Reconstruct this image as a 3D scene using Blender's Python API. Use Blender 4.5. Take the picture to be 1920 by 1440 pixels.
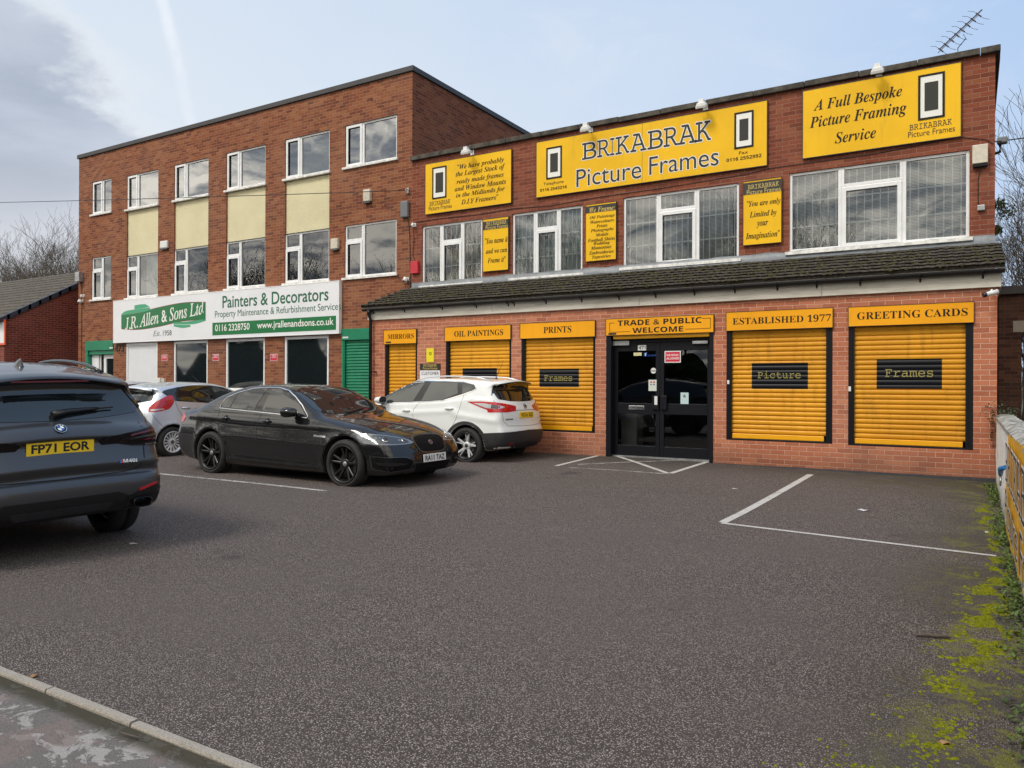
import bpy, bmesh, math, random
import numpy as np
from mathutils import Vector, Matrix
from mathutils.bvhtree import BVHTree
from mathutils.geometry import delaunay_2d_cdt

random.seed(7)
rng = np.random.RandomState(7)
S = bpy.context.scene
COL = S.collection
for o in list(bpy.data.objects):
    bpy.data.objects.remove(o)

# ------------------------------------------------------------------ camera
FPX, YAW, PITCH, ROLL, HC = 1431.7, .54108, .0019, .0041, 1.34
def cam_axes():
    cy, sy = math.cos(YAW), math.sin(YAW)
    r = np.array([cy, sy, 0.]); f = np.array([-sy, cy, 0.]); u = np.array([0, 0, 1.])
    cp, sp = math.cos(PITCH), math.sin(PITCH)
    f, u = f * cp + u * sp, u * cp - f * sp
    cr, sr = math.cos(ROLL), math.sin(ROLL)
    r, u = r * cr + u * sr, u * cr - r * sr
    return r, u, f
CR, CU, CF = cam_axes()
CPOS = np.array([0., 0., HC])
cam = bpy.data.cameras.new('camera')
cam.sensor_fit = 'HORIZONTAL'; cam.sensor_width = 36.0
cam.lens = 36.0 * FPX / 1920.0
cam.clip_start = .05; cam.clip_end = 2000
camo = bpy.data.objects.new('camera', cam); COL.objects.link(camo)
camo.matrix_world = Matrix(((CR[0], CU[0], -CF[0], 0), (CR[1], CU[1], -CF[1], 0),
                            (CR[2], CU[2], -CF[2], HC), (0, 0, 0, 1)))
S.camera = camo

# ------------------------------------------------------------------ world, sun, exposure
SUN_EL, SUN_AZ = math.radians(50), math.radians(205)      # compass style angle measured from +Y towards +X
w = bpy.data.worlds.new("World"); S.world = w; w.use_nodes = True
def setup_world():
    nt = w.node_tree; N = nt.nodes; L = nt.links
    bg = N['Background']; bg.inputs[1].default_value = .1
    sky = N.new('ShaderNodeTexSky'); sky.sky_type = 'NISHITA'; sky.sun_disc = False
    sky.sun_elevation = SUN_EL; sky.sun_rotation = SUN_AZ
    sky.air_density = 1.0; sky.dust_density = 1.5; sky.ozone_density = 1.5
    tc = N.new('ShaderNodeTexCoord')
    def math_(op, a, b=None, c=None, clamp=False):
        m = N.new('ShaderNodeMath'); m.operation = op; m.use_clamp = clamp
        for i, v in enumerate((a, b, c)):
            if v is None: continue
            if isinstance(v, (int, float)): m.inputs[i].default_value = v
            else: L.new(v, m.inputs[i])
        return m.outputs[0]
    def mix(f, a, b):
        m = N.new('ShaderNodeMix'); m.data_type = 'RGBA'
        for k, v in ((0, f), (6, a), (7, b)):
            if isinstance(v, tuple): m.inputs[k].default_value = v
            elif isinstance(v, (int, float)): m.inputs[k].default_value = v
            else: L.new(v, m.inputs[k])
        return m.outputs[2]
    def dotv(vec):
        m = N.new('ShaderNodeVectorMath'); m.operation = 'DOT_PRODUCT'
        L.new(tc.outputs['Generated'], m.inputs[0]); m.inputs[1].default_value = vec
        return m.outputs['Value']
    def smooth(v, a, b, lo=0., hi=1.):
        m = N.new('ShaderNodeMapRange'); m.interpolation_type = 'SMOOTHSTEP'
        L.new(v, m.inputs[0]); m.inputs[1].default_value = a; m.inputs[2].default_value = b
        m.inputs[3].default_value = lo; m.inputs[4].default_value = hi
        return m.outputs[0]
    sep = N.new('ShaderNodeSeparateXYZ'); L.new(tc.outputs['Generated'], sep.inputs[0])
    # flatten direction onto a cloud layer
    zz = math_('ADD', math_('MAXIMUM', sep.outputs[2], 0.0), .18)
    comb = N.new('ShaderNodeCombineXYZ')
    L.new(math_('DIVIDE', sep.outputs[0], zz), comb.inputs[0]); L.new(math_('DIVIDE', sep.outputs[1], zz), comb.inputs[1])
    def noise(scale, detail, rough, vec=None, dist=0.):
        n = N.new('ShaderNodeTexNoise'); n.inputs['Scale'].default_value = scale; n.inputs['Detail'].default_value = detail
        n.inputs['Roughness'].default_value = rough; n.inputs['Distortion'].default_value = dist
        L.new(vec or comb.outputs[0], n.inputs['Vector']); return n.outputs['Fac']
    n1 = noise(1.1, 8, .58, dist=.25)
    n2 = noise(.55, 6, .55, dist=.4)
    # pale blue sky with a thin veil
    # thin veil everywhere, whitening the blue
    # clear blue to the right, paling to milky white towards the left and the horizon
    pale = math_('ADD', smooth(dotv((-.72, .68, -.10)), .40, 1.02), math_('MULTIPLY', math_('SUBTRACT', n2, .5), 1.1), clamp=True)
    veil = mix(pale, (4.45, 6.35, 9.45, 1), (7.9, 8.7, 9.6, 1))
    base = mix(.9, sky.outputs[0], veil)
    wis = smooth(noise(2.4, 7, .62, dist=.6), .52, .78, 0., .45)
    base = mix(wis, base, (7.6, 8.2, 9.2, 1))
    # grey cloud bank to the left of the view (azimuth mask) with a ragged edge
    dl = dotv((-.93, .30, .14))
    edge = math_('ADD', math_('ADD', dl, math_('MULTIPLY', math_('SUBTRACT', n1, .5), .055)), math_('MULTIPLY', math_('SUBTRACT', noise(5.5, 6, .65), .5), .035))
    cm = smooth(edge, CLOUD_E0, CLOUD_E1)
    lit = smooth(n1, .38, .66)
    ccol = mix(lit, (3.9, 4.5, 5.6, 1), (5.8, 6.4, 7.5, 1))
    rim = mix(smooth(edge, CLOUD_E0, CLOUD_E0 + .020), (10.2, 10.1, 9.9, 1), ccol)
    low = smooth(sep.outputs[2], .10, .30)
    rim = mix(low, (7.0, 7.2, 7.7, 1), rim)
    base = mix(cm, base, rim)
    # broken bright cloud behind the camera (seen in the window panes)
    back = smooth(dotv((0, -1, 0)), -.05, .35)
    nb = noise(3.1, 7, .62, dist=.8)
    bc = mix(smooth(nb, .38, .62), (4.2, 4.7, 5.4, 1), (21., 19.6, 17.0, 1))
    base = mix(back, base, bc)
    # contrail: narrow band around the great circle through two directions
    def nrm(px, py):
        d = CF + CR * ((px - 960) / FPX) - CU * ((py - 720) / FPX); return d / np.linalg.norm(d)
    a, b = nrm(303, 0), nrm(360, 232); pn = np.cross(a, b); pn /= np.linalg.norm(pn)
    al = (b - a) / np.linalg.norm(b - a)
    off = math_('ADD', dotv(tuple(pn)), math_('MULTIPLY', math_('SUBTRACT', noise(26, 3, .6, tc.outputs['Generated']), .5), .010))
    band = math_('SUBTRACT', 1.0, smooth(math_('ABSOLUTE', off), .001, .0095))
    along = dotv(tuple(al)); m0 = float(np.dot(al, a)); m1 = float(np.dot(al, b))
    ends = math_('MULTIPLY', smooth(along, m0 - .10, m0 - .02), math_('SUBTRACT', 1.0, smooth(along, m1 - .03, m1 + .06)))
    wisp = smooth(noise(14, 5, .7, tc.outputs['Generated']), .25, .75, .25, .85)
    front = smooth(dotv(tuple((a + b) / 2)), .5, .8)
    tr = math_('MULTIPLY', math_('MULTIPLY', math_('MULTIPLY', math_('MULTIPLY', band, ends), wisp), front), .85)
    base = mix(tr, base, (8.9, 9.3, 9.9, 1))
    L.new(base, bg.inputs[0])
CLOUD_E0, CLOUD_E1 = .936, .958
setup_world()
sun = bpy.data.lights.new('sun', 'SUN'); sun.energy = 2.05; sun.angle = math.radians(16); sun.color = (1, .955, .89)
suno = bpy.data.objects.new('sun', sun); COL.objects.link(suno)
sd = Vector((math.sin(SUN_AZ) * math.cos(SUN_EL), math.cos(SUN_AZ) * math.cos(SUN_EL), math.sin(SUN_EL)))
suno.rotation_euler = sd.to_track_quat('Z', 'Y').to_euler()
S.view_settings.view_transform = 'Standard'; S.view_settings.look = 'None'
S.view_settings.exposure = 0.0; S.view_settings.gamma = 1.0; S.view_settings.use_curve_mapping = False
S.render.engine = 'CYCLES'
S.cycles.use_denoising = True; S.cycles.denoiser = 'OPENIMAGEDENOISE'; S.cycles.denoising_prefilter = 'NONE'
S.cycles.use_adaptive_sampling = False
S.cycles.max_bounces = 7; S.cycles.diffuse_bounces = 3; S.cycles.glossy_bounces = 4
S.cycles.transparent_max_bounces = 12; S.cycles.sample_clamp_indirect = 6.0
S.cycles.caustics_reflective = False; S.cycles.caustics_refractive = False

# ------------------------------------------------------------------ measuring helpers (photo pixel -> point on a known plane)
def ray(px, py):
    return CF + CR * ((px - 960) / FPX) - CU * ((py - 720) / FPX)
def atY(px, py, Y):
    d = ray(px, py); return CPOS + d * (Y / d[1])
def atX(px, py, X):
    d = ray(px, py); return CPOS + d * (X / d[0])
def gz(x, y):
    """height of the car park, footway and street at a point"""
    z = -.024 * (13.08 - max(y, 8.9)) if y < 13.08 else 0.
    if y < 8.9: z -= .009 * (8.9 - max(y, -4.))
    k = min(max((y - 4) / 6, 0.3), 1)
    z += -.012 * k * (min(max(x, -5.), 3.) + 5) + .03
    return z
def ground(px, py):
    d = ray(px, py); z = 0.
    for _ in range(30):
        p = CPOS + d * ((z - HC) / d[2]); z = gz(p[0], p[1])
    return np.array([p[0], p[1], z])
def rect(xl, tl, bl, xr, tr, br, Y):
    a, b, c, d = atY(xl, tl, Y), atY(xl, bl, Y), atY(xr, tr, Y), atY(xr, br, Y)
    return (a[0] + b[0]) / 2, (c[0] + d[0]) / 2, (b[2] + d[2]) / 2, (a[2] + c[2]) / 2
YA, YB = 13.08, 14.52        # ground-floor shop front; upper wall and left building front

# ------------------------------------------------------------------ object helpers
def link(o, parent=None):
    COL.objects.link(o)
    if parent is not None: o.parent = parent
    return o
def tag(o, label, cat, group=None, kind=None):
    if label: o['label'] = label
    if cat: o['category'] = cat
    if group: o['group'] = group
    if kind: o['kind'] = kind
    return o
def thing(name, label, cat, loc=(0, 0, 0), rz=0., group=None):
    o = bpy.data.objects.new(name, None); o.empty_display_size = .2
    o.location = loc; o.rotation_euler = (0, 0, rz)
    link(o); return tag(o, label, cat, group)
class MB:
    """collects shapes and links them as one mesh object"""
    def __init__(s): s.v = []; s.f = []; s.mi = []; s.sm = []
    def add(s, vs, fs, mi=0, smooth=False):
        b = len(s.v); s.v += [tuple(map(float, p)) for p in vs]
        for f in fs:
            s.f.append(tuple(b + i for i in f)); s.mi.append(mi); s.sm.append(smooth)
        return s
    def box(s, x0, x1, y0, y1, z0, z1, mi=0):
        vs = [(x0, y0, z0), (x1, y0, z0), (x1, y1, z0), (x0, y1, z0), (x0, y0, z1), (x1, y0, z1), (x1, y1, z1), (x0, y1, z1)]
        return s.add(vs, [(0, 3, 2, 1), (4, 5, 6, 7), (0, 1, 5, 4), (1, 2, 6, 5), (2, 3, 7, 6), (3, 0, 4, 7)], mi)
    def obox(s, c, ax, ay, az, mi=0):
        """box from centre and three half-axis vectors"""
        c = np.array(c); ax, ay, az = map(np.array, (ax, ay, az)); vs = []
        for k in (-1, 1):
            for (i, j) in ((-1, -1), (1, -1), (1, 1), (-1, 1)): vs.append(c + ax * i + ay * j + az * k)
        return s.add(vs, [(0, 3, 2, 1), (4, 5, 6, 7), (0, 1, 5, 4), (1, 2, 6, 5), (2, 3, 7, 6), (3, 0, 4, 7)], mi)
    def quad(s, a, b, c, d, mi=0): return s.add([a, b, c, d], [(0, 1, 2, 3)], mi)
    def tube(s, pts, r, n=6, mi=0, cap=True, smooth=True):
        pts = [np.array(p, float) for p in pts]; rs = r if isinstance(r, (list, tuple)) else [r] * len(pts)
        b = len(s.v); up = np.array([0, 0, 1.])
        for i, p in enumerate(pts):
            t = pts[min(i + 1, len(pts) - 1)] - pts[max(i - 1, 0)]; t /= (np.linalg.norm(t) + 1e-9)
            a = np.cross(t, up)
            if np.linalg.norm(a) < .05: a = np.cross(t, np.array([1., 0, 0]))
            a /= np.linalg.norm(a); c = np.cross(a, t)
            for k in range(n):
                th = 2 * math.pi * k / n
                s.v.append(tuple(p + (a * math.cos(th) + c * math.sin(th)) * rs[i]))
        for i in range(len(pts) - 1):
            for k in range(n):
                s.f.append((b + i * n + k, b + i * n + (k + 1) % n, b + (i + 1) * n + (k + 1) % n, b + (i + 1) * n + k)); s.mi.append(mi); s.sm.append(smooth)
        if cap:
            e = b + (len(pts) - 1) * n
            s.f.append(tuple(range(b + n - 1, b - 1, -1))); s.f.append(tuple(range(e, e + n))); s.mi += [mi, mi]; s.sm += [False, False]
        return s
    def lathe(s, prof, axis_o, axis_d, n=32, mi=0, smooth=True):
        """prof: (radius, along) pairs revolved about axis"""
        o = np.array(axis_o, float); d = np.array(axis_d, float); d /= np.linalg.norm(d)
        a = np.cross(d, (0, 0, 1.))
        if np.linalg.norm(a) < .05: a = np.cross(d, (1., 0, 0))
        a /= np.linalg.norm(a); c = np.cross(d, a); b = len(s.v); m = len(prof)
        for (r, h) in prof:
            for k in range(n):
                th = 2 * math.pi * k / n
                s.v.append(tuple(o + d * h + (a * math.cos(th) + c * math.sin(th)) * r))
        for i in range(m - 1):
            for k in range(n):
                s.f.append((b + i * n + k, b + i * n + (k + 1) % n, b + (i + 1) * n + (k + 1) % n, b + (i + 1) * n + k)); s.mi.append(mi); s.sm.append(smooth)
        return s
    def build(s, name, mats, parent=None, loc=None, bevel=0., rot=None):
        me = bpy.data.meshes.new(name); me.from_pydata(s.v, [], s.f)
        if not isinstance(mats, (list, tuple)): mats = [mats]
        for m in mats: me.materials.append(m)
        me.polygons.foreach_set('material_index', s.mi); me.polygons.foreach_set('use_smooth', s.sm)
        me.update()
        o = bpy.data.objects.new(name, me)
        if loc is not None: o.location = loc
        if rot is not None: o.rotation_euler = rot
        if bevel > 0:
            m = o.modifiers.new('bevel', 'BEVEL'); m.width = bevel; m.segments = 2; m.limit_method = 'ANGLE'; m.angle_limit = math.radians(40)
        return link(o, parent)

# lettering: the built-in face plus the mathematical alphabets of its fallback faces
STY = {'si': (0x1d468, 0x1d482, None), 'sl': (0x1d434, 0x1d44e, None), 'sb': (0x1d400, 0x1d41a, 0x1d7ce),
       'bo': (0x1d5d4, 0x1d5ee, 0x1d7ec), 'mono': (0x1d670, 0x1d68a, 0x1d7f6), 'script': (0x1d4d0, 0x1d4ea, None)}
def styled(t, sty):
    if sty not in STY: return t
    up, lo, dg = STY[sty]; r = ''
    for c in t:
        if 'A' <= c <= 'Z': r += chr(up + ord(c) - 65)
        elif 'a' <= c <= 'z': r += chr(lo + ord(c) - 97)
        elif c.isdigit() and dg: r += chr(dg + ord(c) - 48)
        else: r += c
    return r.replace(chr(0x1d455), '\u210e')
def text_geo(t, sty='', offset=0., spacing=1., shear=0.):
    c = bpy.data.curves.new('t', 'FONT'); c.body = styled(t, sty); c.size = 1; c.offset = offset
    c.space_character = spacing; c.resolution_u = 4; c.shear = shear; c.align_x = 'CENTER'; c.space_line = 1.0
    o = bpy.data.objects.new('t', c); me = o.to_mesh()
    vs = np.array([v.co[:] for v in me.vertices]); fs = [tuple(p.vertices) for p in me.polygons]
    o.to_mesh_clear(); bpy.data.objects.remove(o); bpy.data.curves.remove(c)
    return vs, fs
def text_on(mb, t, cen, right, up, width=None, height=None, sty='', offset=0., spacing=1., shear=0., mi=0, lift=0., grow=0.):
    """adds lettering t to a mesh builder: centred on cen, scaled to the given width and ink height"""
    vs, fs = text_geo(t, sty, offset, spacing, shear)
    lo, hi = vs.min(0), vs.max(0); sz = hi - lo; mid = (lo + hi) / 2
    if grow: vs, fs = text_geo(t, sty, offset + grow, spacing, shear)      # outline: same fit, swollen glyphs
    if width is None: k = height / sz[1]; kx = ky = k
    elif height is None: kx = ky = width / sz[0]
    else: kx, ky = width / sz[0], height / sz[1]
    R_, U_ = np.array(right, float), np.array(up, float); n = np.cross(R_, U_)
    P = np.array(cen, float) + ((vs[:, :1] - mid[0]) * kx) * R_ + ((vs[:, 1:2] - mid[1]) * ky) * U_ + n * lift
    mb.add(P, fs, mi)
    return mb

# ------------------------------------------------------------------ materials
class NT:
    def __init__(s, name):
        s.m = bpy.data.materials.new(name); s.m.use_nodes = True
        s.N = s.m.node_tree.nodes; s.L = s.m.node_tree.links; s.b = s.N['Principled BSDF']
    def set(s, node, k, v):
        i = node.inputs[k]
        if hasattr(v, 'links') or isinstance(v, bpy.types.NodeSocket): s.L.new(v, i)
        elif isinstance(v, tuple) and len(v) == 3 and i.type == 'RGBA': i.default_value = (*v, 1)
        else: i.default_value = v
    def node(s, typ, ins=None, **kw):
        n = s.N.new(typ)
        for k, v in kw.items(): setattr(n, k, v)
        for k, v in (ins or {}).items(): s.set(n, k, v)
        return n
    def math(s, op, a, b=None, c=None, clamp=False):
        n = s.node('ShaderNodeMath', operation=op, use_clamp=clamp)
        for i, v in enumerate((a, b, c)):
            if v is not None: s.set(n, i, v)
        return n.outputs[0]
    def mix(s, f, a, b, blend='MIX'):
        n = s.node('ShaderNodeMix', data_type='RGBA', blend_type=blend)
        s.set(n, 0, f); s.set(n, 6, a); s.set(n, 7, b); return n.outputs[2]
    def mr(s, v, a, b, lo=0., hi=1.):
        n = s.node('ShaderNodeMapRange', interpolation_type='SMOOTHSTEP')
        s.set(n, 0, v)
        for i, q in enumerate((a, b, lo, hi)): s.set(n, i + 1, q)
        return n.outputs[0]
    def noise(s, vec, scale, detail=4, rough=.55, dist=0.):
        return s.node('ShaderNodeTexNoise', {'Vector': vec, 'Scale': scale, 'Detail': float(detail), 'Roughness': rough, 'Distortion': dist}).outputs['Fac']
    def obj(s): return s.node('ShaderNodeTexCoord').outputs['Object']
    def geo(s): return s.node('ShaderNodeNewGeometry').outputs['Position']
    def scalev(s, v, k):
        n = s.node('ShaderNodeVectorMath', operation='MULTIPLY'); s.set(n, 0, v); s.set(n, 1, k); return n.outputs[0]
    def bump(s, h, strength=.3, dist=.01):
        n = s.node('ShaderNodeBump', {'Height': h, 'Strength': strength, 'Distance': dist}); s.set(s.b, 'Normal', n.outputs[0]); return n
    def p(s, **kw):
        for k, v in kw.items(): s.set(s.b, k.replace('_', ' '), v)
        return s.m
def simple(name, col, rough=.5, metal=0., spec=.5, var=0., vscale=3., coat=0., dirt=None):
    t = NT(name); c = (*col, 1)
    t.p(Roughness=rough, Metallic=metal); t.b.inputs['Specular IOR Level'].default_value = spec
    if coat: t.b.inputs['Coat Weight'].default_value = coat; t.b.inputs['Coat Roughness'].default_value = .03
    if var:
        n = t.noise(t.geo(), vscale, 5, .6)
        lo = tuple(x * (1 - var) for x in col); hi = tuple(min(x * (1 + var), 1) for x in col)
        t.p(Base_Color=t.mix(t.mr(n, .3, .7), (*lo, 1), (*hi, 1)))
    else: t.p(Base_Color=c)
    return t.m
def brick(name, ramp, mortar, width=.2286, row=.0768, msize=.010, weather=.25, bumpd=.006, stain=(.05, .035, .03), xoff=0., zoff=0., fade=.5):
    """stretcher-bond brickwork, one colour per brick, metric world coordinates"""
    t = NT(name); g = t.node('ShaderNodeNewGeometry')
    pos = t.node('ShaderNodeSeparateXYZ', {0: g.outputs['Position']}); nor = t.node('ShaderNodeSeparateXYZ', {0: g.outputs['True Normal']})
    side = t.math('GREATER_THAN', t.math('ABSOLUTE', nor.outputs[0]), .7)
    u = t.math('ADD', t.math('ADD', t.math('MULTIPLY', pos.outputs[0], t.math('SUBTRACT', 1.0, side)), t.math('MULTIPLY', pos.outputs[1], side)), 40. + xoff)
    v = t.math('ADD', pos.outputs[2], 10. + zoff)
    r = t.math('FLOOR', t.math('DIVIDE', v, row)); sh = t.math('MULTIPLY', t.math('MODULO', r, 2.0), .5)
    uc = t.math('ADD', t.math('DIVIDE', u, width), sh); c = t.math('FLOOR', uc)
    fu = t.math('SUBTRACT', uc, c); fv = t.math('SUBTRACT', t.math('DIVIDE', v, row), r)
    du = t.math('MULTIPLY', t.math('MINIMUM', fu, t.math('SUBTRACT', 1.0, fu)), width)
    dv = t.math('MULTIPLY', t.math('MINIMUM', fv, t.math('SUBTRACT', 1.0, fv)), row)
    wob = t.math('MULTIPLY', t.math('SUBTRACT', t.noise(g.outputs['Position'], 45, 2), .5), .006)
    d = t.math('ADD', t.math('MINIMUM', du, dv), wob)
    face = t.mr(d, msize * .35, msize * .62)
    wn = t.node('ShaderNodeTexWhiteNoise', {'Vector': t.node('ShaderNodeCombineXYZ', {0: c, 1: r, 2: side}).outputs[0]}, noise_dimensions='3D').outputs['Value']
    cr = t.node('ShaderNodeValToRGB', {0: wn}); e = cr.color_ramp; e.interpolation = 'CONSTANT'
    while len(e.elements) < len(ramp): e.elements.new(.5)
    for i, (q, cc) in enumerate(ramp): e.elements[i].position = q; e.elements[i].color = (*cc, 1)
    grain = t.noise(g.outputs['Position'], 60, 4, .7)
    col = t.mix(t.mr(grain, .25, .75, 0., .3), cr.outputs[0], (.02, .012, .01, 1), 'SOFT_LIGHT')
    col = t.mix(t.mr(grain, .3, .8), col, t.mix(.5, col, (.9, .75, .6, 1), 'MULTIPLY'))
    col = t.mix(face, (*mortar, 1), col)
    big = t.noise(t.scalev(g.outputs['Position'], (.8, .8, .35)), 1.3, 6, .65)
    col = t.mix(t.mr(big, .5, .78, 0., weather), col, (*stain, 1))
    col = t.mix(t.mr(t.noise(g.outputs['Position'], .55, 3, .5), .35, .65, 0., fade * .35), col, (*mortar, 1))
    stk = t.noise(t.scalev(g.outputs['Position'], (2.6, 2.6, .28)), 1.6, 6, .7)
    col = t.mix(t.mr(stk, .56, .74, 0., weather), col, t.mix(.65, col, (.30, .27, .25, 1), 'MULTIPLY'))
    low = t.math('MULTIPLY', t.mr(t.math('ADD', pos.outputs[2], t.math('MULTIPLY', big, -.5)), .25, -.30), weather * 1.6, clamp=True)
    col = t.mix(low, col, (*[c_ * .8 for c_ in stain], 1))
    t.p(Base_Color=col, Roughness=.92); t.b.inputs['Specular IOR Level'].default_value = .2
    h = t.math('ADD', face, t.math('MULTIPLY', grain, .45)); t.bump(h, .8, bumpd)
    return t.m

M = {}
M['brick_front'] = brick('brick_front', [(0, (0.477, 0.176, 0.099)), (.22, (0.516, 0.195, 0.110)), (.42, (0.445, 0.161, 0.090)), (.6, (0.542, 0.210, 0.118)), (.78, (0.407, 0.142, 0.082)), (.92, (0.568, 0.232, 0.132))], (.66, .42, .31), msize=.0085, weather=.28, stain=(.16, .085, .06), fade=.3)
M['brick_upper'] = brick('brick_upper', [(0, (0.245, 0.071, 0.040)), (.2, (0.270, 0.082, 0.046)), (.4, (0.220, 0.063, 0.036)), (.6, (0.288, 0.093, 0.051)), (.8, (0.194, 0.057, 0.033)), (.92, (0.292, 0.106, 0.057))], (.33, .19, .145), msize=.0080, weather=.40, stain=(.060, .042, .032), fade=.25)
M['brick_left'] = brick('brick_left', [(0, (0.277, 0.097, 0.045)), (.18, (0.309, 0.121, 0.057)), (.34, (0.209, 0.067, 0.035)), (.5, (0.295, 0.108, 0.049)), (.66, (0.246, 0.081, 0.040)), (.8, (0.336, 0.139, 0.067)), (.92, (0.178, 0.059, 0.033))], (.34, .225, .165), msize=.0085, weather=.3, stain=(.08, .05, .03), fade=.35)
M['brick_side'] = brick('brick_side', [(0, (0.193, 0.064, 0.033)), (.2, (0.233, 0.084, 0.043)), (.4, (0.151, 0.048, 0.027)), (.6, (0.206, 0.069, 0.036)), (.8, (0.247, 0.092, 0.048))], (.24, .15, .11), msize=.0085, weather=.3, stain=(.06, .04, .03), fade=.3)
M['brick_house'] = brick('brick_house', [(0, (0.218, 0.043, 0.030)), (.3, (0.190, 0.038, 0.028)), (.55, (0.247, 0.053, 0.036)), (.8, (0.167, 0.033, 0.025))], (.36, .19, .15), msize=.011, weather=.15)
M['brick_dark'] = brick('brick_dark', [(0, (.10, .05, .036)), (.3, (.075, .036, .028)), (.55, (.125, .062, .042)), (.8, (.06, .03, .024))], (.13, .09, .07), weather=.4)
M['upvc'] = simple('white_upvc', (.80, .81, .82), .32, var=.06, vscale=4)
M['sillpaint'] = simple('painted_sill', (.74, .73, .70), .5, var=.22, vscale=9)
M['black'] = simple('black_paint', (.006, .0068, .0105), .42, spec=.28)
M['black_plastic'] = simple('black_plastic', (.009, .0095, .011), .45, spec=.35, var=.15)
M['trim'] = simple('black_trim', (.010, .010, .011), .35)
M['rubber'] = simple('tyre_rubber', (.022, .021, .021), .8, var=.25, vscale=14)
M['chrome'] = simple('chrome', (.78, .79, .80), .12, 1.0)
M['steel'] = simple('galvanised_steel', (.42, .43, .44), .45, .8, var=.2, vscale=6)
M['signyellow'] = simple('sign_yellow', (.86, .50, .014), .5, spec=.18, var=.035, vscale=1.6)
M['signorange'] = simple('sign_orange', (.86, .375, .011), .5, spec=.18, var=.04, vscale=1.6)
def signface(name, col, streak):
    t = NT(name); g = t.geo(); n = t.noise(t.scalev(g, (3.2, 3.2, .35)), 1.8, 6, .7); b = t.noise(g, .9, 4, .6); f = t.noise(g, 30, 3, .6)
    c = t.mix(t.mr(b, .3, .7), (*[x * .93 for x in col], 1), (*[min(1, x * 1.05) for x in col], 1)); c = t.mix(t.mr(n, .56, .8, 0., streak), c, (.34, .22, .06, 1)); c = t.mix(t.mr(f, .70, .8, 0., .25), c, (.9, .75, .4, 1))
    t.p(Base_Color=c, Roughness=t.mr(n, .3, .7, .42, .6)); t.b.inputs['Specular IOR Level'].default_value = .2; t.bump(b, .12, .08); return t.m
M['signyellow'] = signface('sign_yellow', (.86, .50, .014), .28); M['signorange'] = signface('sign_orange', (.86, .375, .011), .22)
M['signblack'] = simple('sign_black', (.03, .028, .024), .4)
M['lettering'] = simple('lettering_dark', (.016, .014, .012), .5, spec=.2)
M['letgrey'] = simple('lettering_charcoal', (.045, .045, .040), .5, spec=.2)
M['letwhite'] = simple('lettering_white', (.82, .82, .78), .45)
M['letcream'] = simple('lettering_cream', (.62, .47, .14), .5)
M['signwhite'] = simple('sign_white', (.79, .80, .83), .3, var=.03, vscale=1.2)
M['green'] = simple('sign_green', (.006, .165, .048), .35, var=.06)
M['greenlight'] = simple('ribbon_light_green', (.06, .36, .19), .35)
M['greentext'] = simple('green_lettering', (.012, .125, .06), .4)
M['shuttergreen'] = simple('shutter_green', (.008, .21, .105), .36, var=.1, vscale=5)
M['shutteryellow'] = simple('shutter_yellow', (.66, .30, .011), .36, var=.10, vscale=6)
def shut_paint():
    t = NT('shutter_yellow'); g = t.geo(); n = t.noise(t.scalev(g, (7., 7., .9)), 1.4, 6, .7); f = t.noise(g, 55, 3, .6); b = t.noise(g, 1.1, 4, .6)
    c = t.mix(t.mr(b, .3, .7), (.60, .265, .010, 1), (.72, .335, .013, 1)); c = t.mix(t.mr(n, .50, .75, 0., .55), c, (.26, .13, .02, 1)); c = t.mix(t.mr(f, .68, .78, 0., .4), c, (.85, .60, .30, 1))
    t.p(Base_Color=c, Roughness=t.mr(n, .3, .7, .34, .55)); t.b.inputs['Specular IOR Level'].default_value = .3; t.bump(b, .25, .05); return t.m
M['shutteryellow'] = shut_paint()
M['baryellow'] = simple('bar_yellow', (.86, .40, .008), .35, var=.05)
M['shutterwhite'] = simple('shutter_white', (.74, .76, .79), .4, var=.03)
M['red'] = simple('red_plastic', (.55, .03, .045), .4, var=.1)
M['redsign'] = simple('red_sign', (.62, .025, .065), .35)
M['box'] = simple('ivory_plastic', (.62, .57, .47), .45, var=.1, vscale=12)
M['whitebox'] = simple('white_plastic', (.74, .74, .73), .4, var=.05)
M['grey_plastic'] = simple('grey_plastic', (.15, .16, .17), .5)
M['notice_yellow'] = simple('notice_yellow', (.80, .68, .02), .4)
M['lead'] = simple('lead_flashing', (.17, .185, .20), .5, .2, var=.25, vscale=5)
M['wood_dark'] = simple('dark_wood', (.05, .045, .04), .7)
M['bluedoor'] = simple('blue_door_paint', (.01, .02, .12), .5)
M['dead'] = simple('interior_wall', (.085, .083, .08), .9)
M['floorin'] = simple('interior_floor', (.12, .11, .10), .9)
M['blind'] = simple('blind_fabric', (.68, .68, .66), .8, var=.08)  # kept pale; in the shop windows this stands in for reflected sky
M['blindtan'] = simple('blind_tan', (.52, .43, .31), .8, var=.08)
M['curtain'] = simple('curtain_grey', (.50, .55, .55), .85, var=.1)
M['letspray'] = simple('sprayed_lettering', (.30, .26, .075), .6)
M['bar'] = simple('security_bar_white', (.92, .93, .92), .4)
M['plate_y'] = simple('plate_yellow', (.90, .60, .03), .4, spec=.3)
M['plate_w'] = simple('plate_white', (.74, .74, .72), .35)
M['platetext'] = simple('plate_text', (.012, .012, .012), .4)
M['twig'] = simple('dry_stick', (.10, .08, .065), .9)
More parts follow.
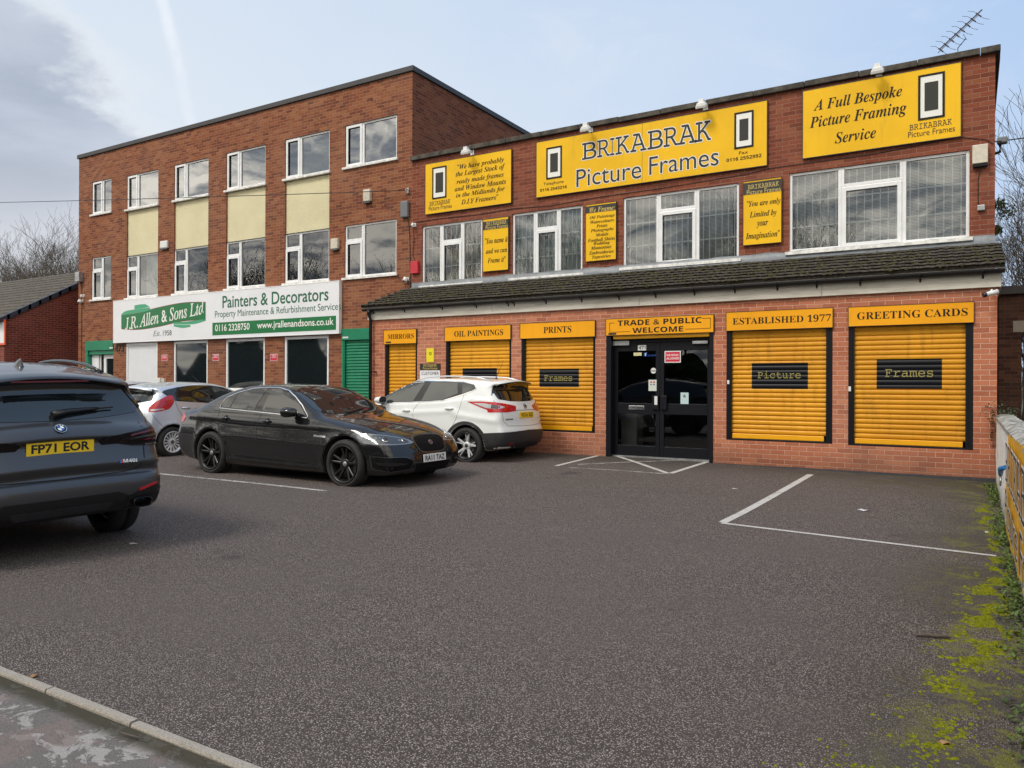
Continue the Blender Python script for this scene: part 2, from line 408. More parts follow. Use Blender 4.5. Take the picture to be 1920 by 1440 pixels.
def glass(name, tint=(.85, .92, .90), refl=.16, rough=.0, fres=1.6):
    t = NT(name); N, L = t.N, t.L
    N.remove(t.b); out = N['Material Output']
    tr = t.node('ShaderNodeBsdfTransparent', {0: (*tint, 1)})
    gl = t.node('ShaderNodeBsdfGlossy', {'Color': (.95, .97, 1.0, 1), 'Roughness': rough})
    fr = t.node('ShaderNodeFresnel', {'IOR': fres})
    # slight waviness of old panes
    nb = t.node('ShaderNodeBump', {'Height': t.noise(t.geo(), 1.7, 1, .4), 'Strength': .03, 'Distance': .05})
    L.new(nb.outputs[0], gl.inputs['Normal'])
    f = t.math('ADD', fr.outputs[0], refl, clamp=True)
    mx = t.node('ShaderNodeMixShader', {0: f, 1: tr.outputs[0], 2: gl.outputs[0]})
    L.new(mx.outputs[0], out.inputs[0]); return t.m
M['glass'] = glass('window_glass', (.90, .95, .94), .10)
M['glass_sky'] = glass('window_glass_sky', (.80, .86, .85), .26)
M['doorglass'] = glass('door_glass', (.62, .66, .66), .03, fres=1.45)
M['darkglass'] = simple('dark_film_glass', (.010, .014, .017), .03, 0., 1.)
def render_wall():
    t = NT('cream_render'); g = t.geo(); n = t.noise(g, 34, 4, .6); b = t.noise(g, 1.6, 5, .6)
    t.p(Base_Color=t.mix(t.mr(b, .3, .75), (.765, .70, .46, 1), (.70, .64, .415, 1)), Roughness=.95); t.bump(t.math('ADD', n, t.noise(g, 90, 3, .6)), .7, .014); return t.m
M['cream'] = render_wall()
def tiles():
    t = NT('mossy_roof_tiles'); g = t.geo(); n = t.noise(g, 2.2, 6, .65); f = t.noise(g, 26, 5, .7); l = t.noise(g, 70, 3, .7)
    c = t.mix(t.mr(f, .3, .7), (.060, .052, .046, 1), (.155, .138, .122, 1))
    c = t.mix(t.mr(l, .58, .72), c, (.30, .28, .25, 1))
    mossm = t.math('MULTIPLY', t.mr(n, .46, .62), t.mr(t.noise(g, 16, 4, .7), .42, .6))
    c = t.mix(t.math('MULTIPLY', mossm, .55), c, (.050, .052, .016, 1))
    t.p(Base_Color=c, Roughness=.95); t.b.inputs['Specular IOR Level'].default_value = .15; t.bump(f, .7, .012); return t.m
M['tiles'] = tiles()
M['tiles_plain'] = simple('brown_roof_tiles', (.085, .072, .055), .9, var=.35, vscale=7)
def coping():
    t = NT('weathered_coping'); g = t.geo(); n = t.noise(g, 5, 6, .7); f = t.noise(g, 40, 4, .7)
    c = t.mix(t.mr(n, .35, .7), (.045, .04, .034, 1), (.12, .105, .085, 1)); c = t.mix(t.mr(f, .6, .75), c, (.17, .16, .13, 1))
    t.p(Base_Color=c, Roughness=.95); t.bump(f, .5, .01); return t.m
M['coping'] = coping()
M['felt'] = simple('dark_metal_trim', (.042, .040, .042), .55, var=.12)
def fascia():
    t = NT('painted_fascia'); g = t.geo(); n = t.noise(t.scalev(g, (.7, .7, 5.)), 3.0, 6, .65)
    c = t.mix(t.mr(n, .35, .75), (.60, .57, .50, 1), (.42, .39, .33, 1)); t.p(Base_Color=c, Roughness=.6); return t.m
M['fascia'] = fascia()
# ================================================================== GROUND
def tarmac():
    t = NT('car_park_tarmac'); g = t.geo()
    f1 = t.noise(g, 95, 3, .75); f2 = t.noise(g, 260, 2, .6); big = t.noise(g, .55, 5, .6); mid = t.noise(g, 3.2, 5, .65)
    def stones(sc):
        vor = t.node('ShaderNodeTexVoronoi', {'Vector': g, 'Scale': sc, 'Randomness': 1.0})
        return t.node('ShaderNodeSeparateColor', {0: vor.outputs['Color']}).outputs[0], t.mr(vor.outputs['Distance'], .12, .62, 1., 0.)
    stone, d = stones(116.0); st2, d2 = stones(60.0)
    c = t.mix(t.mr(stone, .05, .95), (.105, .086, .077, 1), (.43, .36, .325, 1))
    c = t.mix(t.mr(d, .05, .5), (.060, .048, .043, 1), c)
    c = t.mix(t.math('MULTIPLY', t.mr(stone, .93, .97), t.mr(d, .3, .6)), c, (.58, .50, .46, 1))
    gr = t.noise(g, 30, 3, .7); c = t.mix(t.mr(gr, .52, .75, 0., .30), c, (.072, .056, .049, 1)); c = t.mix(t.mr(gr, .46, .28, 0., .22), c, (.36, .30, .27, 1))
    c = t.mix(t.mr(big, .38, .66, 0., .45), c, (.125, .103, .093, 1))
    tr = t.noise(t.scalev(g, (.35, 1.5, 1.)), .9, 5, .6); c = t.mix(t.mr(tr, .55, .72, 0., .40), c, (.105, .088, .080, 1))
    oil = t.mr(t.noise(g, .8, 3, .5), .66, .74); c = t.mix(t.math('MULTIPLY', oil, t.mr(mid, .3, .6, .2, .65)), c, (.045, .040, .038, 1))
    # pale scuffs and dusty smears
    sm = t.noise(t.scalev(g, (.8, 2.2, 1.)), 1.6, 6, .7)
    c = t.mix(t.math('MULTIPLY', t.mr(sm, .60, .74), t.mr(mid, .4, .7, .1, .45)), c, (.29, .25, .22, 1))
    # damp dirty margin by the shop wall and moss/algae film near the side wall
    sp = t.node('ShaderNodeSeparateXYZ', {0: g}); X, Y = sp.outputs[0], sp.outputs[1]
    damp = t.math('MULTIPLY', t.mr(Y, 11.6, 13.0), t.mr(mid, .2, .6, .3, 1.))
    c = t.mix(t.math('MULTIPLY', damp, .75), c, (.060, .054, .046, 1))
    edge = t.mr(X, -.9, .2)
    wet = t.math('MULTIPLY', edge, t.mr(t.noise(g, 1.1, 4, .6), .3, .6))
    c = t.mix(t.math('MULTIPLY', wet, .6), c, (.058, .057, .042, 1))
    alg = t.math('MULTIPLY', t.mr(t.math('ADD', X, t.math('MULTIPLY', t.math('SUBTRACT', big, .5), 1.1)), -.50, .20), t.mr(t.noise(g, 4.2, 7, .76), .50, .60))
    alg2 = t.math('MULTIPLY', alg, t.mr(f1, .35, .6, .35, 1.))
    c = t.mix(t.math('MULTIPLY', alg2, .85), c, (.21, .215, .018, 1))
    cor = t.math('MULTIPLY', t.math('MULTIPLY', t.mr(Y, 10.6, 12.4), t.mr(X, -2.3, -.6)), t.mr(t.noise(g, 2.0, 5, .6), .35, .65))
    c = t.mix(t.math('MULTIPLY', cor, .55), c, (.075, .072, .026, 1))
    t.p(Base_Color=c, Roughness=t.mr(f1, .2, .8, .78, .95)); t.b.inputs['Specular IOR Level'].default_value = .25
    h = t.math('ADD', t.math('MULTIPLY', d, 1.0), t.math('MULTIPLY', f2, .35)); t.bump(h, .9, .006)
    return t.m
M['tarmac'] = tarmac()
def oldpath():
    t = NT('worn_footway'); g = t.geo(); n = t.noise(t.scalev(g, (1.5, 1.9, 1.)), 3.0, 9, .72, .4); f = t.noise(g, 150, 4, .75); r = t.noise(g, .9, 4, .6); m = t.noise(t.scalev(g, (1.2, 1.8, 1.)), 2.1, 7, .7)
    c = t.mix(t.mr(f, .3, .7), (.105, .094, .088, 1), (.20, .182, .172, 1))
    c2 = t.mix(t.mr(f, .3, .7), (.26, .238, .225, 1), (.38, .352, .335, 1))
    c = t.mix(t.mr(n, .515, .545), c, c2)
    c = t.mix(t.mr(m, .54, .58, 0., .75), c, t.mix(t.mr(f, .3, .7), (.15, .118, .108, 1), (.24, .195, .178, 1)))
    y = t.node('ShaderNodeSeparateXYZ', {0: g}).outputs[1]
    c = t.mix(t.math('MULTIPLY', t.mr(t.math('ADD', y, t.math('MULTIPLY', n, .10)), KY - .10, KY - .03), .85), c, (.048, .044, .026, 1))
    t.p(Base_Color=c, Roughness=1.); t.b.inputs['Specular IOR Level'].default_value = .1; t.bump(t.math('ADD', f, t.math('MULTIPLY', t.mr(n, .515, .545), -.6)), .7, .005); return t.m
KY = (ground(0, 1251)[1] + ground(470, 1441)[1]) / 2
M['footway'] = oldpath()
def kerbm():
    t = NT('kerb_concrete'); g = t.geo(); f = t.noise(g, 130, 4, .75); n = t.noise(g, 6, 4, .6)
    c = t.mix(t.mr(f, .25, .75), (.20, .178, .15, 1), (.46, .415, .355, 1)); c = t.mix(t.mr(n, .5, .8, 0., .5), c, (.10, .09, .06, 1))
    t.p(Base_Color=c, Roughness=.95); t.bump(f, .6, .006); return t.m
M['kerb'] = kerbm()
M['soil'] = simple('rough_soil_grass', (.05, .055, .022), .95, var=.5, vscale=3)
M['road'] = simple('road_asphalt', (.055, .055, .058), .9, var=.25, vscale=30)
def sheet(name, x0, x1, y0, y1, nx, ny, mat, dz=0., fz=gz):
    mb = MB(); xs = np.linspace(x0, x1, nx + 1); ys = np.linspace(y0, y1, ny + 1)
    vs = [(x, y, fz(x, y) + dz) for y in ys for x in xs]
    fs = [(j * (nx + 1) + i, j * (nx + 1) + i + 1, (j + 1) * (nx + 1) + i + 1, (j + 1) * (nx + 1) + i) for j in range(ny) for i in range(nx)]
    mb.add(vs, fs, 0, True); o = mb.build(name, mat); tag(o, None, None, kind='structure'); return o
KA, KB = ground(0, 1251), ground(470, 1441)
KY = (KA[1] + KB[1]) / 2
sheet('ground', -300, 300, -300, 400, 20, 20, M['soil'], 0, lambda x, y: -.62)
sheet('car_park', -60, .36, KY + .018, 15.6, 120, 50, M['tarmac'])
sheet('footway', -60, 12, -1.6, KY - .030, 60, 10, M['footway'], -.012)
sheet('road', -80, 40, -9.5, -1.72, 10, 4, M['road'], 0, lambda x, y: -.33)
sheet('side_yard', .58, 30, KY - .07, 40, 20, 30, M['tarmac'], -.02)
sheet('far_verge', -80, 40, -40, -9.6, 10, 4, M['soil'], 0, lambda x, y: -.22)
mb = MB(); rr = random.Random(3)
x = -40.
while x < .3:
    L_ = .62 + rr.uniform(-.05, .3); a = rr.uniform(-.004, .004)
    z0, z1 = gz(x, KY), gz(x + L_, KY)
    e = .003
    vs = []
    for xx, zz in ((x + .006, z0), (x + L_ - .006, z1)):
        for yy, h in ((KY - .028, -.10), (KY - .028, e - .010 + a), (KY - .022, e + a), (KY + .013, e + a), (KY + .018, e - .006 + a), (KY + .018, -.10)):
            vs.append((xx, yy, zz + h))
    mb.add(vs, [(0, 1, 7, 6), (1, 2, 8, 7), (2, 3, 9, 8), (3, 4, 10, 9), (4, 5, 11, 10), (5, 4, 3, 2, 1, 0), (6, 7, 8, 9, 10, 11)])
    x += L_
tag(mb.build('kerb', M['kerb']), None, None, kind='structure')
# painted lines, worn
def worn():
    t = NT('worn_road_paint'); g = t.geo(); f = t.noise(g, 85, 4, .75); n = t.noise(g, 5, 5, .6)
    c = t.mix(t.mr(f, .3, .8), (.40, .375, .35, 1), (.66, .64, .61, 1)); t.p(Base_Color=c, Roughness=.85)
    al = t.mr(t.math('ADD', t.math('MULTIPLY', f, .65), t.math('MULTIPLY', n, .35)), .36, .47)
    t.set(t.b, 'Alpha', al); return t.m
def fainter(name, lo, hi):
    m = M['paint'].copy(); m.name = name
    for nd in m.node_tree.nodes:
        if nd.type == 'MAP_RANGE' and abs(nd.inputs[1].default_value - .36) < 1e-4: nd.inputs[1].default_value = lo; nd.inputs[2].default_value = hi
    return m
M['paint'] = worn(); M['paint_faint'] = fainter('faint_road_paint', .42, .55)
def line(name, pts, wd, mat):
    mb = MB(); P = [ground(*p) for p in pts]; Q = []
    for a, b in zip(P[:-1], P[1:]):
        for t_ in np.linspace(0, 1, 13)[:-1]: Q.append(a + (b - a) * t_)
    Q.append(P[-1]); vs = []
    for i, q in enumerate(Q):
        d = Q[min(i + 1, len(Q) - 1)] - Q[max(i - 1, 0)]; n = np.array([-d[1], d[0], 0]); n /= np.linalg.norm(n)
        for sg in (-1, 1):
            p = q + n * sg * wd / 2; vs.append((p[0], p[1], gz(p[0], p[1]) + .004))
    mb.add(vs, [(2 * i, 2 * i + 2, 2 * i + 3, 2 * i + 1) for i in range(len(Q) - 1)])
    return tag(mb.build(name, mat), None, None, kind='structure')
line('bay_line', [(1520, 890), (1355, 980)], .095, M['paint'])
line('bay_line', [(1352, 981), (1868, 1043)], .07, M['paint'])
for a, b in (((1042, 874), (1138, 851.5)), ((1142, 851.5), (1253, 888)), ((1257, 888), (1332, 865))):
    line('entrance_box_line', [a, b], .085, M['paint'])
for a, b in (((1083, 871), (1323, 862.5)), ((1068, 877), (1246, 888.5))):
    line('entrance_box_line', [a, b], .06, M['paint_faint'])
line('bay_line', [(200, 881), (283, 887), (480, 906.5), (612, 921)], .085, M['paint_faint'])

# ================================================================== BUILDING HELPERS
WORLD = set()
_build0 = MB.build
def _build1(s, name, mats, parent=None, **k):
    o = _build0(s, name, mats, parent, **k)
    if parent is not None and parent.name in WORLD:
        o.matrix_parent_inverse = Matrix.Translation(parent.location).inverted()
    return o
MB.build = _build1
def wthing(name, label, cat, loc, group=None):
    o = thing(name, label, cat, loc, group=group); WORLD.add(o.name); return o
def holed(mb, x0, x1, z0, z1, Y, holes, reveal=.13, mi=0):
    """wall sheet facing -Y with openings and their reveals"""
    xs = sorted({x0, x1, *[h[0] for h in holes], *[h[1] for h in holes]}); zs = sorted({z0, z1, *[h[2] for h in holes], *[h[3] for h in holes]})
    xs = [x for x in xs if x0 - 1e-6 <= x <= x1 + 1e-6]; zs = [z for z in zs if z0 - 1e-6 <= z <= z1 + 1e-6]
    for i in range(len(xs) - 1):
        for j in range(len(zs) - 1):
            cx, cz = (xs[i] + xs[i + 1]) / 2, (zs[j] + zs[j + 1]) / 2
            if any(h[0] < cx < h[1] and h[2] < cz < h[3] for h in holes): continue
            mb.quad((xs[i], Y, zs[j]), (xs[i + 1], Y, zs[j]), (xs[i + 1], Y, zs[j + 1]), (xs[i], Y, zs[j + 1]), mi)
    for a, b, c, d in holes:
        r = Y + reveal
        mb.quad((a, Y, c), (a, Y, d), (a, r, d), (a, r, c), mi); mb.quad((b, Y, d), (b, Y, c), (b, r, c), (b, r, d), mi)
        mb.quad((a, Y, d), (b, Y, d), (b, r, d), (a, r, d), mi); mb.quad((b, Y, c), (a, Y, c), (a, r, c), (b, r, c), mi)
    return mb
def ring(mb, x0, x1, z0, z1, wd, y0, y1, mi=0):
    mb.box(x0, x0 + wd, y0, y1, z0, z1, mi); mb.box(x1 - wd, x1, y0, y1, z0, z1, mi)
    mb.box(x0 + wd, x1 - wd, y0, y1, z0, z0 + wd, mi); mb.box(x0 + wd, x1 - wd, y0, y1, z1 - wd, z1, mi)
def window(parent, r, Y, panes, label=None, glassm='glass', rec=.035, bars=None, blind=None, sill=True, fw=.05, sw=.085, framem='upvc'):
    x0, x1, z0, z1 = r; W, H = x1 - x0, z1 - z0
    fr, pn = MB(), MB()
    for (u0, v0, u1, v1, sash) in panes:
        a, b, c, d = x0 + W * u0, x0 + W * u1, z0 + H * v0, z0 + H * v1
        q = fw * (1 if sash == 0 else .55)
        ring(fr, a, b, c, d, q, Y + rec, Y + rec + .07)
        if sash:
            g = .004; ring(fr, a + q * .6, b - q * .6, c + q * .6, d - q * .6, sw - q * .6, Y + rec - .018, Y + rec - .001)
            q = sw
        yq = Y + rec + .03
        pn.quad((a + q - .004, yq, c + q - .004), (b - q + .004, yq, c + q - .004), (b - q + .004, yq, d - q + .004), (a + q - .004, yq, d - q + .004))
    f = fr.build('window', M[framem], parent, bevel=.006)
    if label: f['label'] = label
    pn.build('pane', M[glassm], f)
    if sill: MB().box(x0 - .06, x1 + .05, Y - .055, Y + rec - .002, z0 - .055, z0 + .004).build('sill', M['sillpaint'], f, bevel=.005)
    if bars:
        nb = MB(); yb = Y + .115
        for (u0, u1, n) in bars['v']:
            for k in range(n):
                x = x0 + W * (u0 + (u1 - u0) * (k + .5) / n); nb.box(x - .009, x + .009, yb, yb + .014, z0 + .02, z1 - .02)
        for v in bars['h']:
            z = z0 + H * v; nb.box(x0 + .03, x1 - .03, yb - .012, yb - .001, z - .013, z + .013)
        nb.build('security_bars', M['bar'], f)
    if blind:
        nb = MB(); kind, mk, bx0, bx1, bz0, bz1 = blind; a, b, c, d = x0 + W * bx0, x0 + W * bx1, z0 + H * bz0, z0 + H * bz1
        yb = Y + .21
        if kind == 'vertical':
            n = int((b - a) / .088)
            for k in range(n):
                x = a + (b - a) * k / n; nb.quad((x, yb, c), (x + .083, yb + .035, c), (x + .083, yb + .035, d), (x, yb, d))
        elif kind == 'venetian':
            z = c
            while z < d:
                nb.quad((a, yb, z), (b, yb, z), (b, yb + .016, z + .021), (a, yb + .016, z + .021)); z += .025
        else:
            n = int((b - a) / .05); vs = []
            for k in range(n + 1):
                x = a + (b - a) * k / n; y = yb + .03 * math.sin(k * 1.9) + .012 * math.sin(k * .7); vs += [(x, y, c), (x, y, d)]
            nb.add(vs, [(2 * k, 2 * k + 2, 2 * k + 3, 2 * k + 1) for k in range(n)], 0, True)
        nb.build('blind', M[mk], f)
    return f
def shutter(parent, name, r, Y, mat, guide='black', gw=.07, gwr=None, pitch=.0765, panel=None, bar=None, barm='baryellow', label=None, sillb=True):
    """roller shutter curtain of curved laths between side guides; r = outer frame rect"""
    x0, x1, z0, z1 = r; gwr = gwr or gw; a, b = x0 + gw, x1 - gwr; mb = MB(); n = max(2, int(round((z1 - z0) / pitch)))
    prof = []
    yb = Y + .05
    zb = z0 + (.03 if sillb else 0.) + (.085 if bar else 0)
    zt = z1; n = int((zt - zb) / pitch) + 1
    for k in range(n):
        for t_, dy in ((0, .002), (.07, .002), (.10, -.006), (.20, -.012), (.34, -.016), (.55, -.0175), (.74, -.015), (.90, -.008), (.94, .002)):
            z = zb + pitch * (k + t_)
            if z <= zt: prof.append((yb + dy, z))
    m = len(prof); vs = [(x, y, z) for x in (a, b) for (y, z) in prof]
    mb.add(vs, [(i, m + i, m + i + 1, i + 1) for i in range(m - 1)], 0, False)
    cu = mb.build(name, M[mat], parent)
    if label: cu['label'] = label
    g = MB(); g.box(x0, a, Y - .012, Y + .08, z0, z1); g.box(x0 + gw * .55, x0 + gw * .7, Y - .02, Y - .0115, z0 + .04, z1); g.build('guide_rail', M[guide], cu, bevel=.004)
    g = MB(); g.box(b, x1, Y - .012, Y + .08, z0, z1); g.box(b + gwr * .3, b + gwr * .42, Y - .02, Y - .0115, z0 + .04, z1); g.build('guide_rail', M[guide], cu, bevel=.004)
    if sillb: MB().box(a + .001, b - .001, Y - .02, Y + .07, z0, z0 + .028).build('sill', M[guide], cu, bevel=.004)
    if bar:
        MB().box(a + .004, b - .03, Y + .016, Y + .045, z0 + .03, z0 + .113).build('bottom_bar', M[barm], cu, bevel=.008)
    if panel:
        p0, p1, q0, q1 = panel; pv = []
        pr = [(y - .0016, z) for (y, z) in prof if q0 <= z <= q1]; mm = len(pr)
        pv = [(x, y, z) for x in (p0, p1) for (y, z) in pr]
        MB().add(pv, [(i, mm + i, mm + i + 1, i + 1) for i in range(mm - 1)]).build('painted_panel', M['black'], cu)
    return cu
def tl(mb, t, xl, xr, yc, h, Y, sty='', off=0., mi=0, lift=0., shear=0., rise=0., spacing=1., grow=0.):
    """one line of lettering whose ink spans pixels xl..xr, centred on row yc, h pixels tall, lying on plane Y"""
    xc = (xl + xr) / 2; c = atY(xc, yc, Y); wd = atY(xr, yc, Y)[0] - atY(xl, yc, Y)[0]; hh = atY(xc, yc - h / 2, Y)[2] - atY(xc, yc + h / 2, Y)[2]
    a = math.radians(rise)
    text_on(mb, t, c, (math.cos(a), 0, math.sin(a)), (-math.sin(a), 0, math.cos(a)), wd, hh, sty, off, spacing, shear, mi, lift, grow)
def board(name, label, cat, r, Y, mat, edge=None, th=.03, gap=.02, group=None, ew=.012):
    """flat sign board standing proud of the wall plane Y; its face is at Y-gap-th"""
    x0, x1, z0, z1 = r; yf = Y - gap - th
    mb = MB(); mb.box(x0, x1, yf, Y - gap, z0, z1, 0); mb.box(x0 + .08, x0 + .11, Y - gap + .001, Y + .01, z0 + .05, z1 - .05, 0); mb.box(x1 - .11, x1 - .08, Y - gap + .001, Y + .01, z0 + .05, z1 - .05, 0)
    o = mb.build(name, M[mat]); tag(o, label, cat, group)
    if edge:
        e = MB(); t = ew
        ring(e, x0 - t, x1 + t, z0 - t, z1 + t, t, yf - .006, Y - gap + .002); e.build('edging', M[edge], o)
    return o, yf
def letters(o, yf, lines, mat, name='lettering', lift=.003):
    for L_ in lines:
        mb = MB(); k = dict(L_[6]) if len(L_) > 6 else {}
        tl(mb, *L_[:5], yf, *( [L_[5]] if len(L_) > 5 else []), lift=lift + k.pop('lift', 0.), **k)
        mb.build(name, M[mat], o)

# ================================================================== FRAME SHOP (right-hand building)
XL, XR = -11.56, .325
ZTOP = (atY(1866, 95, YB)[2] + atY(775, 305, YB)[2]) / 2
shop = wthing('shop_building', 'two storey red brick shop with a tiled lean-to front and yellow roller shutters', 'building', (-5.6, YA, 0))
WA = rect(791, 424, 536, 904, 411, 529, YB); WB = rect(960, 401, 522, 1092, 384.5, 512.5, YB)
WC = rect(1168, 372.5, 504, 1385.5, 341, 484, YB); WD = rect(1479.5, 325, 474, 1818, 281, 444.5, YB)
mb = MB(); holed(mb, XL, XR, 2.8, ZTOP, YB, [WA, WB, WC, WD])
mb.quad((XR, YB, 2.8), (XR, YB + 9, 2.8), (XR, YB + 9, ZTOP), (XR, YB, ZTOP))
mb.quad((XR, YB + 9, -.3), (XL, YB + 9, -.3), (XL, YB + 9, ZTOP), (XR, YB + 9, ZTOP))
mb.build('upper_wall', M['brick_upper'], shop)
mb = MB(); mb.box(XL + .01, XR - .01, YB + .25, YB + 8.9, ZTOP - .5, ZTOP - .35); mb.build('flat_roof', M['felt'], shop)
# coping stones with joints
mb = MB(); x = XL - .02; rr = random.Random(5)
while x < XR + .05:
    L_ = min(.9, XR + .075 - x)
    if L_ < .1: break
    dz = rr.uniform(-.006, .006); mb.box(x + .004, x + L_ - .004, YB - .075, YB + .28, ZTOP + dz, ZTOP + .105 + dz); x += .9
y = YB + .285
while y < YB + 8.5:
    mb.box(XR - .25, XR + .075, y + .004, y + .9, ZTOP, ZTOP + .105); y += .905
mb.build('coping', M['coping'], shop, bevel=.012)
# interior of the upper floor
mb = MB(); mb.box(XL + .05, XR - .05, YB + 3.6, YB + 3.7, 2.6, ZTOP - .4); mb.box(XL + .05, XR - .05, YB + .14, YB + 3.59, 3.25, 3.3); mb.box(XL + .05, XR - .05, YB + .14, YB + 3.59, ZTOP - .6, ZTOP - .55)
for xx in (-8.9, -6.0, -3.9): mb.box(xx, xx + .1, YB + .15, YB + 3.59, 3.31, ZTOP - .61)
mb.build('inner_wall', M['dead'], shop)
def three(c0, c1, t):  # left light, centre (top light over casement), right light
    return [(0, 0, c0, 1, 0), (c0, t, c1, 1, 0), (c0, 0, c1, t, 1), (c1, 0, 1, 1, 0)]
window(shop, WA, YB, three(.325, .67, .70), bars=dict(v=[(0.02, .32, 4), (.33, .66, 4), (.68, .98, 4)], h=[.31, .63]), blind=('vertical', 'blindtan', .02, .98, .02, .66))
window(shop, WB, YB, three(.335, .665, .715), bars=dict(v=[(0.02, .33, 5), (.34, .66, 5), (.68, .98, 5)], h=[.31, .63]), blind=('curtain', 'curtain', .02, .98, .02, .98))
window(shop, WC, YB, three(.32, .65, .745), bars=dict(v=[(0.02, .31, 5), (.34, .64, 6), (.67, .98, 6)], h=[.31, .63]), blind=('venetian', 'blind', .02, .98, .02, .99))  # pale blind stands in for bright sky reflected in the panes
window(shop, WD, YB, three(.31, .655, .755), bars=dict(v=[(0.02, .30, 6), (.33, .64, 7), (.67, .98, 7)], h=[.32, .64]), blind=('venetian', 'blind', .02, .98, .02, .99))  # blind colour lightened to carry the pale sky reflection here too
# ---- ground floor front
ZF = (atY(677, 604, YA)[2] + atY(1871, 535, YA)[2]) / 2
ZG = (atY(677, 586, YA - .05)[2] + atY(1871, 509, YA - .05)[2]) / 2
SH = dict(
    mirrors=rect(721.6, 619.4, 770, 782, 617.2, 780, YA), oil=rect(835.8, 614.3, 795, 958.5, 608.8, 806, YA),
    prints=rect(977.2, 606.8, 806, 1116, 601.3, 812.5, YA), door=rect(1136.5, 599.3, 848, 1337.5, 589.3, 862, YA),
    est=rect(1362, 586.8, 824, 1561, 576.8, 833, YA), cards=rect(1590.5, 576.7, 834.5, 1825, 566, 844.5, YA))
for k in ('mirrors', 'oil'): SH[k] = (SH[k][0], SH[k][1], SH['prints'][2] + .01, SH[k][3])
ztop = sum(v[3] for v in SH.values()) / 6
ZS = {k: (atY(a[0], a[1], YA)[2] + atY(b[0], b[1], YA)[2]) / 2 for k, a, b in (
    ('mirrors', (721.7, 645), (781.7, 643.6)), ('oil', (835.8, 640), (958, 635.8)), ('prints', (977.5, 635.5), (1116, 630.5)),
    ('door', (1138.8, 630), (1338.8, 621.8)), ('est', (1363.8, 620.8), (1561, 613.3)), ('cards', (1591.7, 612.3), (1825, 604.3)))}
holes = [(v[0], v[1], (v[2] if k != 'door' else -.2), ztop - .02) for k, v in SH.items()]
mb = MB(); holed(mb, XL, XR, -.25, ZF + .05, YA, holes, .16)
mb.quad((XL, YB, -.3), (XL, YA, -.3), (XL, YA, ZG + .1), (XL, YB, ZG + .1)); mb.quad((XR, YA, -.3), (XR, YB, -.3), (XR, YB, ZG + .1), (XR, YA, ZG + .1))
mb.quad((XR, YB, -.3), (XR, YB + 9, -.3), (XR, YB + 9, 2.8), (XR, YB, 2.8))
mb.build('front_wall', M['brick_front'], shop)
def bluebrick():
    t = NT('engineering_brick'); n = t.noise(t.geo(), 9, 4, .6); t.p(Base_Color=t.mix(n, (.025, .026, .030, 1), (.075, .075, .08, 1)), Roughness=.7); return t.m
M['bluebrick'] = bluebrick()
mb = MB(); x = SH['door'][1] + .02; zp = atY(1862, 897, YA)[2]
while x < XR: 
    mb.box(x + .006, min(x + .222, XR), YA - .004, YA + .02, -.25, zp + rr.uniform(-.002, .002)); x += .2286
mb.box(SH['door'][1] + .02, XR - .001, YA - .001, YA + .02, -.25, zp - .004)
mb.build('plinth', M['bluebrick'], shop)
# fascia board, gutter, downpipe
mb = MB(); xx = [XL - .06, -8.3, -5.15, -2.05, XR + .05]
for a, b in zip(xx[:-1], xx[1:]): mb.box(a + .002, b - .002, YA - .055, YA + .02, ZF, ZG + .06)
mb.box(XR + .012, XR + .05, YA + .021, YB, ZF, ZG + .06)
mb.build('fascia', M['fascia'], shop, bevel=.004)
gy = YA - .125; gzz = ZG + .045
mb = MB(); n = 9; prof = [(.056 * math.cos(math.pi * k / (n - 1)), -.058 * math.sin(math.pi * k / (n - 1))) for k in range(n)]
vs = [(x, gy + p, gzz + q) for x in (XL - .13, XR + .09) for p, q in prof] + [(x, gy + p * .88, gzz + q * .88) for x in (XL - .13, XR + .09) for p, q in prof]
fs = [(i, n + i, n + i + 1, i + 1) for i in range(n - 1)] + [(2 * n + i + 1, 3 * n + i + 1, 3 * n + i, 2 * n + i) for i in range(n - 1)]
fs += [(0, 2 * n, 3 * n, n), (n - 1, 2 * n - 1, 4 * n - 1, 3 * n - 1)] + [tuple(range(n, 2 * n))]
mb.add(vs, fs, 0, True)
gut = mb.build('gutter', M['black_plastic'], shop)
for px in (697, 755, 826, 890, 950, 961, 1021, 1088, 1158, 1227, 1300, 1376, 1456, 1530, 1612, 1725, 1843):
    x = atY(px, 560, gy)[0]; mb = MB()
    mb.tube([(x, gy - .056, gzz + .012), (x, gy - .045, gzz - .045), (x, gy, gzz - .066), (x, gy + .055, gzz - .055), (x, YA - .056, gzz - .09)], .009, 6); mb.box(x - .014, x + .014, YA - .063, YA - .0555, gzz - .12, gzz - .07)
    mb.build('bracket', M['black_plastic'], gut)
dpx = atY(692, 620, gy)[0]
mb = MB(); mb.tube([(dpx, gy, gzz - .05), (dpx, gy, gzz - .16), (dpx, YA - .075, gzz - .26), (dpx, YA - .075, -.02)], .036, 14)
mb.tube([(dpx, gy, gzz - .03), (dpx, gy, gzz - .13)], .05, 14)
for z in (1.62, .8): mb.box(dpx - .043, dpx + .12, YA - .08, YA - .064, z, z + .025); mb.box(dpx + .09, dpx + .12, YA - .064, YA, z, z + .025)
mb.build('downpipe', M['black_plastic'], shop)
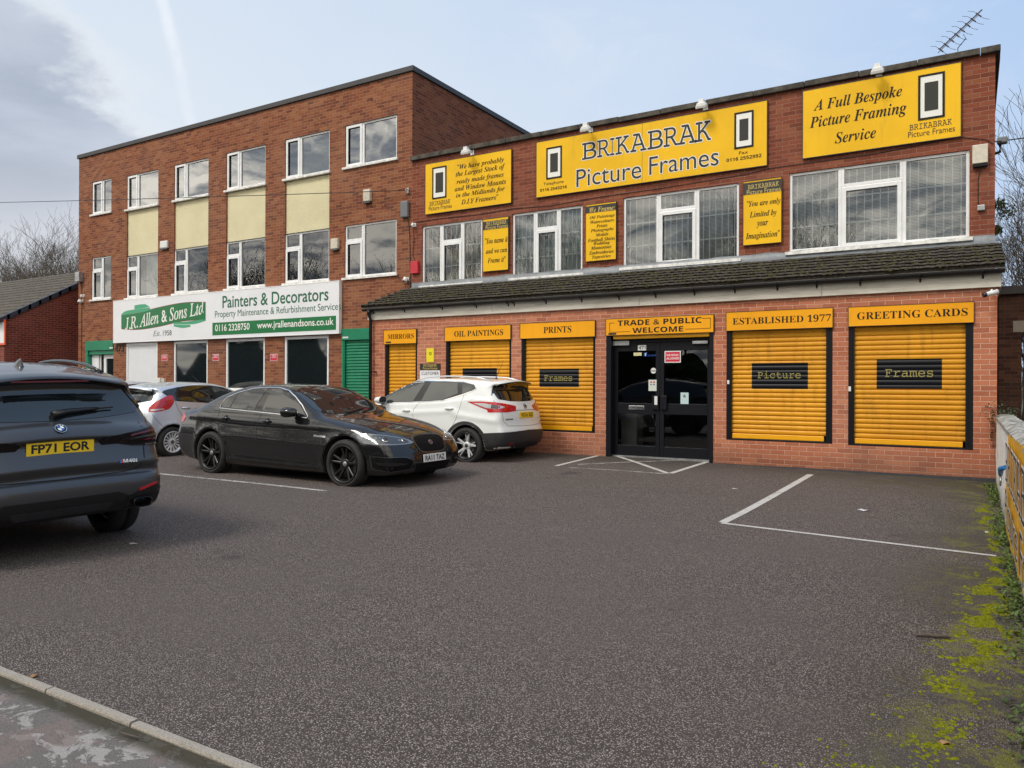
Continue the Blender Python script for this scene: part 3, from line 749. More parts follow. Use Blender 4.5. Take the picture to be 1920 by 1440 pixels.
# lean-to roof: stepped courses of mossy tiles
ze, zr = ZG + .075, (atY(762, 547, YB)[2] + atY(1864, 457, YB)[2]) / 2
ye, yr = YA - .15, YB - .005; NR = 7; mb = MB(); rr = random.Random(11)
for k in range(NR):
    t0, t1 = k / NR, (k + 1.12) / NR; t1 = min(t1, 1.0)
    y0, y1 = ye + (yr - ye) * t0, ye + (yr - ye) * t1; z0, z1 = ze + (zr - ze) * t0, ze + (zr - ze) * t1
    up = .062
    nx = 160; xs = np.linspace(XL - .17, XR + .09, nx + 1); base = len(mb.v)
    vs = []
    for i, x in enumerate(xs):
        j = rr.uniform(-.006, .005) + .006 * math.sin(x * 21); h = rr.uniform(-.003, .004) + .004 * math.sin(x * 42)
        vs += [(x, y0 + j, z0 + up + .020 + h), (x, y0 + j + .003, z0 + up - .006 + h), (x, y0 + .075, z0 + up - .008), (x, y0 + .080, z0 - .012), (x, y1 + .075, z1 + .004 + rr.uniform(-.003, .003))]
    fs = []
    for i in range(nx):
        a, b = 5 * i, 5 * i + 5; fs += [(a, a + 4, b + 4, b), (a + 1, a, b, b + 1), (a + 2, a + 1, b + 1, b + 2), (a + 3, a + 2, b + 2, b + 3)]
    mb.add(vs, fs)
    mb.quad((XL - .17, y0, z0 - .01), (XL - .17, y0, z0 + up + .028), (XL - .17, y1, z1 + up * .4), (XL - .17, y1, z1 - .01))
    mb.quad((XR + .09, y0, z0 - .01), (XR + .09, y1, z1 - .01), (XR + .09, y1, z1 + up * .4), (XR + .09, y0, z0 + up + .028))
mb.quad((XL - .17, ye, ze - .02), (XR + .09, ye, ze - .02), (XR + .09, yr, zr - .02), (XL - .17, yr, zr - .02))
roof = mb.build('lean_to_roof', M['tiles'], shop)
def mossm(name, a, b):
    t = NT(name); g = t.geo(); n = t.noise(g, 45, 4, .7); t.p(Base_Color=t.mix(t.mr(n, .3, .7), (*a, 1), (*b, 1)), Roughness=1.); t.b.inputs['Specular IOR Level'].default_value = .1; t.bump(n, .8, .01); return t.m
M['roofmoss'] = mossm('roof_moss', (.022, .020, .010), (.075, .078, .022))
mb = MB()
for k in range(1500):
    kk = rr.randrange(NR); t0 = kk / NR + (rr.uniform(-.01, .02) if rr.random() < .8 else rr.uniform(0, .14)); x = rr.uniform(XL - .1, XR + .05)
    if rr.random() > .35 + .5 * math.sin(x * 2.1 + kk * 1.7) ** 2: continue
    y, z = ye + (yr - ye) * t0, ze + (zr - ze) * t0 + .052; s_ = rr.uniform(.010, .030)
    mb.lathe([(.001, s_ * .75), (s_ * .7, s_ * .5), (s_ * rr.uniform(.9, 1.4), -s_ * .3)], (x, y, z), (rr.uniform(-.2, .2), -.3, 1), 6)
mb.build('roof_moss', M['roofmoss'], roof)['kind'] = 'stuff'
mb = MB(); zf = zr + .025
nx = 40; xs = np.linspace(XL + .02, XR, nx + 1); vs = []
for x in xs: vs += [(x, YB - .012, zf + .15 + .012 * math.sin(x * 9) + rr.uniform(-.006, .006)), (x, YB - .03, zf + .03), (x, YB - .16, zf - .015 + rr.uniform(-.01, .01))]
mb.add(vs, [q for i in range(nx) for q in ((3 * i, 3 * i + 1, 3 * i + 4, 3 * i + 3), (3 * i + 1, 3 * i + 2, 3 * i + 5, 3 * i + 4))], 0, True)
mb.build('flashing', M['lead'], shop)
# shutters and door
def prect(xl, yl0, yl1, xr, yr0, yr1): return rect(xl, yl0, yl1, xr, yr0, yr1, YA)
pn_est = prect(1408, 679.5, 729.5, 1513.7, 678, 729.5); pn_car = prect(1643, 672.7, 729.3, 1766, 671.7, 729.5)
pn_pri = prect(1008.8, 691, 726.8, 1083, 690.3, 726.8); pn_oil = prect(864.5, 690.5, 728, 928.8, 690, 728)
sh = {}
for k, lab, pnl in (('mirrors', 'narrow yellow roller shutter', None), ('oil', None, pn_oil), ('prints', None, pn_pri), ('est', None, pn_est), ('cards', None, pn_car)):
    v = SH[k]; gl, grr = (.075, .05) if k in ('mirrors', 'oil', 'prints') else (.085, .10)
    sh[k] = shutter(shop, 'roller_shutter', (v[0], v[1], v[2], ZS[k] - .0), YA + .02, 'shutteryellow', gw=gl, gwr=grr, panel=pnl, bar=True)
def sprayed(o, t, xl, xr, yc, h):
    mb = MB(); tl(mb, t, xl, xr, yc, h, YA + .045, 'mono', off=.0, lift=.0); mb.build('lettering', M['letspray'], o)
sprayed(sh['est'], 'Picture', 1420, 1500.7, 702.5, 14); sprayed(sh['cards'], 'Frames', 1659, 1749, 699.5, 15); sprayed(sh['prints'], 'Frames', 1020, 1072.5, 709, 11)
for k, q in (('est', (1363.5, 713, 720, 1367.5)), ('cards', (1590.8, 724.5, 733.5, 1595.5))):
    r = rect(q[0], q[1], q[2], q[3], q[1], q[2], YA); MB().box(r[0], r[1], YA - .0055, YA - .0015, r[2], r[3]).build('sticker', M['whitebox'], sh[k])
# entrance doors
v = SH['door']; zb = gz(-4.6, YA) + .02; zt = ZS['door']; yd = YA + .13
dx0, dx1 = v[0] + .10, v[1] - .065; dm = atY(1237, 740, yd)[0]
ent = MB(); ent.box(v[0] + .002, v[0] + .10, YA - .015, YA + .2, zb - .05, zt); ent.box(v[1] - .065, v[1] - .002, YA - .015, YA + .2, zb - .05, zt)
ztd = atY(1237, 641, yd)[2]
ent.box(dx0 + .001, dx1 - .001, yd - .01, yd + .07, ztd - .005, zt); ent.box(dx0 + .001, dx1 - .001, yd - .02, yd + .07, zb - .05, zb)
entrance = ent.build('entrance', M['black'], shop, bevel=.004)
mb = MB(); mb.box(dx0 + .03, dx1 - .01, YA + .01, YA + .075, zt - .075, zt + .01); mb.build('shutter_end', M['baryellow'], entrance, bevel=.012)
mb = MB(); mb.box(dx0, dx1, yd - .06, yd - .021, zb - .03, zb + .012); mb.build('threshold', M['steel'], entrance)
zm0, zm1 = atY(1200, 772, yd)[2], atY(1200, 758, yd)[2]
for (a, b) in ((dx0 + .004, dm - .003), (dm + .003, dx1 - .004)):
    d = MB(); s_ = .075
    d.box(a, a + s_, yd, yd + .05, zb + .012, ztd - .01); d.box(b - s_, b, yd, yd + .05, zb + .012, ztd - .01)
    d.box(a + s_, b - s_, yd, yd + .05, zb + .012, zb + .20); d.box(a + s_, b - s_, yd, yd + .05, zm0 - .04, zm1 + .02); d.box(a + s_, b - s_, yd, yd + .05, ztd - .16, ztd - .01)
    do = d.build('door', M['black'], shop, bevel=.004)
    g = MB()
    for (c, e) in ((zb + .20, zm0 - .04), (zm1 + .02, ztd - .16)): g.quad((a + s_ - .003, yd + .025, c - .003), (b - s_ + .003, yd + .025, c - .003), (b - s_ + .003, yd + .025, e + .003), (a + s_ - .003, yd + .025, e + .003))
    g.build('pane', M['doorglass'], do)
    if a < dm - .5:
        q = rect(1178.5, 761, 768.5, 1208, 760.5, 768, yd - .01); MB().box(q[0], q[1], yd - .012, yd - .001, q[2], q[3]).build('letter_plate', M['chrome'], do, bevel=.004)
        q = rect(1223, 742, 768, 1235, 742, 768, yd - .03); h = MB(); h.box(q[0], q[1], yd - .045, yd - .001, q[2], q[3]); h.build('lock_box', M['black'], do, bevel=.006)
        q = rect(1227, 743, 759, 1232.5, 743, 759, yd - .05); MB().box(q[0], q[1], yd - .052, yd - .0455, q[2], q[3]).build('keypad', M['whitebox'], do)
    else:
        q = rect(1238.5, 742, 768, 1250, 742, 768, yd - .03); MB().box(q[0], q[1], yd - .045, yd - .001, q[2], q[3]).build('lock_box', M['black'], do, bevel=.006)
    q = rect(1150 if a < dm - .5 else 1298.5, 637, 646 if a < dm - .5 else 643, 1180 if a < dm - .5 else 1327.5, 637, 646 if a < dm - .5 else 642, yd - .04)
    MB().box(q[0], q[1], yd - .055, yd - .012, q[2] - .02, q[3] - .02).build('door_closer', M['steel'], do, bevel=.006)
# stickers on the doors
def sticker(name, label, q, mat, lines=(), edge=None, y=None, cat='notice', inner=None):
    y = y or (yd - .004); r = rect(q[0], q[1], q[2], q[3], q[1], q[2], y)
    o = MB().box(r[0], r[1], y, y + .003, r[2], r[3]).build(name, M[mat]); tag(o, label, cat)
    if inner: MB().box(r[0] + inner[1], r[1] - inner[1], y - .002, y - .0005, r[2] + inner[1], r[3] - inner[1]).build('panel', M[inner[0]], o)
    for (t, xl, xr, yc, h, sty, mk) in lines:
        m_ = MB(); tl(m_, t, xl, xr, yc, h, y - .003, sty); m_.build('lettering', M[mk], o)
    return o
M['stickerblue'] = simple('sticker_blue', (.012, .06, .30), .4); M['paperblue'] = simple('pale_blue_paper', (.50, .64, .67), .6); M['papergreen'] = simple('pale_green_paper', (.60, .66, .60), .6); M['stickeryel'] = simple('pale_yellow_sticker', (.66, .62, .34), .5)
sticker('number_plaque', 'white plaque numbered 471 over the left entrance door pane', 'x' and (1196, 647, 657, 1211.5), 'whitebox', [('471', 1197.5, 1210, 652, 6.5, '', 'lettering')])
sticker('sign', 'red and white sign banning dogs on the right entrance door', (1246, 658, 680, 1276.5), 'whitebox', [('NO DOGS', 1250, 1272, 665.7, 4.2, 'bo', 'letwhite'), ('ALLOWED', 1249.5, 1273, 672, 4.2, 'bo', 'letwhite')], inner=('redsign', .018))
o = MB().lathe([(.0005, -.003), (.052, -.003), (.052, 0)], atY(1225.3, 695, yd - .003), (0, 1, 0), 28, 0, False).build('push_sticker', M['whitebox']); tag(o, 'round white push sticker on the left entrance door', 'sticker')
m_ = MB(); tl(m_, 'PUSH', 1221, 1230, 695.3, 3.5, yd - .008, 'bo'); m_.build('lettering', M['lettering'], o)
sticker('sticker', 'small pale yellow sticker at the top of the left door pane', (1188, 661, 667, 1203), 'stickeryel')
o = sticker('sticker', 'blue social page sticker at the top of the left door pane', (1207, 661, 668, 1213), 'stickerblue', [('f', 1209, 1212, 664.7, 5.5, 'bo', 'letwhite'), ('facebook', 1214.5, 1231, 666, 3.6, 'bo', 'stickerblue')])
sticker('notice', 'pale green payment notice on the left entrance door above the lock', (1216, 712, 733, 1231), 'papergreen', [('■ ■', 1219, 1228, 716.5, 2.5, '', 'redsign'), ('■ ■', 1219, 1228, 721, 2., '', 'grey_plastic')])
sticker('notice', 'pale blue paper notice on the right entrance door', (1276, 736, 757.5, 1291), 'paperblue', [('&', 1281, 1286, 742.5, 5, 'bo', 'letgrey')])
# room behind the doors
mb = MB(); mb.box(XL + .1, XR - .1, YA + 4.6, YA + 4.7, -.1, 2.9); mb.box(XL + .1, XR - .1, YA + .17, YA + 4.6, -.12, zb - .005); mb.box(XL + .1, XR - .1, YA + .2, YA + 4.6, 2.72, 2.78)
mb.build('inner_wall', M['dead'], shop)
M['slat'] = simple('slatwall_cream', (.34, .29, .21), .7); M['pedestal'] = simple('grey_pedestal', (.36, .35, .32), .7)
ds = thing('display_rack', 'cream slatted display rack seen through the right entrance door', 'display rack', (-3.35, YA + 1.75, zb))
mb = MB()
for k in range(11): mb.box(-.62, -.02, 0, .03, .15 + .155 * k, .15 + .155 * k + .14); mb.box(.04, .62, -.12, -.09, .15 + .155 * k, .15 + .155 * k + .14)
mb.build('slat_panel', M['slat'], ds); MB().box(-.66, .66, .031, .06, 0, 1.95).build('frame', M['wood_dark'], ds)
pd = MB(); pd.box(-.2, .2, -.2, .2, 0, .12); pd.box(-.16, .16, -.16, .16, .12, .86); pd.box(-.2, .2, -.2, .2, .86, .92)
o = pd.build('pedestal', M['pedestal'], loc=(atY(1185, 800, YA + .75)[0], YA + .75, zb), bevel=.01); tag(o, 'grey square pedestal seen through the left entrance door', 'pedestal')
# sign boards over the openings
def opening_sign(k, label, q, lines):
    r = rect(*q, YA); return board('sign_board', label, 'sign', (r[0], r[1], ZS[k], r[3]), YA, 'signorange', th=.035, gap=.0, edge='signblack', ew=.006)
OS = {}
OS['mirrors'] = opening_sign('mirrors', 'narrow orange sign board reading MIRRORS', (721.4, 619.4, 645, 782, 617.2, 643.6), 0)
OS['oil'] = opening_sign('oil', 'orange sign board reading OIL PAINTINGS', (835.8, 614.3, 640, 958.8, 608.8, 635.8), 0)
OS['prints'] = opening_sign('prints', 'orange sign board reading PRINTS', (977, 606.8, 635.5, 1116.8, 601.3, 630.5), 0)
OS['door'] = opening_sign('door', 'orange sign board over the entrance reading TRADE & PUBLIC WELCOME', (1137.5, 599.3, 630, 1338.8, 589.3, 621.8), 0)
OS['est'] = opening_sign('est', 'orange sign board reading ESTABLISHED 1977', (1363, 586.8, 620.8, 1561.8, 576.8, 613.3), 0)
OS['cards'] = opening_sign('cards', 'orange sign board reading GREETING CARDS', (1591.7, 576.7, 612.3, 1825.7, 566, 604.3), 0)
for k, ls in (('mirrors', [('MIRRORS', 727, 775.6, 630.6, 9.3)]), ('oil', [('OIL PAINTINGS', 851, 942.5, 624.5, 11)]), ('prints', [('PRINTS', 1019, 1071, 618, 12)]),
              ('est', [('ESTABLISHED 1977', 1371, 1555, 599, 13)]), ('cards', [('GREETING CARDS', 1604, 1810.7, 588.7, 14)])):
    letters(OS[k][0], OS[k][1], [(*l, 'sb', {'off': -.004}) for l in ls], 'lettering')
letters(*OS['door'], [('TRADE & PUBLIC', 1156, 1313, 603, 10.5, 'bo'), ('WELCOME', 1185, 1280, 618, 10, 'bo')], 'lettering')
mb = MB(); yf = OS['door'][1] - .002
def seg(a, b, wd=.008):
    A, B = atY(*a, yf), atY(*b, yf); d = (B - A) / np.linalg.norm(B - A); n = np.array([-d[2], 0, d[0]]) * wd / 2
    mb.quad(A - n, B - n, B + n, A + n)
for a, b in (((1143, 606), (1143, 623)), ((1143, 606), (1152, 605.5)), ((1143, 623), (1181, 621.6)), ((1332, 596), (1332, 615)), ((1316, 597), (1332, 596.2)), ((1285, 617.3), (1332, 615.2))): seg(a, b)
mb.build('border_line', M['lettering'], OS['door'][0])
def maker(o, yf, q):  # small black maker's tag at the corner of a shutter box
    r = rect(*q, yf); MB().box(r[0], r[1], yf - .003, yf - .0005, r[2], r[3]).build('maker_tag', M['signblack'], o)
maker(*OS['mirrors'], (723.5, 640.5, 643.5, 733, 640.2, 643.2)); maker(*OS['door'], (1141, 624.5, 628, 1155.5, 623.8, 627.3))
# yellow boards on the upper wall
EMB = {}
def emblem(o, yf, q):
    """a plain empty picture frame"""
    r = rect(*q, yf); e = MB().box(r[0], r[1], yf - .004, yf - .0005, r[2], r[3]).build('emblem', M['letwhite'], o)
    MB().box(r[0] + .075, r[1] - .075, yf - .007, yf - .0045, r[2] + .12, r[3] - .12).build('emblem_mount', M['letgrey'], o)
    b = MB(); ring(b, r[0] - .02, r[1] + .02, r[2] - .02, r[3] + .02, .035, yf - .009, yf - .0045); b.build('emblem_border', M['lettering'], o)
r1 = rect(800, 309.5, 403, 960.5, 280.5, 380.5, YB); s1 = board('sign_board', 'yellow board high on the shop wall praising the largest stock of ready made frames', 'sign', r1, YB, 'signyellow', 'signblack')
letters(*s1, [('"We have probably', 857, 943.7, 307.5, 12.04, 'si'), ('the Largest Stock of', 853.7, 945.7, 320.5, 12.04, 'si'), ('ready made frames', 855.5, 943.7, 335, 11.61, 'si'), ('and Window Mounts', 851.7, 948, 347.3, 9.46, 'si'), ('in the Midlands for', 854, 945.5, 361, 10.75, 'si'), ('D.I.Y Framers"', 864.5, 933.5, 374, 9.46, 'si')], 'lettering')
letters(*s1, [('BRIKABRAK', 805.5, 844, 379.8, 7.5, 'mono', {'off': .0}), ('Picture Frames', 803.7, 847, 388.5, 8, '', {'off': .0})], 'letgrey', 'small_lettering')
emblem(*s1, (812, 316, 372, 836, 312, 369))
r2 = rect(1008, 270.5, 373, 1439, 187.5, 308.7, YB); s2 = board('sign_board', 'long yellow shop name board with large charcoal lettering and two phone numbers', 'sign', r2, YB, 'signyellow', 'signblack')
BIG = [('B', 1091, 1118.5), ('R', 1119.5, 1143), ('I', 1144, 1152), ('K', 1154, 1180), ('A', 1182, 1212), ('B', 1214, 1243), ('R', 1244, 1271), ('A', 1272, 1305), ('K', 1304, 1333)]
def bigname(grow, lift, mat, nm):
    mb = MB(); yf = s2[1]
    for ch, a, b in BIG:
        f = ((a + b) / 2 - 1090.5) / 242.; yc = 284.8 + (243.8 - 284.8) * f; h = 31 + 6.5 * f
        tl(mb, ch, a, b, yc, h, yf, 'mono', off=-.001, lift=lift, grow=grow)
    tl(mb, 'Picture', 1079.5, 1201, 326, 33.5, yf, '', off=-.001, lift=lift, grow=grow * 1.1); tl(mb, 'Frames', 1216, 1346, 302, 34.5, yf, '', off=-.001, lift=lift, grow=grow * 1.1)
    mb.build(nm, M[mat], s2[0])
bigname(.024, .002, 'letwhite', 'lettering_outline'); bigname(0., .004, 'letgrey', 'lettering')
letters(*s2, [('Telephone', 1018.7, 1056.7, 343.6, 7.2, ''), ('0116 2543216', 1012.5, 1062.5, 353.6, 5.6, 'bo'), ('Fax', 1385.7, 1402.5, 285.8, 6.2, ''), ('0116 2552992', 1361.7, 1427.5, 296.0, 6.4, 'bo')], 'lettering', 'phone_lettering')
emblem(*s2, (1026, 279, 335, 1052, 275, 331)); emblem(*s2, (1379, 214, 278, 1411, 208, 273))
mb = MB(); xj = atY(1204, 280, s2[1])[0]; mb.box(xj - .003, xj + .003, s2[1] - .0015, s2[1] + .001, r2[2] + .003, r2[3] - .003); mb.build('panel_joint', M['signblack'], s2[0])
r3 = rect(1506.5, 173.5, 298, 1801.5, 118, 257, YB); s3 = board('sign_board', 'yellow board at the right end of the upper wall advertising bespoke framing', 'sign', r3, YB, 'signyellow', 'signblack')
letters(*s3, [('A Full Bespoke', 1523.4, 1689, 187, 26, 'si'), ('Picture Framing', 1515.7, 1697, 219, 27, 'si'), ('Service', 1565, 1642, 253.5, 21, 'si')], 'lettering')
letters(*s3, [('BRIKABRAK', 1704.7, 1784, 233.8, 10.5, 'mono', {'off': .0}), ('Picture Frames', 1702, 1790, 247, 11, '')], 'letgrey', 'small_lettering')
emblem(*s3, (1724, 144, 224, 1769, 136, 217))
def small_sign(label, q, hd, name_lines, body, head_only=None):
    r = rect(*q, YB); o, yf = board('sign_board', label, 'sign', r, YB, 'signyellow', 'signblack', ew=.008)
    h = rect(*hd, YB); MB().box(r[0] + .003, r[1] - .003, yf - .004, yf - .0005, h[2], h[3]).build('header', M['signblack'], o)
    letters(o, yf - .004, name_lines, 'letcream', 'header_lettering'); letters(o, yf, body, 'lettering')
small_sign('small yellow sign reading You name it and we can Frame it', (908, 413, 509.5, 955, 407, 506), (908, 417, 432.5, 955, 411, 427),
           [('BRIKABRAK', 911.7, 949.5, 417.7, 7.5, 'mono'), ('Picture Frames', 910.5, 952, 425.2, 7.5, '')],
           [('"You name it', 909.3, 952, 450, 11, 'si'), ('and we can', 911, 950.5, 469.5, 9.5, 'si'), ('Frame it"', 914.3, 947.5, 487, 10, 'si')])
small_sign('small yellow sign listing what the shop frames from paintings to tapestries', (1100.3, 386, 491, 1156.7, 378.7, 486), (1100.3, 388, 401, 1156.7, 381.5, 395), [('We Frame:', 1105, 1152.5, 391.8, 9.5, 'si')],
           [(t, 1000 + a / 4, 1000 + b / 4, 180 + y / 4, h * .82, 'si') for t, a, b, y, h in (('Oil Paintings', 423, 610, 905, 9), ('Watercolours', 427, 605, 938, 7.5), ('Prints', 473, 557, 972, 7.5), ('Photographs', 430, 602, 1005, 9), ('Medals', 467, 563, 1037, 7.5), ('Football Shirts', 408, 612, 1075, 7.8), ('Wedding', 452, 573, 1105, 9), ('Momentoes', 432, 585, 1135, 7.5), ('Embroideries', 418, 602, 1170, 7.8), ('Tapestries', 440, 580, 1206, 9))])
small_sign('small yellow sign reading You are only Limited by your Imagination', (1395, 342.5, 461, 1466, 333.7, 454.5), (1395, 344.5, 367, 1466, 336.5, 359), [('BRIKABRAK', 1402, 1460, 347.8, 8, 'mono'), ('Picture Frames', 1400, 1463.5, 357.6, 8.5, '')],
           [('"You are only', 1400, 1463, 380.5, 14, 'si'), ('Limited by', 1405.5, 1455.5, 401.5, 14, 'si'), ('your', 1418.7, 1440, 420.8, 12, 'si'), ('Imagination"', 1398, 1461.5, 441.5, 15, 'si')])
# notices by the narrow shutter
r = rect(800, 653.5, 679, 813.8, 652.8, 678.5, YA); o, yf = board('notice', 'small yellow neighbourhood watch style notice beside the narrow shutter', 'notice', r, YA, 'notice_yellow', gap=.002, th=.008)
mb = MB(); mb.lathe([(.022, -.001), (.034, -.001), (.034, 0)], atY(806.8, 663, yf - .001), (0, 1, 0), 20, 0, False); mb.build('symbol', M['lettering'], o)
mb = MB()
for y in (657, 670.3, 673, 675.5): tl(mb, 'neighbourhood', 801.5, 812.3, y, 1.6, yf, 'bo', lift=.002)
r = rect(788, 682, 694.3, 826, 681.5, 694, YA); o, yf = board('sign_board', 'black name board with cream lettering above a white parking sign', 'sign', r, YA, 'signblack', gap=.002, th=.01)
letters(o, yf, [('BRIKABRAK', 793.8, 818.5, 685, 4.6, 'mono'), ('Picture Frames', 793, 820, 690.5, 4.6, '')], 'letcream')
r = rect(788, 694.7, 721, 825.3, 694.5, 721, YA); o, yf = board('sign_board', 'white CUSTOMER parking sign partly hidden by the white car roof', 'sign', r, YA, 'signwhite', gap=.002, th=.01)
letters(o, yf, [('CUSTOMER', 790.3, 822.8, 700, 6.2, '')], 'letgrey')

# ================================================================== PAINTERS' OFFICE (left-hand building)
CL = (atY(145, 300, YB)[0] + atY(150, 640, YB)[0]) / 2; CZ = (atY(145, 297, YB)[2] + atY(773, 137, YB)[2]) / 2
off = wthing('office_building', 'three storey orange brick office block with cream panels between its windows', 'building', (-18.7, YB, 0))
T = [(171.7, 341, 403.7, 208.4, 334.4, 396), (237.1, 328.3, 391.5, 296.4, 317.3, 382.4), (327, 310.5, 375.3, 391.4, 296.8, 365), (423.8, 288, 357.7, 497.8, 272.8, 346.7), (533.5, 262.7, 337.6, 617.9, 245.9, 322.3), (646.3, 236.7, 317.1, 742.9, 215.6, 299.7)]
F1 = [(172.6, 482.3, 561.7, 208.4, 480.1, 559.6), (237.7, 477, 555, 296.4, 471.9, 551.9), (325.4, 466.4, 548.9, 389.6, 460.3, 545.2), (423.8, 454.6, 541.1, 497.2, 446.4, 537.1), (534.5, 439.3, 532.5, 617, 431.1, 528), (646.9, 423.1, 524, 744.4, 410.9, 517.3)]
RT = [rect(*q, YB) for q in T]; RF = [rect(*q, YB) for q in F1]
# level the two rows and line the bays up, as built
zt0, zt1 = np.mean([r[2] for r in RT]), np.mean([r[3] for r in RT]); zf0, zf1 = np.mean([r[2] for r in RF[1:]]), np.mean([r[3] for r in RF[1:]])
for i in range(6):
    a, b = (RT[i][0] + RF[i][0]) / 2, (RT[i][1] + RF[i][1]) / 2
    RT[i] = (a, b, RT[i][2] if i == 0 else zt0, RT[i][3] if i == 0 else zt1); RF[i] = (a, b, RF[i][2] if i == 0 else zf0, RF[i][3] if i == 0 else zf1)
gws = [rect(239.5, 641, 745, 295.4, 640, 745, YB), rect(325.8, 639.8, 722, 390, 637.4, 722, YB), rect(422.8, 636.2, 723, 497, 634.5, 723, YB), rect(533.7, 633, 726, 618, 631.4, 726, YB)]
gt = np.mean([g[3] for g in gws]); GW = [(RT[i + 1][0] - .0, RT[i + 1][1] + .0, .05 if i == 0 else 1.16, gt) for i, g in enumerate(gws)]
GD = rect(161, 639, 800, 212.5, 639, 800, YB); GD = (GD[0], GD[1], -.05, GD[3]); GS = rect(641, 616.5, 800, 700, 615, 800, YB); GS = (GS[0], XL + .01, -.05, GS[3])
PN = [(RT[i][0], RT[i][1], RF[i][3], RT[i][2]) for i in range(1, 5)]
UND = [(g[0], g[1], -.05, 1.16) for g in GW[1:]]
mb = MB(); holed(mb, CL, XL, -.35, CZ, YB, RT + RF + PN + GW + UND + [GD, GS], .10)
fw_ = mb.build('front_wall', M['brick_left'], off)
mb = MB(); mb.quad((XL, YB, -.3), (XL, YB + 12, -.3), (XL, YB + 12, CZ), (XL, YB, CZ)); mb.quad((CL, YB + 12, -.3), (CL, YB, -.3), (CL, YB, CZ), (CL, YB + 12, CZ)); mb.quad((XL, YB + 12, -.3), (CL, YB + 12, -.3), (CL, YB + 12, CZ), (XL, YB + 12, CZ))
mb.build('side_wall', M['brick_side'], off)
mb = MB(); e = .05
mb.box(CL - e, XL + e, YB - e, YB + .2, CZ, CZ + .13); mb.box(XL - .2, XL + e, YB + .203, YB + 12, CZ, CZ + .13); mb.box(CL - e, CL + .2, YB + .203, YB + 12, CZ, CZ + .13); mb.box(CL + .21, XL - .21, YB + .203, YB + 12, CZ - .2, CZ - .1)
mb.build('roof_edge', M['felt'], off, bevel=.01)
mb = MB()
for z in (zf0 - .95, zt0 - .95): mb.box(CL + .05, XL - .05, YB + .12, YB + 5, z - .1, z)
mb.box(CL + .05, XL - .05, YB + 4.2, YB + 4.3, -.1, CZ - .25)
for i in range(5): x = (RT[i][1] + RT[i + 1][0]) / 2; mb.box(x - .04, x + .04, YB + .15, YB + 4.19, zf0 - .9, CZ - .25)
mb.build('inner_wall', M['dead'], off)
for r in PN: MB().box(r[0] + .002, r[1] - .002, YB + .05, YB + .095, r[2] + .0, r[3] - .06).build('render_panel', M['cream'], off)
tv = lambda u: [(0, 0, u, 1, 1), (u, 0, 1, 1, 0)]
fv = lambda u: [(0, .70, u, 1, 0), (0, 0, u, .70, 1), (u, 0, 1, 1, 0)]
for i in range(6):
    bl = ('venetian', 'blind', .02, .98, .55, .98) if i == 3 else (('vertical', 'blind', .0, .45, .02, .98) if i == 0 else None)
    window(off, RT[i], YB, tv(.52 if i == 0 else .335), blind=bl, glassm='glass_sky')
    window(off, RF[i], YB, fv(.52 if i == 0 else .35), blind=(('curtain', 'curtain', .45, .98, .02, .98) if i == 1 else None))
bx = RT[4]; o = MB().box(bx[0] + .45, bx[1] - .1, YB + .22, YB + .6, bx[2] + .02, bx[2] + .72).box(bx[0] + .75, bx[1] - .1, YB + .22, YB + .6, bx[2] + .721, bx[2] + .95).build('stacked_board', M['box']); tag(o, 'cream boards stacked inside a top floor window', 'boards')
for g in GW[1:]: window(off, g, YB, [(0, 0, 1, 1, 0)], glassm='darkglass', fw=.075, rec=.02)
mb = MB()
for g in UND: mb.box(g[0] + .002, g[1] - .002, YB + .02, YB + .06, -.2, 1.10)
mb.build('infill_panel', M['upvc'], off)
g = GW[0]; mb = MB(); ring(mb, g[0], g[1], g[2], g[3], .07, YB + .01, YB + .07); fr_ = mb.build('panel_frame', M['upvc'], off); MB().box(g[0] + .071, g[1] - .071, YB + .035, YB + .06, g[2] + .071, g[3] - .071).build('white_panel', M['shutterwhite'], fr_)
# green boxed doorway at the left, green shutter at the right
bz = atY(186, 657, YB)[2]
mb = MB(); mb.box(GD[0] + .001, GD[1] - .001, YB - .03, YB + .2, bz, GD[3]); gb = mb.build('shutter_box', M['shuttergreen'], off, bevel=.006)
mb = MB(); mb.box(GD[0] + .001, GD[0] + .13, YB - .02, YB + .1, -.05, bz - .001); mb.box(GD[0] + .131, GD[1], YB + .02, YB + .09, bz - .13, bz - .002); mb.build('guide_rail', M['shuttergreen'], gb, bevel=.005)
mb = MB(); mb.box(GD[0] + .14, GD[0] + .55, YB + .11, YB + .16, -.05, bz - .13); mb.box(GD[0] + .62, GD[0] + .66, YB + .11, YB + .16, -.05, bz - .13); dd = mb.build('door', M['upvc'], off, bevel=.005)
mb = MB(); x = GD[0] + .82; ring(mb, x, GD[1], -.05, bz - .13, .14, YB + .12, YB + .17); mb.build('door_frame', M['upvc'], dd, bevel=.005)
MB().quad((x + .14, YB + .15, .1), (GD[1] - .14, YB + .15, .1), (GD[1] - .14, YB + .15, bz - .27), (x + .14, YB + .15, bz - .27)).build('pane', M['darkglass'], dd)
bz2 = atY(660, 637.5, YB)[2]
mb = MB(); mb.box(GS[0] + .001, GS[1] - .002, YB - .03, YB + .2, bz2, GS[3]); gb2 = mb.build('shutter_box', M['shuttergreen'], off, bevel=.006)
shutter(off, 'roller_shutter', (GS[0], GS[1] - .003, -.05, bz2 - .002), YB + .0, 'shuttergreen', guide='shuttergreen', gw=.1, gwr=.05, sillb=False)
for q, o_ in (((642.5, 631.5, 634.5, 653, 631, 634), gb2), ((205.5, 651, 653.5, 211.5, 651, 653.5), gb)):
    r = rect(*q, YB - .03); MB().box(r[0], r[1], YB - .034, YB - .0305, r[2], r[3]).build('maker_tag', M['whitebox'], o_)
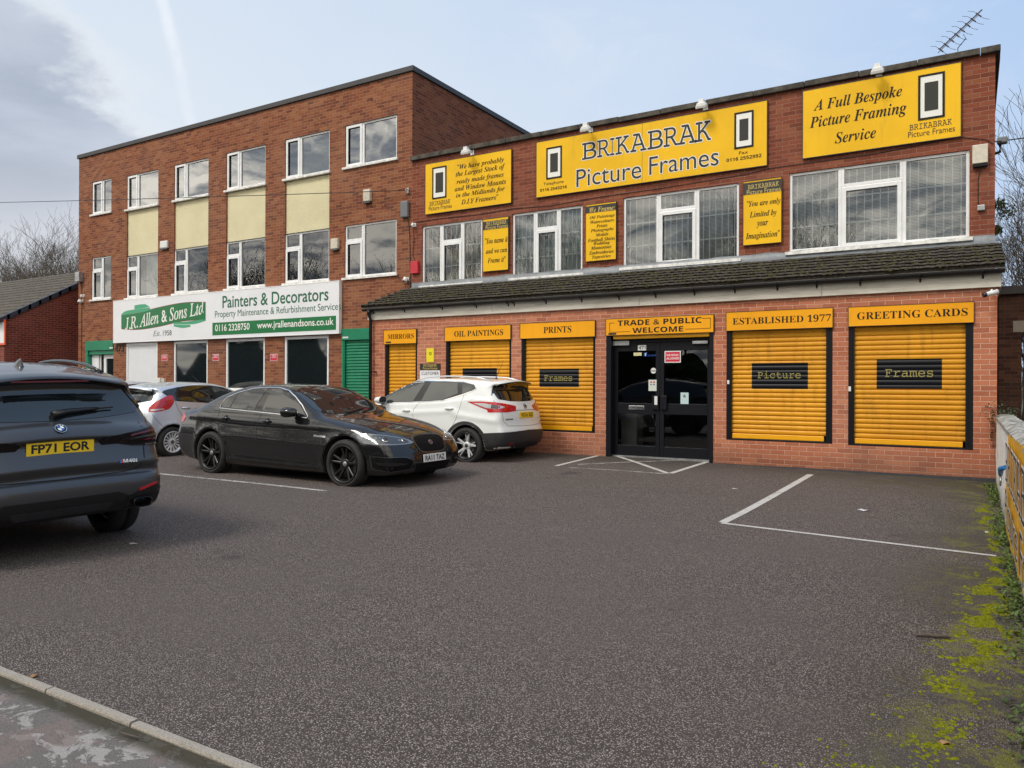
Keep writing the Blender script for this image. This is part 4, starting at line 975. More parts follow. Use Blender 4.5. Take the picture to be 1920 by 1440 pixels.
mb = MB(); tl(mb, '473', 215, 231.5, 652.5, 12.5, YB - .02, 'bo'); mb2 = MB(); mb2.v, mb2.f, mb2.mi, mb2.sm = mb.v, mb.f, mb.mi, mb.sm
o = mb.build('house_number', M['wood_dark']); tag(o, 'dark metal number 473 on the brick pier beside the green doorway', 'number')
md = o.modifiers.new('s', 'SOLIDIFY'); md.thickness = .02; md.offset = -1
# the long white company board
rs = rect(218.6, 563.6, 639.8, 640, 530.8, 627.8, YB); js, yj = board('sign_board', 'long white painters and decorators board with a green ribbon and green lettering', 'sign', rs, YB, 'signwhite', th=.10, gap=.0, edge='upvc', ew=.02)
letters(js, yj, [('Painters & Decorators', 412.7, 610.4, 559, 24, '', {'off': .012}), ('Property Maintenance & Refurbishment Services', 397, 631, 584, 17, '')], 'greentext')
r = rect(398.4, 603.9, 627.8, 630, 593.5, 619.4, yj); MB().box(r[0], r[1], yj - .004, yj - .0005, r[2], r[3]).build('green_band', M['green'], js)
letters(js, yj - .004, [('0116 2328750', 403, 467.5, 613.5, 13, '', {'off': .014}), ('www.jrallenandsons.co.uk', 479.8, 622.8, 608.3, 17, '', {'off': .014})], 'letwhite', 'band_lettering')
def zp_(x, y): p = atY(200 + x / 4.174, 520 + y / 4.174, yj); return p
def ribbon(name, top, bot, mat, lift):
    mb = MB(); n = 24
    def samp(pts, t):
        pts = [np.array(p, float) for p in pts]; m = len(pts) - 1; i = min(int(t * m), m - 1); f = t * m - i
        p0, p1, p2, p3 = pts[max(i - 1, 0)], pts[i], pts[i + 1], pts[min(i + 2, m)]
        return .5 * (2 * p1 + (p2 - p0) * f + (2 * p0 - 5 * p1 + 4 * p2 - p3) * f ** 2 + (3 * p1 - p0 - 3 * p2 + p3) * f ** 3)
    vs = []
    for k in range(n + 1):
        for P in (top, bot):
            q = zp_(*samp(P, k / n)); q[1] = yj - lift; vs.append(q)
    mb.add(vs, [(2 * k + 1, 2 * k + 3, 2 * k + 2, 2 * k) for k in range(n)]); return mb.build(name, M[mat], js)
M['ribbonedge'] = simple('ribbon_edge_brown', (.16, .035, .012), .4)
tb = [(115, 295), (240, 283), (400, 240), (600, 202), (775, 197)]; bb = [(115, 400), (240, 405), (400, 383), (600, 338), (775, 330)]
ribbon('ribbon_edge', [(x, y - 5) for x, y in tb], [(x, y + 6) for x, y in bb], 'ribbonedge', .0015)
ribbon('ribbon_fold', [(117, 288), (150, 264), (240, 248), (340, 236)], [(117, 296), (200, 286), (280, 272), (340, 256)], 'greenlight', .002)
ribbon('ribbon_fold', [(218, 220), (260, 212), (304, 209)], [(218, 250), (270, 243), (338, 232)], 'greenlight', .0018)
ribbon('ribbon_fold', [(524, 352), (640, 344), (775, 326)], [(524, 368), (680, 366), (775, 340)], 'greenlight', .0022)
ribbon('ribbon_fold', [(526, 370), (590, 372), (656, 372)], [(526, 384), (590, 396), (656, 388)], 'greenlight', .0018)
ribbon('ribbon', tb, bb, 'green', .003)
mb = MB(); tl(mb, 'J.R. Allen & Sons Ltd', 231.5, 379, 592.5, 25, yj, 'sl', lift=.005, off=.012, rise=5.2)
mb.build('ribbon_lettering', M['letwhite'], js)
letters(js, yj, [('Est. 1958', 287, 321.7, 624.7, 10, 'sl')], 'letgrey', 'est_lettering')
for i, (q, lab) in enumerate((((303, 665.3, 677, 313.8, 665, 676.8), 'red notice on the pier right of the white panel'), ((399.3, 664.3, 676.8, 410.8, 664, 676.6), 'red notice on the pier between the first two dark windows'), ((507, 664, 677, 520.3, 663.7, 676.8), 'red notice on the pier left of the third dark window'))):
    r = rect(*q, YB); o, yf = board('notice', lab, 'notice', r, YB, 'signwhite', gap=.002, th=.006, group='red notices between the office windows')
    MB().box(r[0] + .012, r[1] - .012, yf - .003, yf - .0005, r[2] + .012, r[3] - .012).build('panel', M['redsign'], o)
    xc = (q[0] + q[3]) / 2; letters(o, yf - .003, [('PRIVATE', xc - 3.4, xc + 3.4, q[1] + 3, 1.9, 'bo'), ('PROPERTY', xc - 4.2, xc + 4.2, q[1] + 5.8, 1.9, 'bo')], 'letwhite')
# ================================================================== CARS
def paint(name, col, metal=0., rough=.28, coat=1., flake=.0, dirt=None, dirth=.45):
    """car paint with clear coat; road dirt rises from the sill (object z)"""
    t = NT(name); o = t.obj(); c = (*col, 1)
    if flake: c = t.mix(t.math('MULTIPLY', t.noise(o, 900, 1, .5), flake), c, (*[min(1, x * 2.2 + .02) for x in col], 1))
    r = rough
    if dirt:
        z = t.node('ShaderNodeSeparateXYZ', {0: o}).outputs[2]; n = t.noise(o, 3.2, 6, .7); f = t.noise(t.scalev(o, (6., 6., 1.5)), 5, 4, .7)
        m = t.math('MULTIPLY', t.mr(t.math('ADD', z, t.math('MULTIPLY', t.math('SUBTRACT', n, .5), -.45)), dirth - .25, dirth + .22, .62, .03), t.mr(f, .2, .7, .5, 1.))
        c = t.mix(m, c, (*dirt, 1)); r = t.math('ADD', t.math('MULTIPLY', m, .5), rough, clamp=True)
        t.set(t.b, 'Coat Weight', t.math('MULTIPLY', t.math('SUBTRACT', 1., t.math('MULTIPLY', m, 1.3), clamp=True), coat))
        t.set(t.b, 'Coat Roughness', t.math('ADD', t.math('MULTIPLY', m, .4), .025))
    else:
        t.b.inputs['Coat Weight'].default_value = coat; t.b.inputs['Coat Roughness'].default_value = .03
    t.p(Base_Color=c, Metallic=metal, Roughness=r)
    if metal == 0: t.b.inputs['Specular IOR Level'].default_value = .15
    return t.m
M['paint_black'] = paint('black_car_paint', (.006, .0065, .008), .0, .25, 1., dirt=(.17, .158, .14), dirth=.10)
M['paint_white'] = paint('white_car_paint', (.80, .82, .81), .0, .35, 1., dirt=(.42, .40, .36), dirth=.40)
M['paint_grey'] = paint('dark_grey_car_paint', (.040, .041, .044), .55, .36, .8, flake=.5, dirt=(.07, .065, .06), dirth=.30)
M['paint_silver'] = paint('silver_blue_car_paint', (.52, .565, .64), .55, .34, .9, flake=.4, dirt=(.22, .21, .20), dirth=.36)
M['paint_paleblue'] = paint('pale_blue_car_paint', (.40, .47, .56), .6, .34, .9)
M['carglass'] = simple('car_glass', (.010, .013, .014), .03, 0., .9)
M['carglass_light'] = simple('car_glass_clear', (.035, .045, .045), .03, 0., .9)
M['cladding'] = simple('unpainted_plastic', (.022, .023, .025), .55, var=.15, vscale=8)
M['gloss_black'] = simple('gloss_black', (.008, .008, .009), .10, 0., .6)
M['redlens'] = simple('red_lens', (.50, .008, .014), .12, 0., .6, coat=.6)
M['darklens'] = simple('smoked_lens', (.010, .007, .008), .20, 0., .30)
M['reddark'] = simple('dark_red_light_strip', (.14, .004, .008), .15, 0., .6)
M['clearlens'] = simple('clear_lens', (.55, .57, .58), .08, .3, .7)
M['headlens'] = simple('headlamp_lens', (.20, .215, .225), .06, .3, .8)
M['lampdark'] = simple('lamp_inner', (.10, .105, .11), .2, .6)
M['rim_black'] = simple('black_alloy', (.016, .016, .017), .32, .3, var=.2, vscale=20)
M['rim_silver'] = simple('silver_alloy', (.66, .67, .69), .3, .35)
M['rim_dark'] = simple('dark_alloy', (.03, .03, .033), .3, .5)
M['shut'] = simple('panel_gap', (.004, .004, .004), .8)
M['shutlight'] = simple('panel_gap_light', (.11, .115, .12), .8)
M['arch'] = simple('wheel_arch_liner', (.008, .008, .008), .95)
M['brake'] = simple('brake_disc', (.22, .21, .20), .45, .8)
M['red_paint'] = simple('badge_red', (.35, .03, .03), .3)
M['badge_blue'] = simple('badge_blue', (.02, .12, .42), .3)

def chaikin(pts, n=2, closed=True):
    P = np.array(pts, float)
    for _ in range(n):
        Q = []; m = len(P)
        for i in range(m if closed else m - 1):
            a, b = P[i], P[(i + 1) % m]; Q += [a * .75 + b * .25, a * .25 + b * .75]
        if not closed: Q = [P[0]] + Q + [P[-1]]
        P = np.array(Q)
    return P
def poly_sdf(poly, X, Z):
    """signed distance of grid points to a closed polygon (negative inside)"""
    d = np.full(X.shape, 1e9); ins = np.zeros(X.shape, bool); n = len(poly)
    for i in range(n):
        a, b = poly[i], poly[(i + 1) % n]; e = b - a; wx, wz = X - a[0], Z - a[1]
        t = np.clip((wx * e[0] + wz * e[1]) / (e @ e + 1e-12), 0, 1); d = np.minimum(d, (wx - e[0] * t) ** 2 + (wz - e[1] * t) ** 2)
        c = ((a[1] <= Z) & (b[1] > Z)) | ((b[1] <= Z) & (a[1] > Z))
        if abs(e[1]) > 1e-12: ins ^= c & (X < a[0] + (Z - a[1]) / e[1] * e[0])
    return np.where(ins, -1, 1) * np.sqrt(d)
def smax(a, b, k):
    h = np.clip(k - np.abs(a - b), 0, None) / k; return np.maximum(a, b) + h * h * k * .25
def sstep(x, a, b):
    t = np.clip((x - a) / (b - a), 0, 1); return t * t * (3 - 2 * t)
class CarShape:
    """car body as an implicit solid: a side silhouette and a width law, rounded into each other"""
    def __init__(s, sp):
        s.sp = sp; P = chaikin(sp['side'], 2); s.x0, s.x1 = P[:, 0].min() - .3, P[:, 0].max() + .3; s.z0, s.z1 = -.1, P[:, 1].max() + .3
        s.h = sp.get('res', .02); nx, nz = int((s.x1 - s.x0) / s.h) + 2, int((s.z1 - s.z0) / s.h) + 2
        X, Z = np.meshgrid(s.x0 + s.h * np.arange(nx), s.z0 + s.h * np.arange(nz), indexing='ij'); s.g = poly_sdf(P, X, Z); s.nx, s.nz = nx, nz
        s.xm = (P[:, 0].min() + P[:, 0].max()) / 2
    def prof(s, x, z):
        fx = np.clip((x - s.x0) / s.h, 0, s.nx - 1.001); fz = np.clip((z - s.z0) / s.h, 0, s.nz - 1.001)
        i, j = fx.astype(int), fz.astype(int); fx, fz = fx - i, fz - j; g = s.g
        return g[i, j] * (1 - fx) * (1 - fz) + g[i + 1, j] * fx * (1 - fz) + g[i, j + 1] * (1 - fx) * fz + g[i + 1, j + 1] * fx * fz
    def width(s, x, z):
        sp = s.sp; zb = np.interp(x, *zip(*sp['belt'])); pl = np.interp(x, *zip(*sp['plan'])); w0 = sp['w']
        lo = w0 - sp.get('tuck', .09) * np.clip((.52 - z) / .40, 0, 1) ** 2 - sp.get('shoulder', .045) * np.clip((z - .58) / np.maximum(zb - .58, .05), 0, 1) ** 2
        dz = np.clip(z - zb, 0, None); up = w0 - sp.get('shoulder', .045) - sp.get('tum', .34) * dz - sp.get('tum2', .12) * dz ** 2 - .012 * sstep(dz, 0, .06)
        r = np.where(z < zb, lo, up)
        for xw in (0., sp['wb']):
            q = np.hypot(x - xw, z - sp['R']) - sp['R']; r = r + sp.get('flare', .02) * np.exp(-np.clip(q - .05, 0, None) / .07) * (z < zb + .1)
        for (zc0, zc1, amp, wd, xa, xb) in sp.get('crease', ()):
            zc = np.interp(x, [xa, xb], [zc0, zc1]); r = r + amp * np.exp(-((z - zc) / wd) ** 2) * sstep(x, xa - .1, xa + .1) * (1 - sstep(x, xb - .1, xb + .1))
        return r - pl
    def body(s, x, y, z):
        sp = s.sp; ay = np.abs(y) / sp['w']; kr, nr, kf, nf = sp['bow']
        dx = x - s.xm; k = np.where(dx < 0, kr * ay ** nr, kf * ay ** nf); xe = s.xm + dx * (1 + k)
        ze = z + sp.get('crown', .055) * ay ** 2 * np.clip((z - .5) / .5, 0, 1)
        d = smax(s.prof(xe, ze), np.abs(y) - s.width(x, z), sp.get('round', .07))
        return d
    def f(s, x, y, z):
        sp = s.sp; d = s.body(x, y, z); Ra = sp['R'] + sp.get('gap', .045)
        for xw in (0., sp['wb']):
            c = np.hypot(x - xw, z - sp['R'] + sp.get('drop', 0)) - Ra; c = np.maximum(c, (sp['w'] - .36) - np.abs(y)); d = np.maximum(d, -c)
        for (bx0, bx1, by0, by1, bz0, bz1, rd) in sp.get('cut', ()):
            q = np.maximum(np.maximum(np.abs(x - (bx0 + bx1) / 2) - (bx1 - bx0) / 2, np.abs(y - (by0 + by1) / 2) - (by1 - by0) / 2), np.abs(z - (bz0 + bz1) / 2) - (bz1 - bz0) / 2)
            d = smax(d, -q, rd)
        return d
def surface_nets(F, lo, hi, h):
    n = [int(math.ceil((hi[i] - lo[i]) / h)) + 1 for i in range(3)]
    ax = [lo[i] + h * np.arange(n[i]) for i in range(3)]
    X, Y, Z = np.meshgrid(*ax, indexing='ij'); D = F(X, Y, Z); sgn = D < 0
    cell = np.zeros([k - 1 for k in n], int)
    for i in (0, 1):
        for j in (0, 1):
            for k in (0, 1): cell += sgn[i:n[0] - 1 + i, j:n[1] - 1 + j, k:n[2] - 1 + k]
    act = (cell > 0) & (cell < 8); idx = -np.ones(act.shape, int); idx[act] = np.arange(act.sum()); I, J, K = np.nonzero(act)
    acc = np.zeros((len(I), 3)); cnt = np.zeros(len(I))
    cor = [(0, 0, 0), (1, 0, 0), (0, 1, 0), (1, 1, 0), (0, 0, 1), (1, 0, 1), (0, 1, 1), (1, 1, 1)]
    for a in range(8):
        for b in range(a + 1, 8):
            ca, cb = cor[a], cor[b]
            if sum(abs(ca[q] - cb[q]) for q in range(3)) != 1: continue
            da = D[I + ca[0], J + ca[1], K + ca[2]]; db = D[I + cb[0], J + cb[1], K + cb[2]]; m = (da < 0) != (db < 0)
            t = np.where(m, da / np.where(m, da - db, 1), 0)
            for q in range(3): acc[:, q] += np.where(m, ca[q] + (cb[q] - ca[q]) * t, 0)
            cnt += m
    V = acc / cnt[:, None]; V = np.stack([lo[0] + (I + V[:, 0]) * h, lo[1] + (J + V[:, 1]) * h, lo[2] + (K + V[:, 2]) * h], 1)
    faces = []
    for axn in range(3):
        s0 = [slice(None)] * 3; s1 = [slice(None)] * 3; s0[axn] = slice(0, n[axn] - 1); s1[axn] = slice(1, n[axn])
        A, B = sgn[tuple(s0)], sgn[tuple(s1)]; u, v = (axn + 1) % 3, (axn + 2) % 3
        P = np.argwhere(A != B); ok = (P[:, u] > 0) & (P[:, v] > 0) & (P[:, u] < n[u] - 1) & (P[:, v] < n[v] - 1); P = P[ok]; fl = A[tuple(P.T)]
        def g(du, dv):
            Q = P.copy(); Q[:, u] -= du; Q[:, v] -= dv; return idx[tuple(Q.T)]
        q = np.stack([g(0, 0), g(1, 0), g(1, 1), g(0, 1)], 1); q[~fl] = q[~fl][:, ::-1]; faces.append(q)
    Q = np.concatenate(faces)
    for _ in range(2):    # pull the vertices onto the surface
        e = .004; d = F(*V.T); g = np.stack([F(*(V + np.eye(3)[q] * e).T) - F(*(V - np.eye(3)[q] * e).T) for q in range(3)], 1) / (2 * e)
        V = V - g * (np.clip(d, -h, h) / np.maximum((g * g).sum(1), .25))[:, None]
    return V, Q
class Car:
    def __init__(s, name, label, cat, sp, pose, paintm, scale=1., pitch=0., roll=0., h=.024, group=None):
        s.sp = sp; s.shape = CarShape(sp); X, Y, hd = pose[:3]; z = pose[3]
        s.root = thing(name, label, cat, (X, Y, z), group=group)
        s.root.rotation_euler = (roll, pitch, math.radians(hd)); s.root.scale = (scale,) * 3
        S_ = s.shape; w = sp['w'] + .08
        V, Q = surface_nets(S_.f, (S_.x0 + .1, -w, .06), (S_.x1 - .1, w, S_.z1 - .1), h)
        me = bpy.data.meshes.new('body'); me.from_pydata(V.tolist(), [], Q.tolist()); me.materials.append(M[paintm]); me.materials.append(M['arch'])
        C_ = V[Q].mean(1); mi = np.zeros(len(Q), int)
        for xw in (0., sp['wb']): mi |= ((np.hypot(C_[:, 0] - xw, C_[:, 2] - sp['R'] + sp.get('drop', 0)) < sp['R'] + sp.get('gap', .045) + .004) & (np.abs(C_[:, 1]) < sp['w'] - .02) & (np.abs(C_[:, 1]) > .3)).astype(int)
        mi |= (C_[:, 2] < sp['zb'] + .015).astype(int)
        me.polygons.foreach_set('material_index', mi); me.polygons.foreach_set('use_smooth', [True] * len(Q)); me.update()
        s.body = bpy.data.objects.new('body', me); link(s.body, s.root)
        s.bvh = BVHTree.FromPolygons([tuple(v) for v in V], [tuple(q) for q in Q])
    def proj(s, kind, u, v):
        sp = s.sp; far = 6.
        if kind == 'left': o, d = (u, far, v), (0, -1, 0)
        elif kind == 'right': o, d = (u, -far, v), (0, 1, 0)
        elif kind == 'rear': o, d = (-far, u, v), (1, 0, 0)
        elif kind == 'front': o, d = (far + 3, u, v), (-1, 0, 0)
        elif kind == 'top': o, d = (u, v, far), (0, 0, -1)
        elif kind.startswith('wrap'):      # u: degrees round a vertical axis set inside the body
            cx, cy = sp[kind]; a = math.radians(u); o = (cx + far * math.cos(a), cy + far * math.sin(a), v); d = (-math.cos(a), -math.sin(a), 0)
        p, n, i, dist = s.bvh.ray_cast(Vector(o), Vector(d))
        return (None, None) if p is None else (p, n)
    def patch(s, name, kind, poly, mat, lift=.004, step=.05, parent=None, smooth=0, us=1., skirt=True):
        """a panel cut to a 2-D outline and laid over the body surface"""
        P = np.array(chaikin(poly, smooth) if smooth else poly, float); Ps = P.copy(); Ps[:, 0] *= us
        B = []
        for i in range(len(Ps)):
            a, b = Ps[i], Ps[(i + 1) % len(Ps)]; m = max(1, int(np.hypot(*(b - a)) / step))
            for k in range(m): B.append(a + (b - a) * k / m)
        B = np.array(B); nb = len(B); lo, hi = B.min(0), B.max(0)
        gx, gy = np.meshgrid(np.arange(lo[0] + step / 2, hi[0], step), np.arange(lo[1] + step / 2, hi[1], step)); G = np.stack([gx.ravel(), gy.ravel()], 1)
        if len(G):
            sd_ = poly_sdf(Ps, G[:, 0], G[:, 1]); G = G[sd_ < -step * .35]
        allp = [Vector(p) for p in B] + [Vector(p) for p in G]
        vo, eo, fo, _, _, _ = delaunay_2d_cdt(allp, [(i, (i + 1) % nb) for i in range(nb)], [], 1, 1e-6)
        vs, under, ok = [], [], []
        for p in vo:
            q, n = s.proj(kind, p[0] / us, p[1])
            if q is None: vs.append((0, 0, 0)); under.append((0, 0, 0)); ok.append(False); continue
            vs.append(tuple(q + n * lift)); under.append(tuple(q - n * .006)); ok.append(True)
        fs = [tuple(f) for f in fo if all(ok[i] for i in f)]
        # face outwards
        out = {'left': (0, 1, 0), 'right': (0, -1, 0), 'rear': (-1, 0, 0), 'front': (1, 0, 0), 'top': (0, 0, 1)}.get(kind)
        g = []
        for f in fs:
            a, b, c = (np.array(vs[i]) for i in f[:3]); n = np.cross(b - a, c - a); m = (a + b + c) / 3
            o_ = out if out else np.array([m[0] - s.sp[kind][0], m[1] - s.sp[kind][1], 0])
            g.append(f if n @ np.array(o_) > 0 else f[::-1])
        fs = g; mb = MB(); mb.add(vs, fs, 0, True)
        if skirt:
            from collections import Counter
            ec = Counter(); dirn = {}
            for f in fs:
                for i in range(len(f)):
                    a, b = f[i], f[(i + 1) % len(f)]; k = (min(a, b), max(a, b)); ec[k] += 1; dirn[k] = (a, b)
            for k, c in ec.items():
                if c == 1:
                    a, b = dirn[k]; mb.add([vs[a], vs[b], under[b], under[a]], [(1, 0, 3, 2)])
        return mb.build(name, M[mat], parent or s.root)
    def strip(s, name, kind, pts, mat='shut', wd=.007, lift=.0012, parent=None, closed=False, us=1.):
        P = [np.array(p, float) for p in pts]; Q = []
        if closed: P = P + [P[0]]
        for a, b in zip(P[:-1], P[1:]):
            m = max(1, int(np.hypot((b - a)[0] * us, (b - a)[1]) / .04)); Q += [a + (b - a) * k / m for k in range(m)]
        Q.append(P[-1]); mb = MB(); vs = []
        for i, q in enumerate(Q):
            d = Q[min(i + 1, len(Q) - 1)] - Q[max(i - 1, 0)]; d = d * np.array([us, 1.]); n = np.array([-d[1], d[0]]); n /= (np.linalg.norm(n) + 1e-9); n[0] /= us
            for sg in (-1, 1):
                h, nn = s.proj(kind, *(q + n * sg * wd / 2)); vs.append(tuple(h + nn * lift) if h is not None else None)
        for i in range(len(Q) - 1):
            f = [vs[2 * i], vs[2 * i + 2], vs[2 * i + 3], vs[2 * i + 1]]
            if all(v is not None for v in f): mb.add(f, [(0, 1, 2, 3)])
        return mb.build(name, M[mat], parent or s.root) if mb.f else None
    def frame_at(s, kind, u, v):
        p, n = s.proj(kind, u, v); n = np.array(n)
        rt = {'left': np.array([-1., 0, 0]), 'right': np.array([1., 0, 0]), 'rear': np.array([0, -1., 0]), 'front': np.array([0, 1., 0])}[kind]
        rt = rt - n * (rt @ n); rt /= np.linalg.norm(rt); up = np.cross(n, rt); return np.array(p), rt, up, n
    def plate(s, kind, u, v, txt, mat, tilt=None, lift=.012, wd=.52, ht=.111):
        p, rt, up, n = s.frame_at(kind, u, v)
        if tilt is not None:
            a = math.radians(tilt); o = np.array([-1., 0, 0]) if kind == 'rear' else np.array([1., 0, 0]); n = o * math.cos(a) + np.array([0, 0, math.sin(a)]); up = np.cross(n, rt); 
        c = p + n * lift; mb = MB(); mb.obox(c - n * .004, rt * wd / 2, up * ht / 2, n * .004); o = mb.build('number_plate', M[mat], s.root, bevel=.003)
        m_ = MB(); text_on(m_, txt, c + n * .0015, rt, up, wd * .86, ht * .68, '', .030); m_.build('lettering', M['platetext'], o)
        return o
    def text(s, kind, u, v, t, wd, ht, mat, sty='', off=0., lift=.006, name='model_lettering'):
        p, rt, up, n = s.frame_at(kind, u, v); m_ = MB(); text_on(m_, t, p + n * lift, rt, up, wd, ht, sty, off); o = m_.build(name, M[mat], s.root)
        md = o.modifiers.new('s', 'SOLIDIFY'); md.thickness = .004; md.offset = -1; return o
    def disc(s, kind, u, v, parts, name='badge', sx=1., sz=1.):
        """round badge: parts = list of (r0, r1, lift, material)"""
        p, rt, up, n = s.frame_at(kind, u, v); root = None
        for (r0, r1, lf, mk) in parts:
            mb = MB(); k = 28; vs = []
            for r, l in ((max(r0, .0004), lf), (r1, lf), (r1, -.006)):
                for i in range(k): a = 2 * math.pi * i / k; vs.append(p + rt * math.cos(a) * r * sx + up * math.sin(a) * r * sz + n * l)
            mb.add(vs, [(j * k + i, (j) * k + (i + 1) % k, (j + 1) * k + (i + 1) % k, (j + 1) * k + i) for j in (0, 1) for i in range(k)])
            o = mb.build(name if root is None else 'badge_face', M[mk], s.root if root is None else root); root = root or o
        return root, p, rt, up, n
    def wheels(s, rim, R, wd, rr, track, spokes, mats, steer=0.):
        for xw in (0., s.sp['wb']):
            for sg in (-1, 1):
                e = bpy.data.objects.new('wheel', None); link(e, s.root); e.location = (xw, sg * track, R); e.rotation_euler = (0, 0, 0 if sg > 0 else math.pi)
                e.empty_display_size = .1; build_wheel(e, rim, R, wd, rr, spokes, mats)
    def mirror(s, side, x, z, mat, lens='carglass', size=1., low='gloss_black'):
        sg = 1 if side == 'left' else -1; p, n = s.proj(side, x, z - .03); y0 = p[1]; mb = MB()
        k = 10; m = 7; vs = []
        for i in range(m):      # bullet shaped housing, front (+x) closed, rear open
            t = i / (m - 1); xx = .10 * size - .20 * size * t; rz = .078 * size * math.sqrt(max(.02, 1 - (1 - t) ** 2.6)); ry = .125 * size * math.sqrt(max(.02, 1 - (1 - t) ** 2.6))
            for j in range(k):
                a = 2 * math.pi * j / k; ca, sa = math.cos(a), math.sin(a)
                vs.append((x + xx, y0 + sg * (.155 * size + ry * math.copysign(abs(ca) ** .75, ca)), z + rz * math.copysign(abs(sa) ** .8, sa)))
        f = [(i * k + j, i * k + (j + 1) % k, (i + 1) * k + (j + 1) % k, (i + 1) * k + j) for i in range(m - 1) for j in range(k)] + [tuple(range(k))]
        mb.add(vs, f, 0, True); o = mb.build('wing_mirror', M[mat], s.root)
        md = o.modifiers.new('s', 'SUBSURF'); md.levels = md.render_levels = 1
        gl = MB(); b = (m - 1) * k; gl.add([(v[0] + .012, y0 + sg * .155 * size + (v[1] - y0 - sg * .155 * size) * .9, z + (v[2] - z) * .88) for v in vs[b:b + k]], [tuple(range(k))]); gl.build('mirror_glass', M[lens], o)
        st = MB(); st.obox((x + .03, y0 + sg * .02, z - .055), (.035, 0, 0), (0, .055, 0), (0, 0, .022)); st.build('mirror_stalk', M[low], o, bevel=.012)
        return o
    def handle(s, side, x, z, mat, L_=.17):
        sg = 1 if side == 'left' else -1; p, n = s.proj(side, x, z); y = p[1]
        cup = MB(); cup.lathe([(.001, .0015), (.052, .0015), (.054, -.004)], (x, y, z), n, 20, 0, False); 
        mb = MB(); pts = [(x - L_ / 2, y + sg * .004, z), (x - L_ * .36, y + sg * .030, z + .002), (x, y + sg * .037, z + .003), (x + L_ * .36, y + sg * .030, z + .002), (x + L_ / 2, y + sg * .004, z)]
        mb.tube(pts, [.010, .015, .016, .015, .010], 10); o = mb.build('door_handle', M[mat], s.root); cup.build('handle_cup', M['shut'] if mat not in ('paint_white', 'paint_silver') else M[mat], o); return o
def build_wheel(e, rim, R, wd, rr, spokes, mats):
    """wheel about the local y axis, outer face towards +y"""
    h = wd / 2; t = MB(); sh = R - rr
    prof = [(rr - .005, -h + .02), (rr + .01, -h + .004), (rr + sh * .45, -h - .006), (R - .035, -h + .002), (R - .012, -h + .014), (R - .003, -h + .036), (R, -h * .4)]
    prof += [(R, -.012), (R - .009, -.010), (R - .009, .010), (R, .012)] + [(r, -y) for r, y in prof[::-1]]
    t.lathe(prof, (0, 0, 0), (0, 1, 0), 48); 
    for gy in (-h * .45, h * .45):
        pass
    t.build('tyre', M['rubber'], e)
    m = MB(); fa, fb = mats[:2]
    # barrel and lip
    m.lathe([(rr - .004, h - .004), (rr + .006, h + .004), (rr - .006, h + .006), (rr - .020, h - .004), (rr - .035, h - .05), (rr - .045, -h * .6)], (0, 0, 0), (0, 1, 0), 48, 1 if rim == 'two' else 0)
    m.lathe([(rr - .046, -h * .3), (.05, -h * .3)], (0, 0, 0), (0, 1, 0), 36, 2, False)
    m.lathe([(rr * .62, h * .1 - .03), (rr * .62, h * .1), (.05, h * .1)], (0, 0, 0), (0, 1, 0), 36, 3, False)
    def spoke(a0, a1, r0, r1, w0, w1, d0, d1, mi, th=.035):
        """tapered bar from radius r0 at angle a0 to r1 at a1"""
        c0 = np.array([math.sin(a0) * r0, d0, math.cos(a0) * r0]); c1 = np.array([math.sin(a1) * r1, d1, math.cos(a1) * r1]); u = (c1 - c0); u /= np.linalg.norm(u); sd_ = np.cross(u, (0, 1, 0)); sd_ /= np.linalg.norm(sd_)
        vs = []
        for c, w_ in ((c0, w0), (c1, w1)):
            for q, y in ((-1, -th), (-1, -.006), (-.55, 0), (.55, 0), (1, -.006), (1, -th)): vs.append(c + sd_ * q * w_ / 2 + np.array([0, y, 0]))
        m.add(vs, [(i, i + 6, i + 7, i + 1) for i in range(5)], mi)
    ho = h * .62; n = spokes
    for k in range(n):
        a = 2 * math.pi * (k + .0) / n
        if rim == 'twin':
            for q in (-1, 1): spoke(a + q * .16, a + q * .20, .055, rr - .012, .042, .030, ho, h - .012, 0)
        elif rim == 'two':
            spoke(a - .10, a - .30, .06, rr - .012, .050, .034, ho, h - .010, 0); spoke(a - .02, a + .04, .06, rr - .012, .020, .017, ho, h - .012, 0)
            spoke(a - .20, a - .13, rr * .30, rr * .45, .03, .016, ho - .004, h - .04, 1)
        elif rim == 'many':
            spoke(a, a, .055, rr - .012, .022, .034, ho, h - .012, 0)
        else:
            for q in (-1, 1): spoke(a + q * .10, a + q * .26, .055, rr - .012, .045, .03, ho, h - .012, 0)
    m.lathe([(.078, ho - .05), (.078, ho - .004), (.066, ho + .006), (.036, ho + .008)], (0, 0, 0), (0, 1, 0), 24, 0)
    for k in range(5):
        a = 2 * math.pi * (k + .5) / 5; m.lathe([(.010, ho - .004), (.010, ho + .003), (.001, ho + .003)], (math.sin(a) * .055, 0, math.cos(a) * .055), (0, 1, 0), 8, 2)
    m.build('rim', [M[fa], M[fb], M['arch'], M['brake']], e)
    c = MB(); c.lathe([(.036, ho), (.036, ho + .010), (.028, ho + .014), (.0005, ho + .015)], (0, 0, 0), (0, 1, 0), 20); c.build('hub_cap', M[mats[2] if len(mats) > 2 else fa], e)
    bd = None

def ellipse(cx, cz, rx, rz, n=24): return [(cx + rx * math.cos(2 * math.pi * k / n), cz + rz * math.sin(2 * math.pi * k / n)) for k in range(n)]

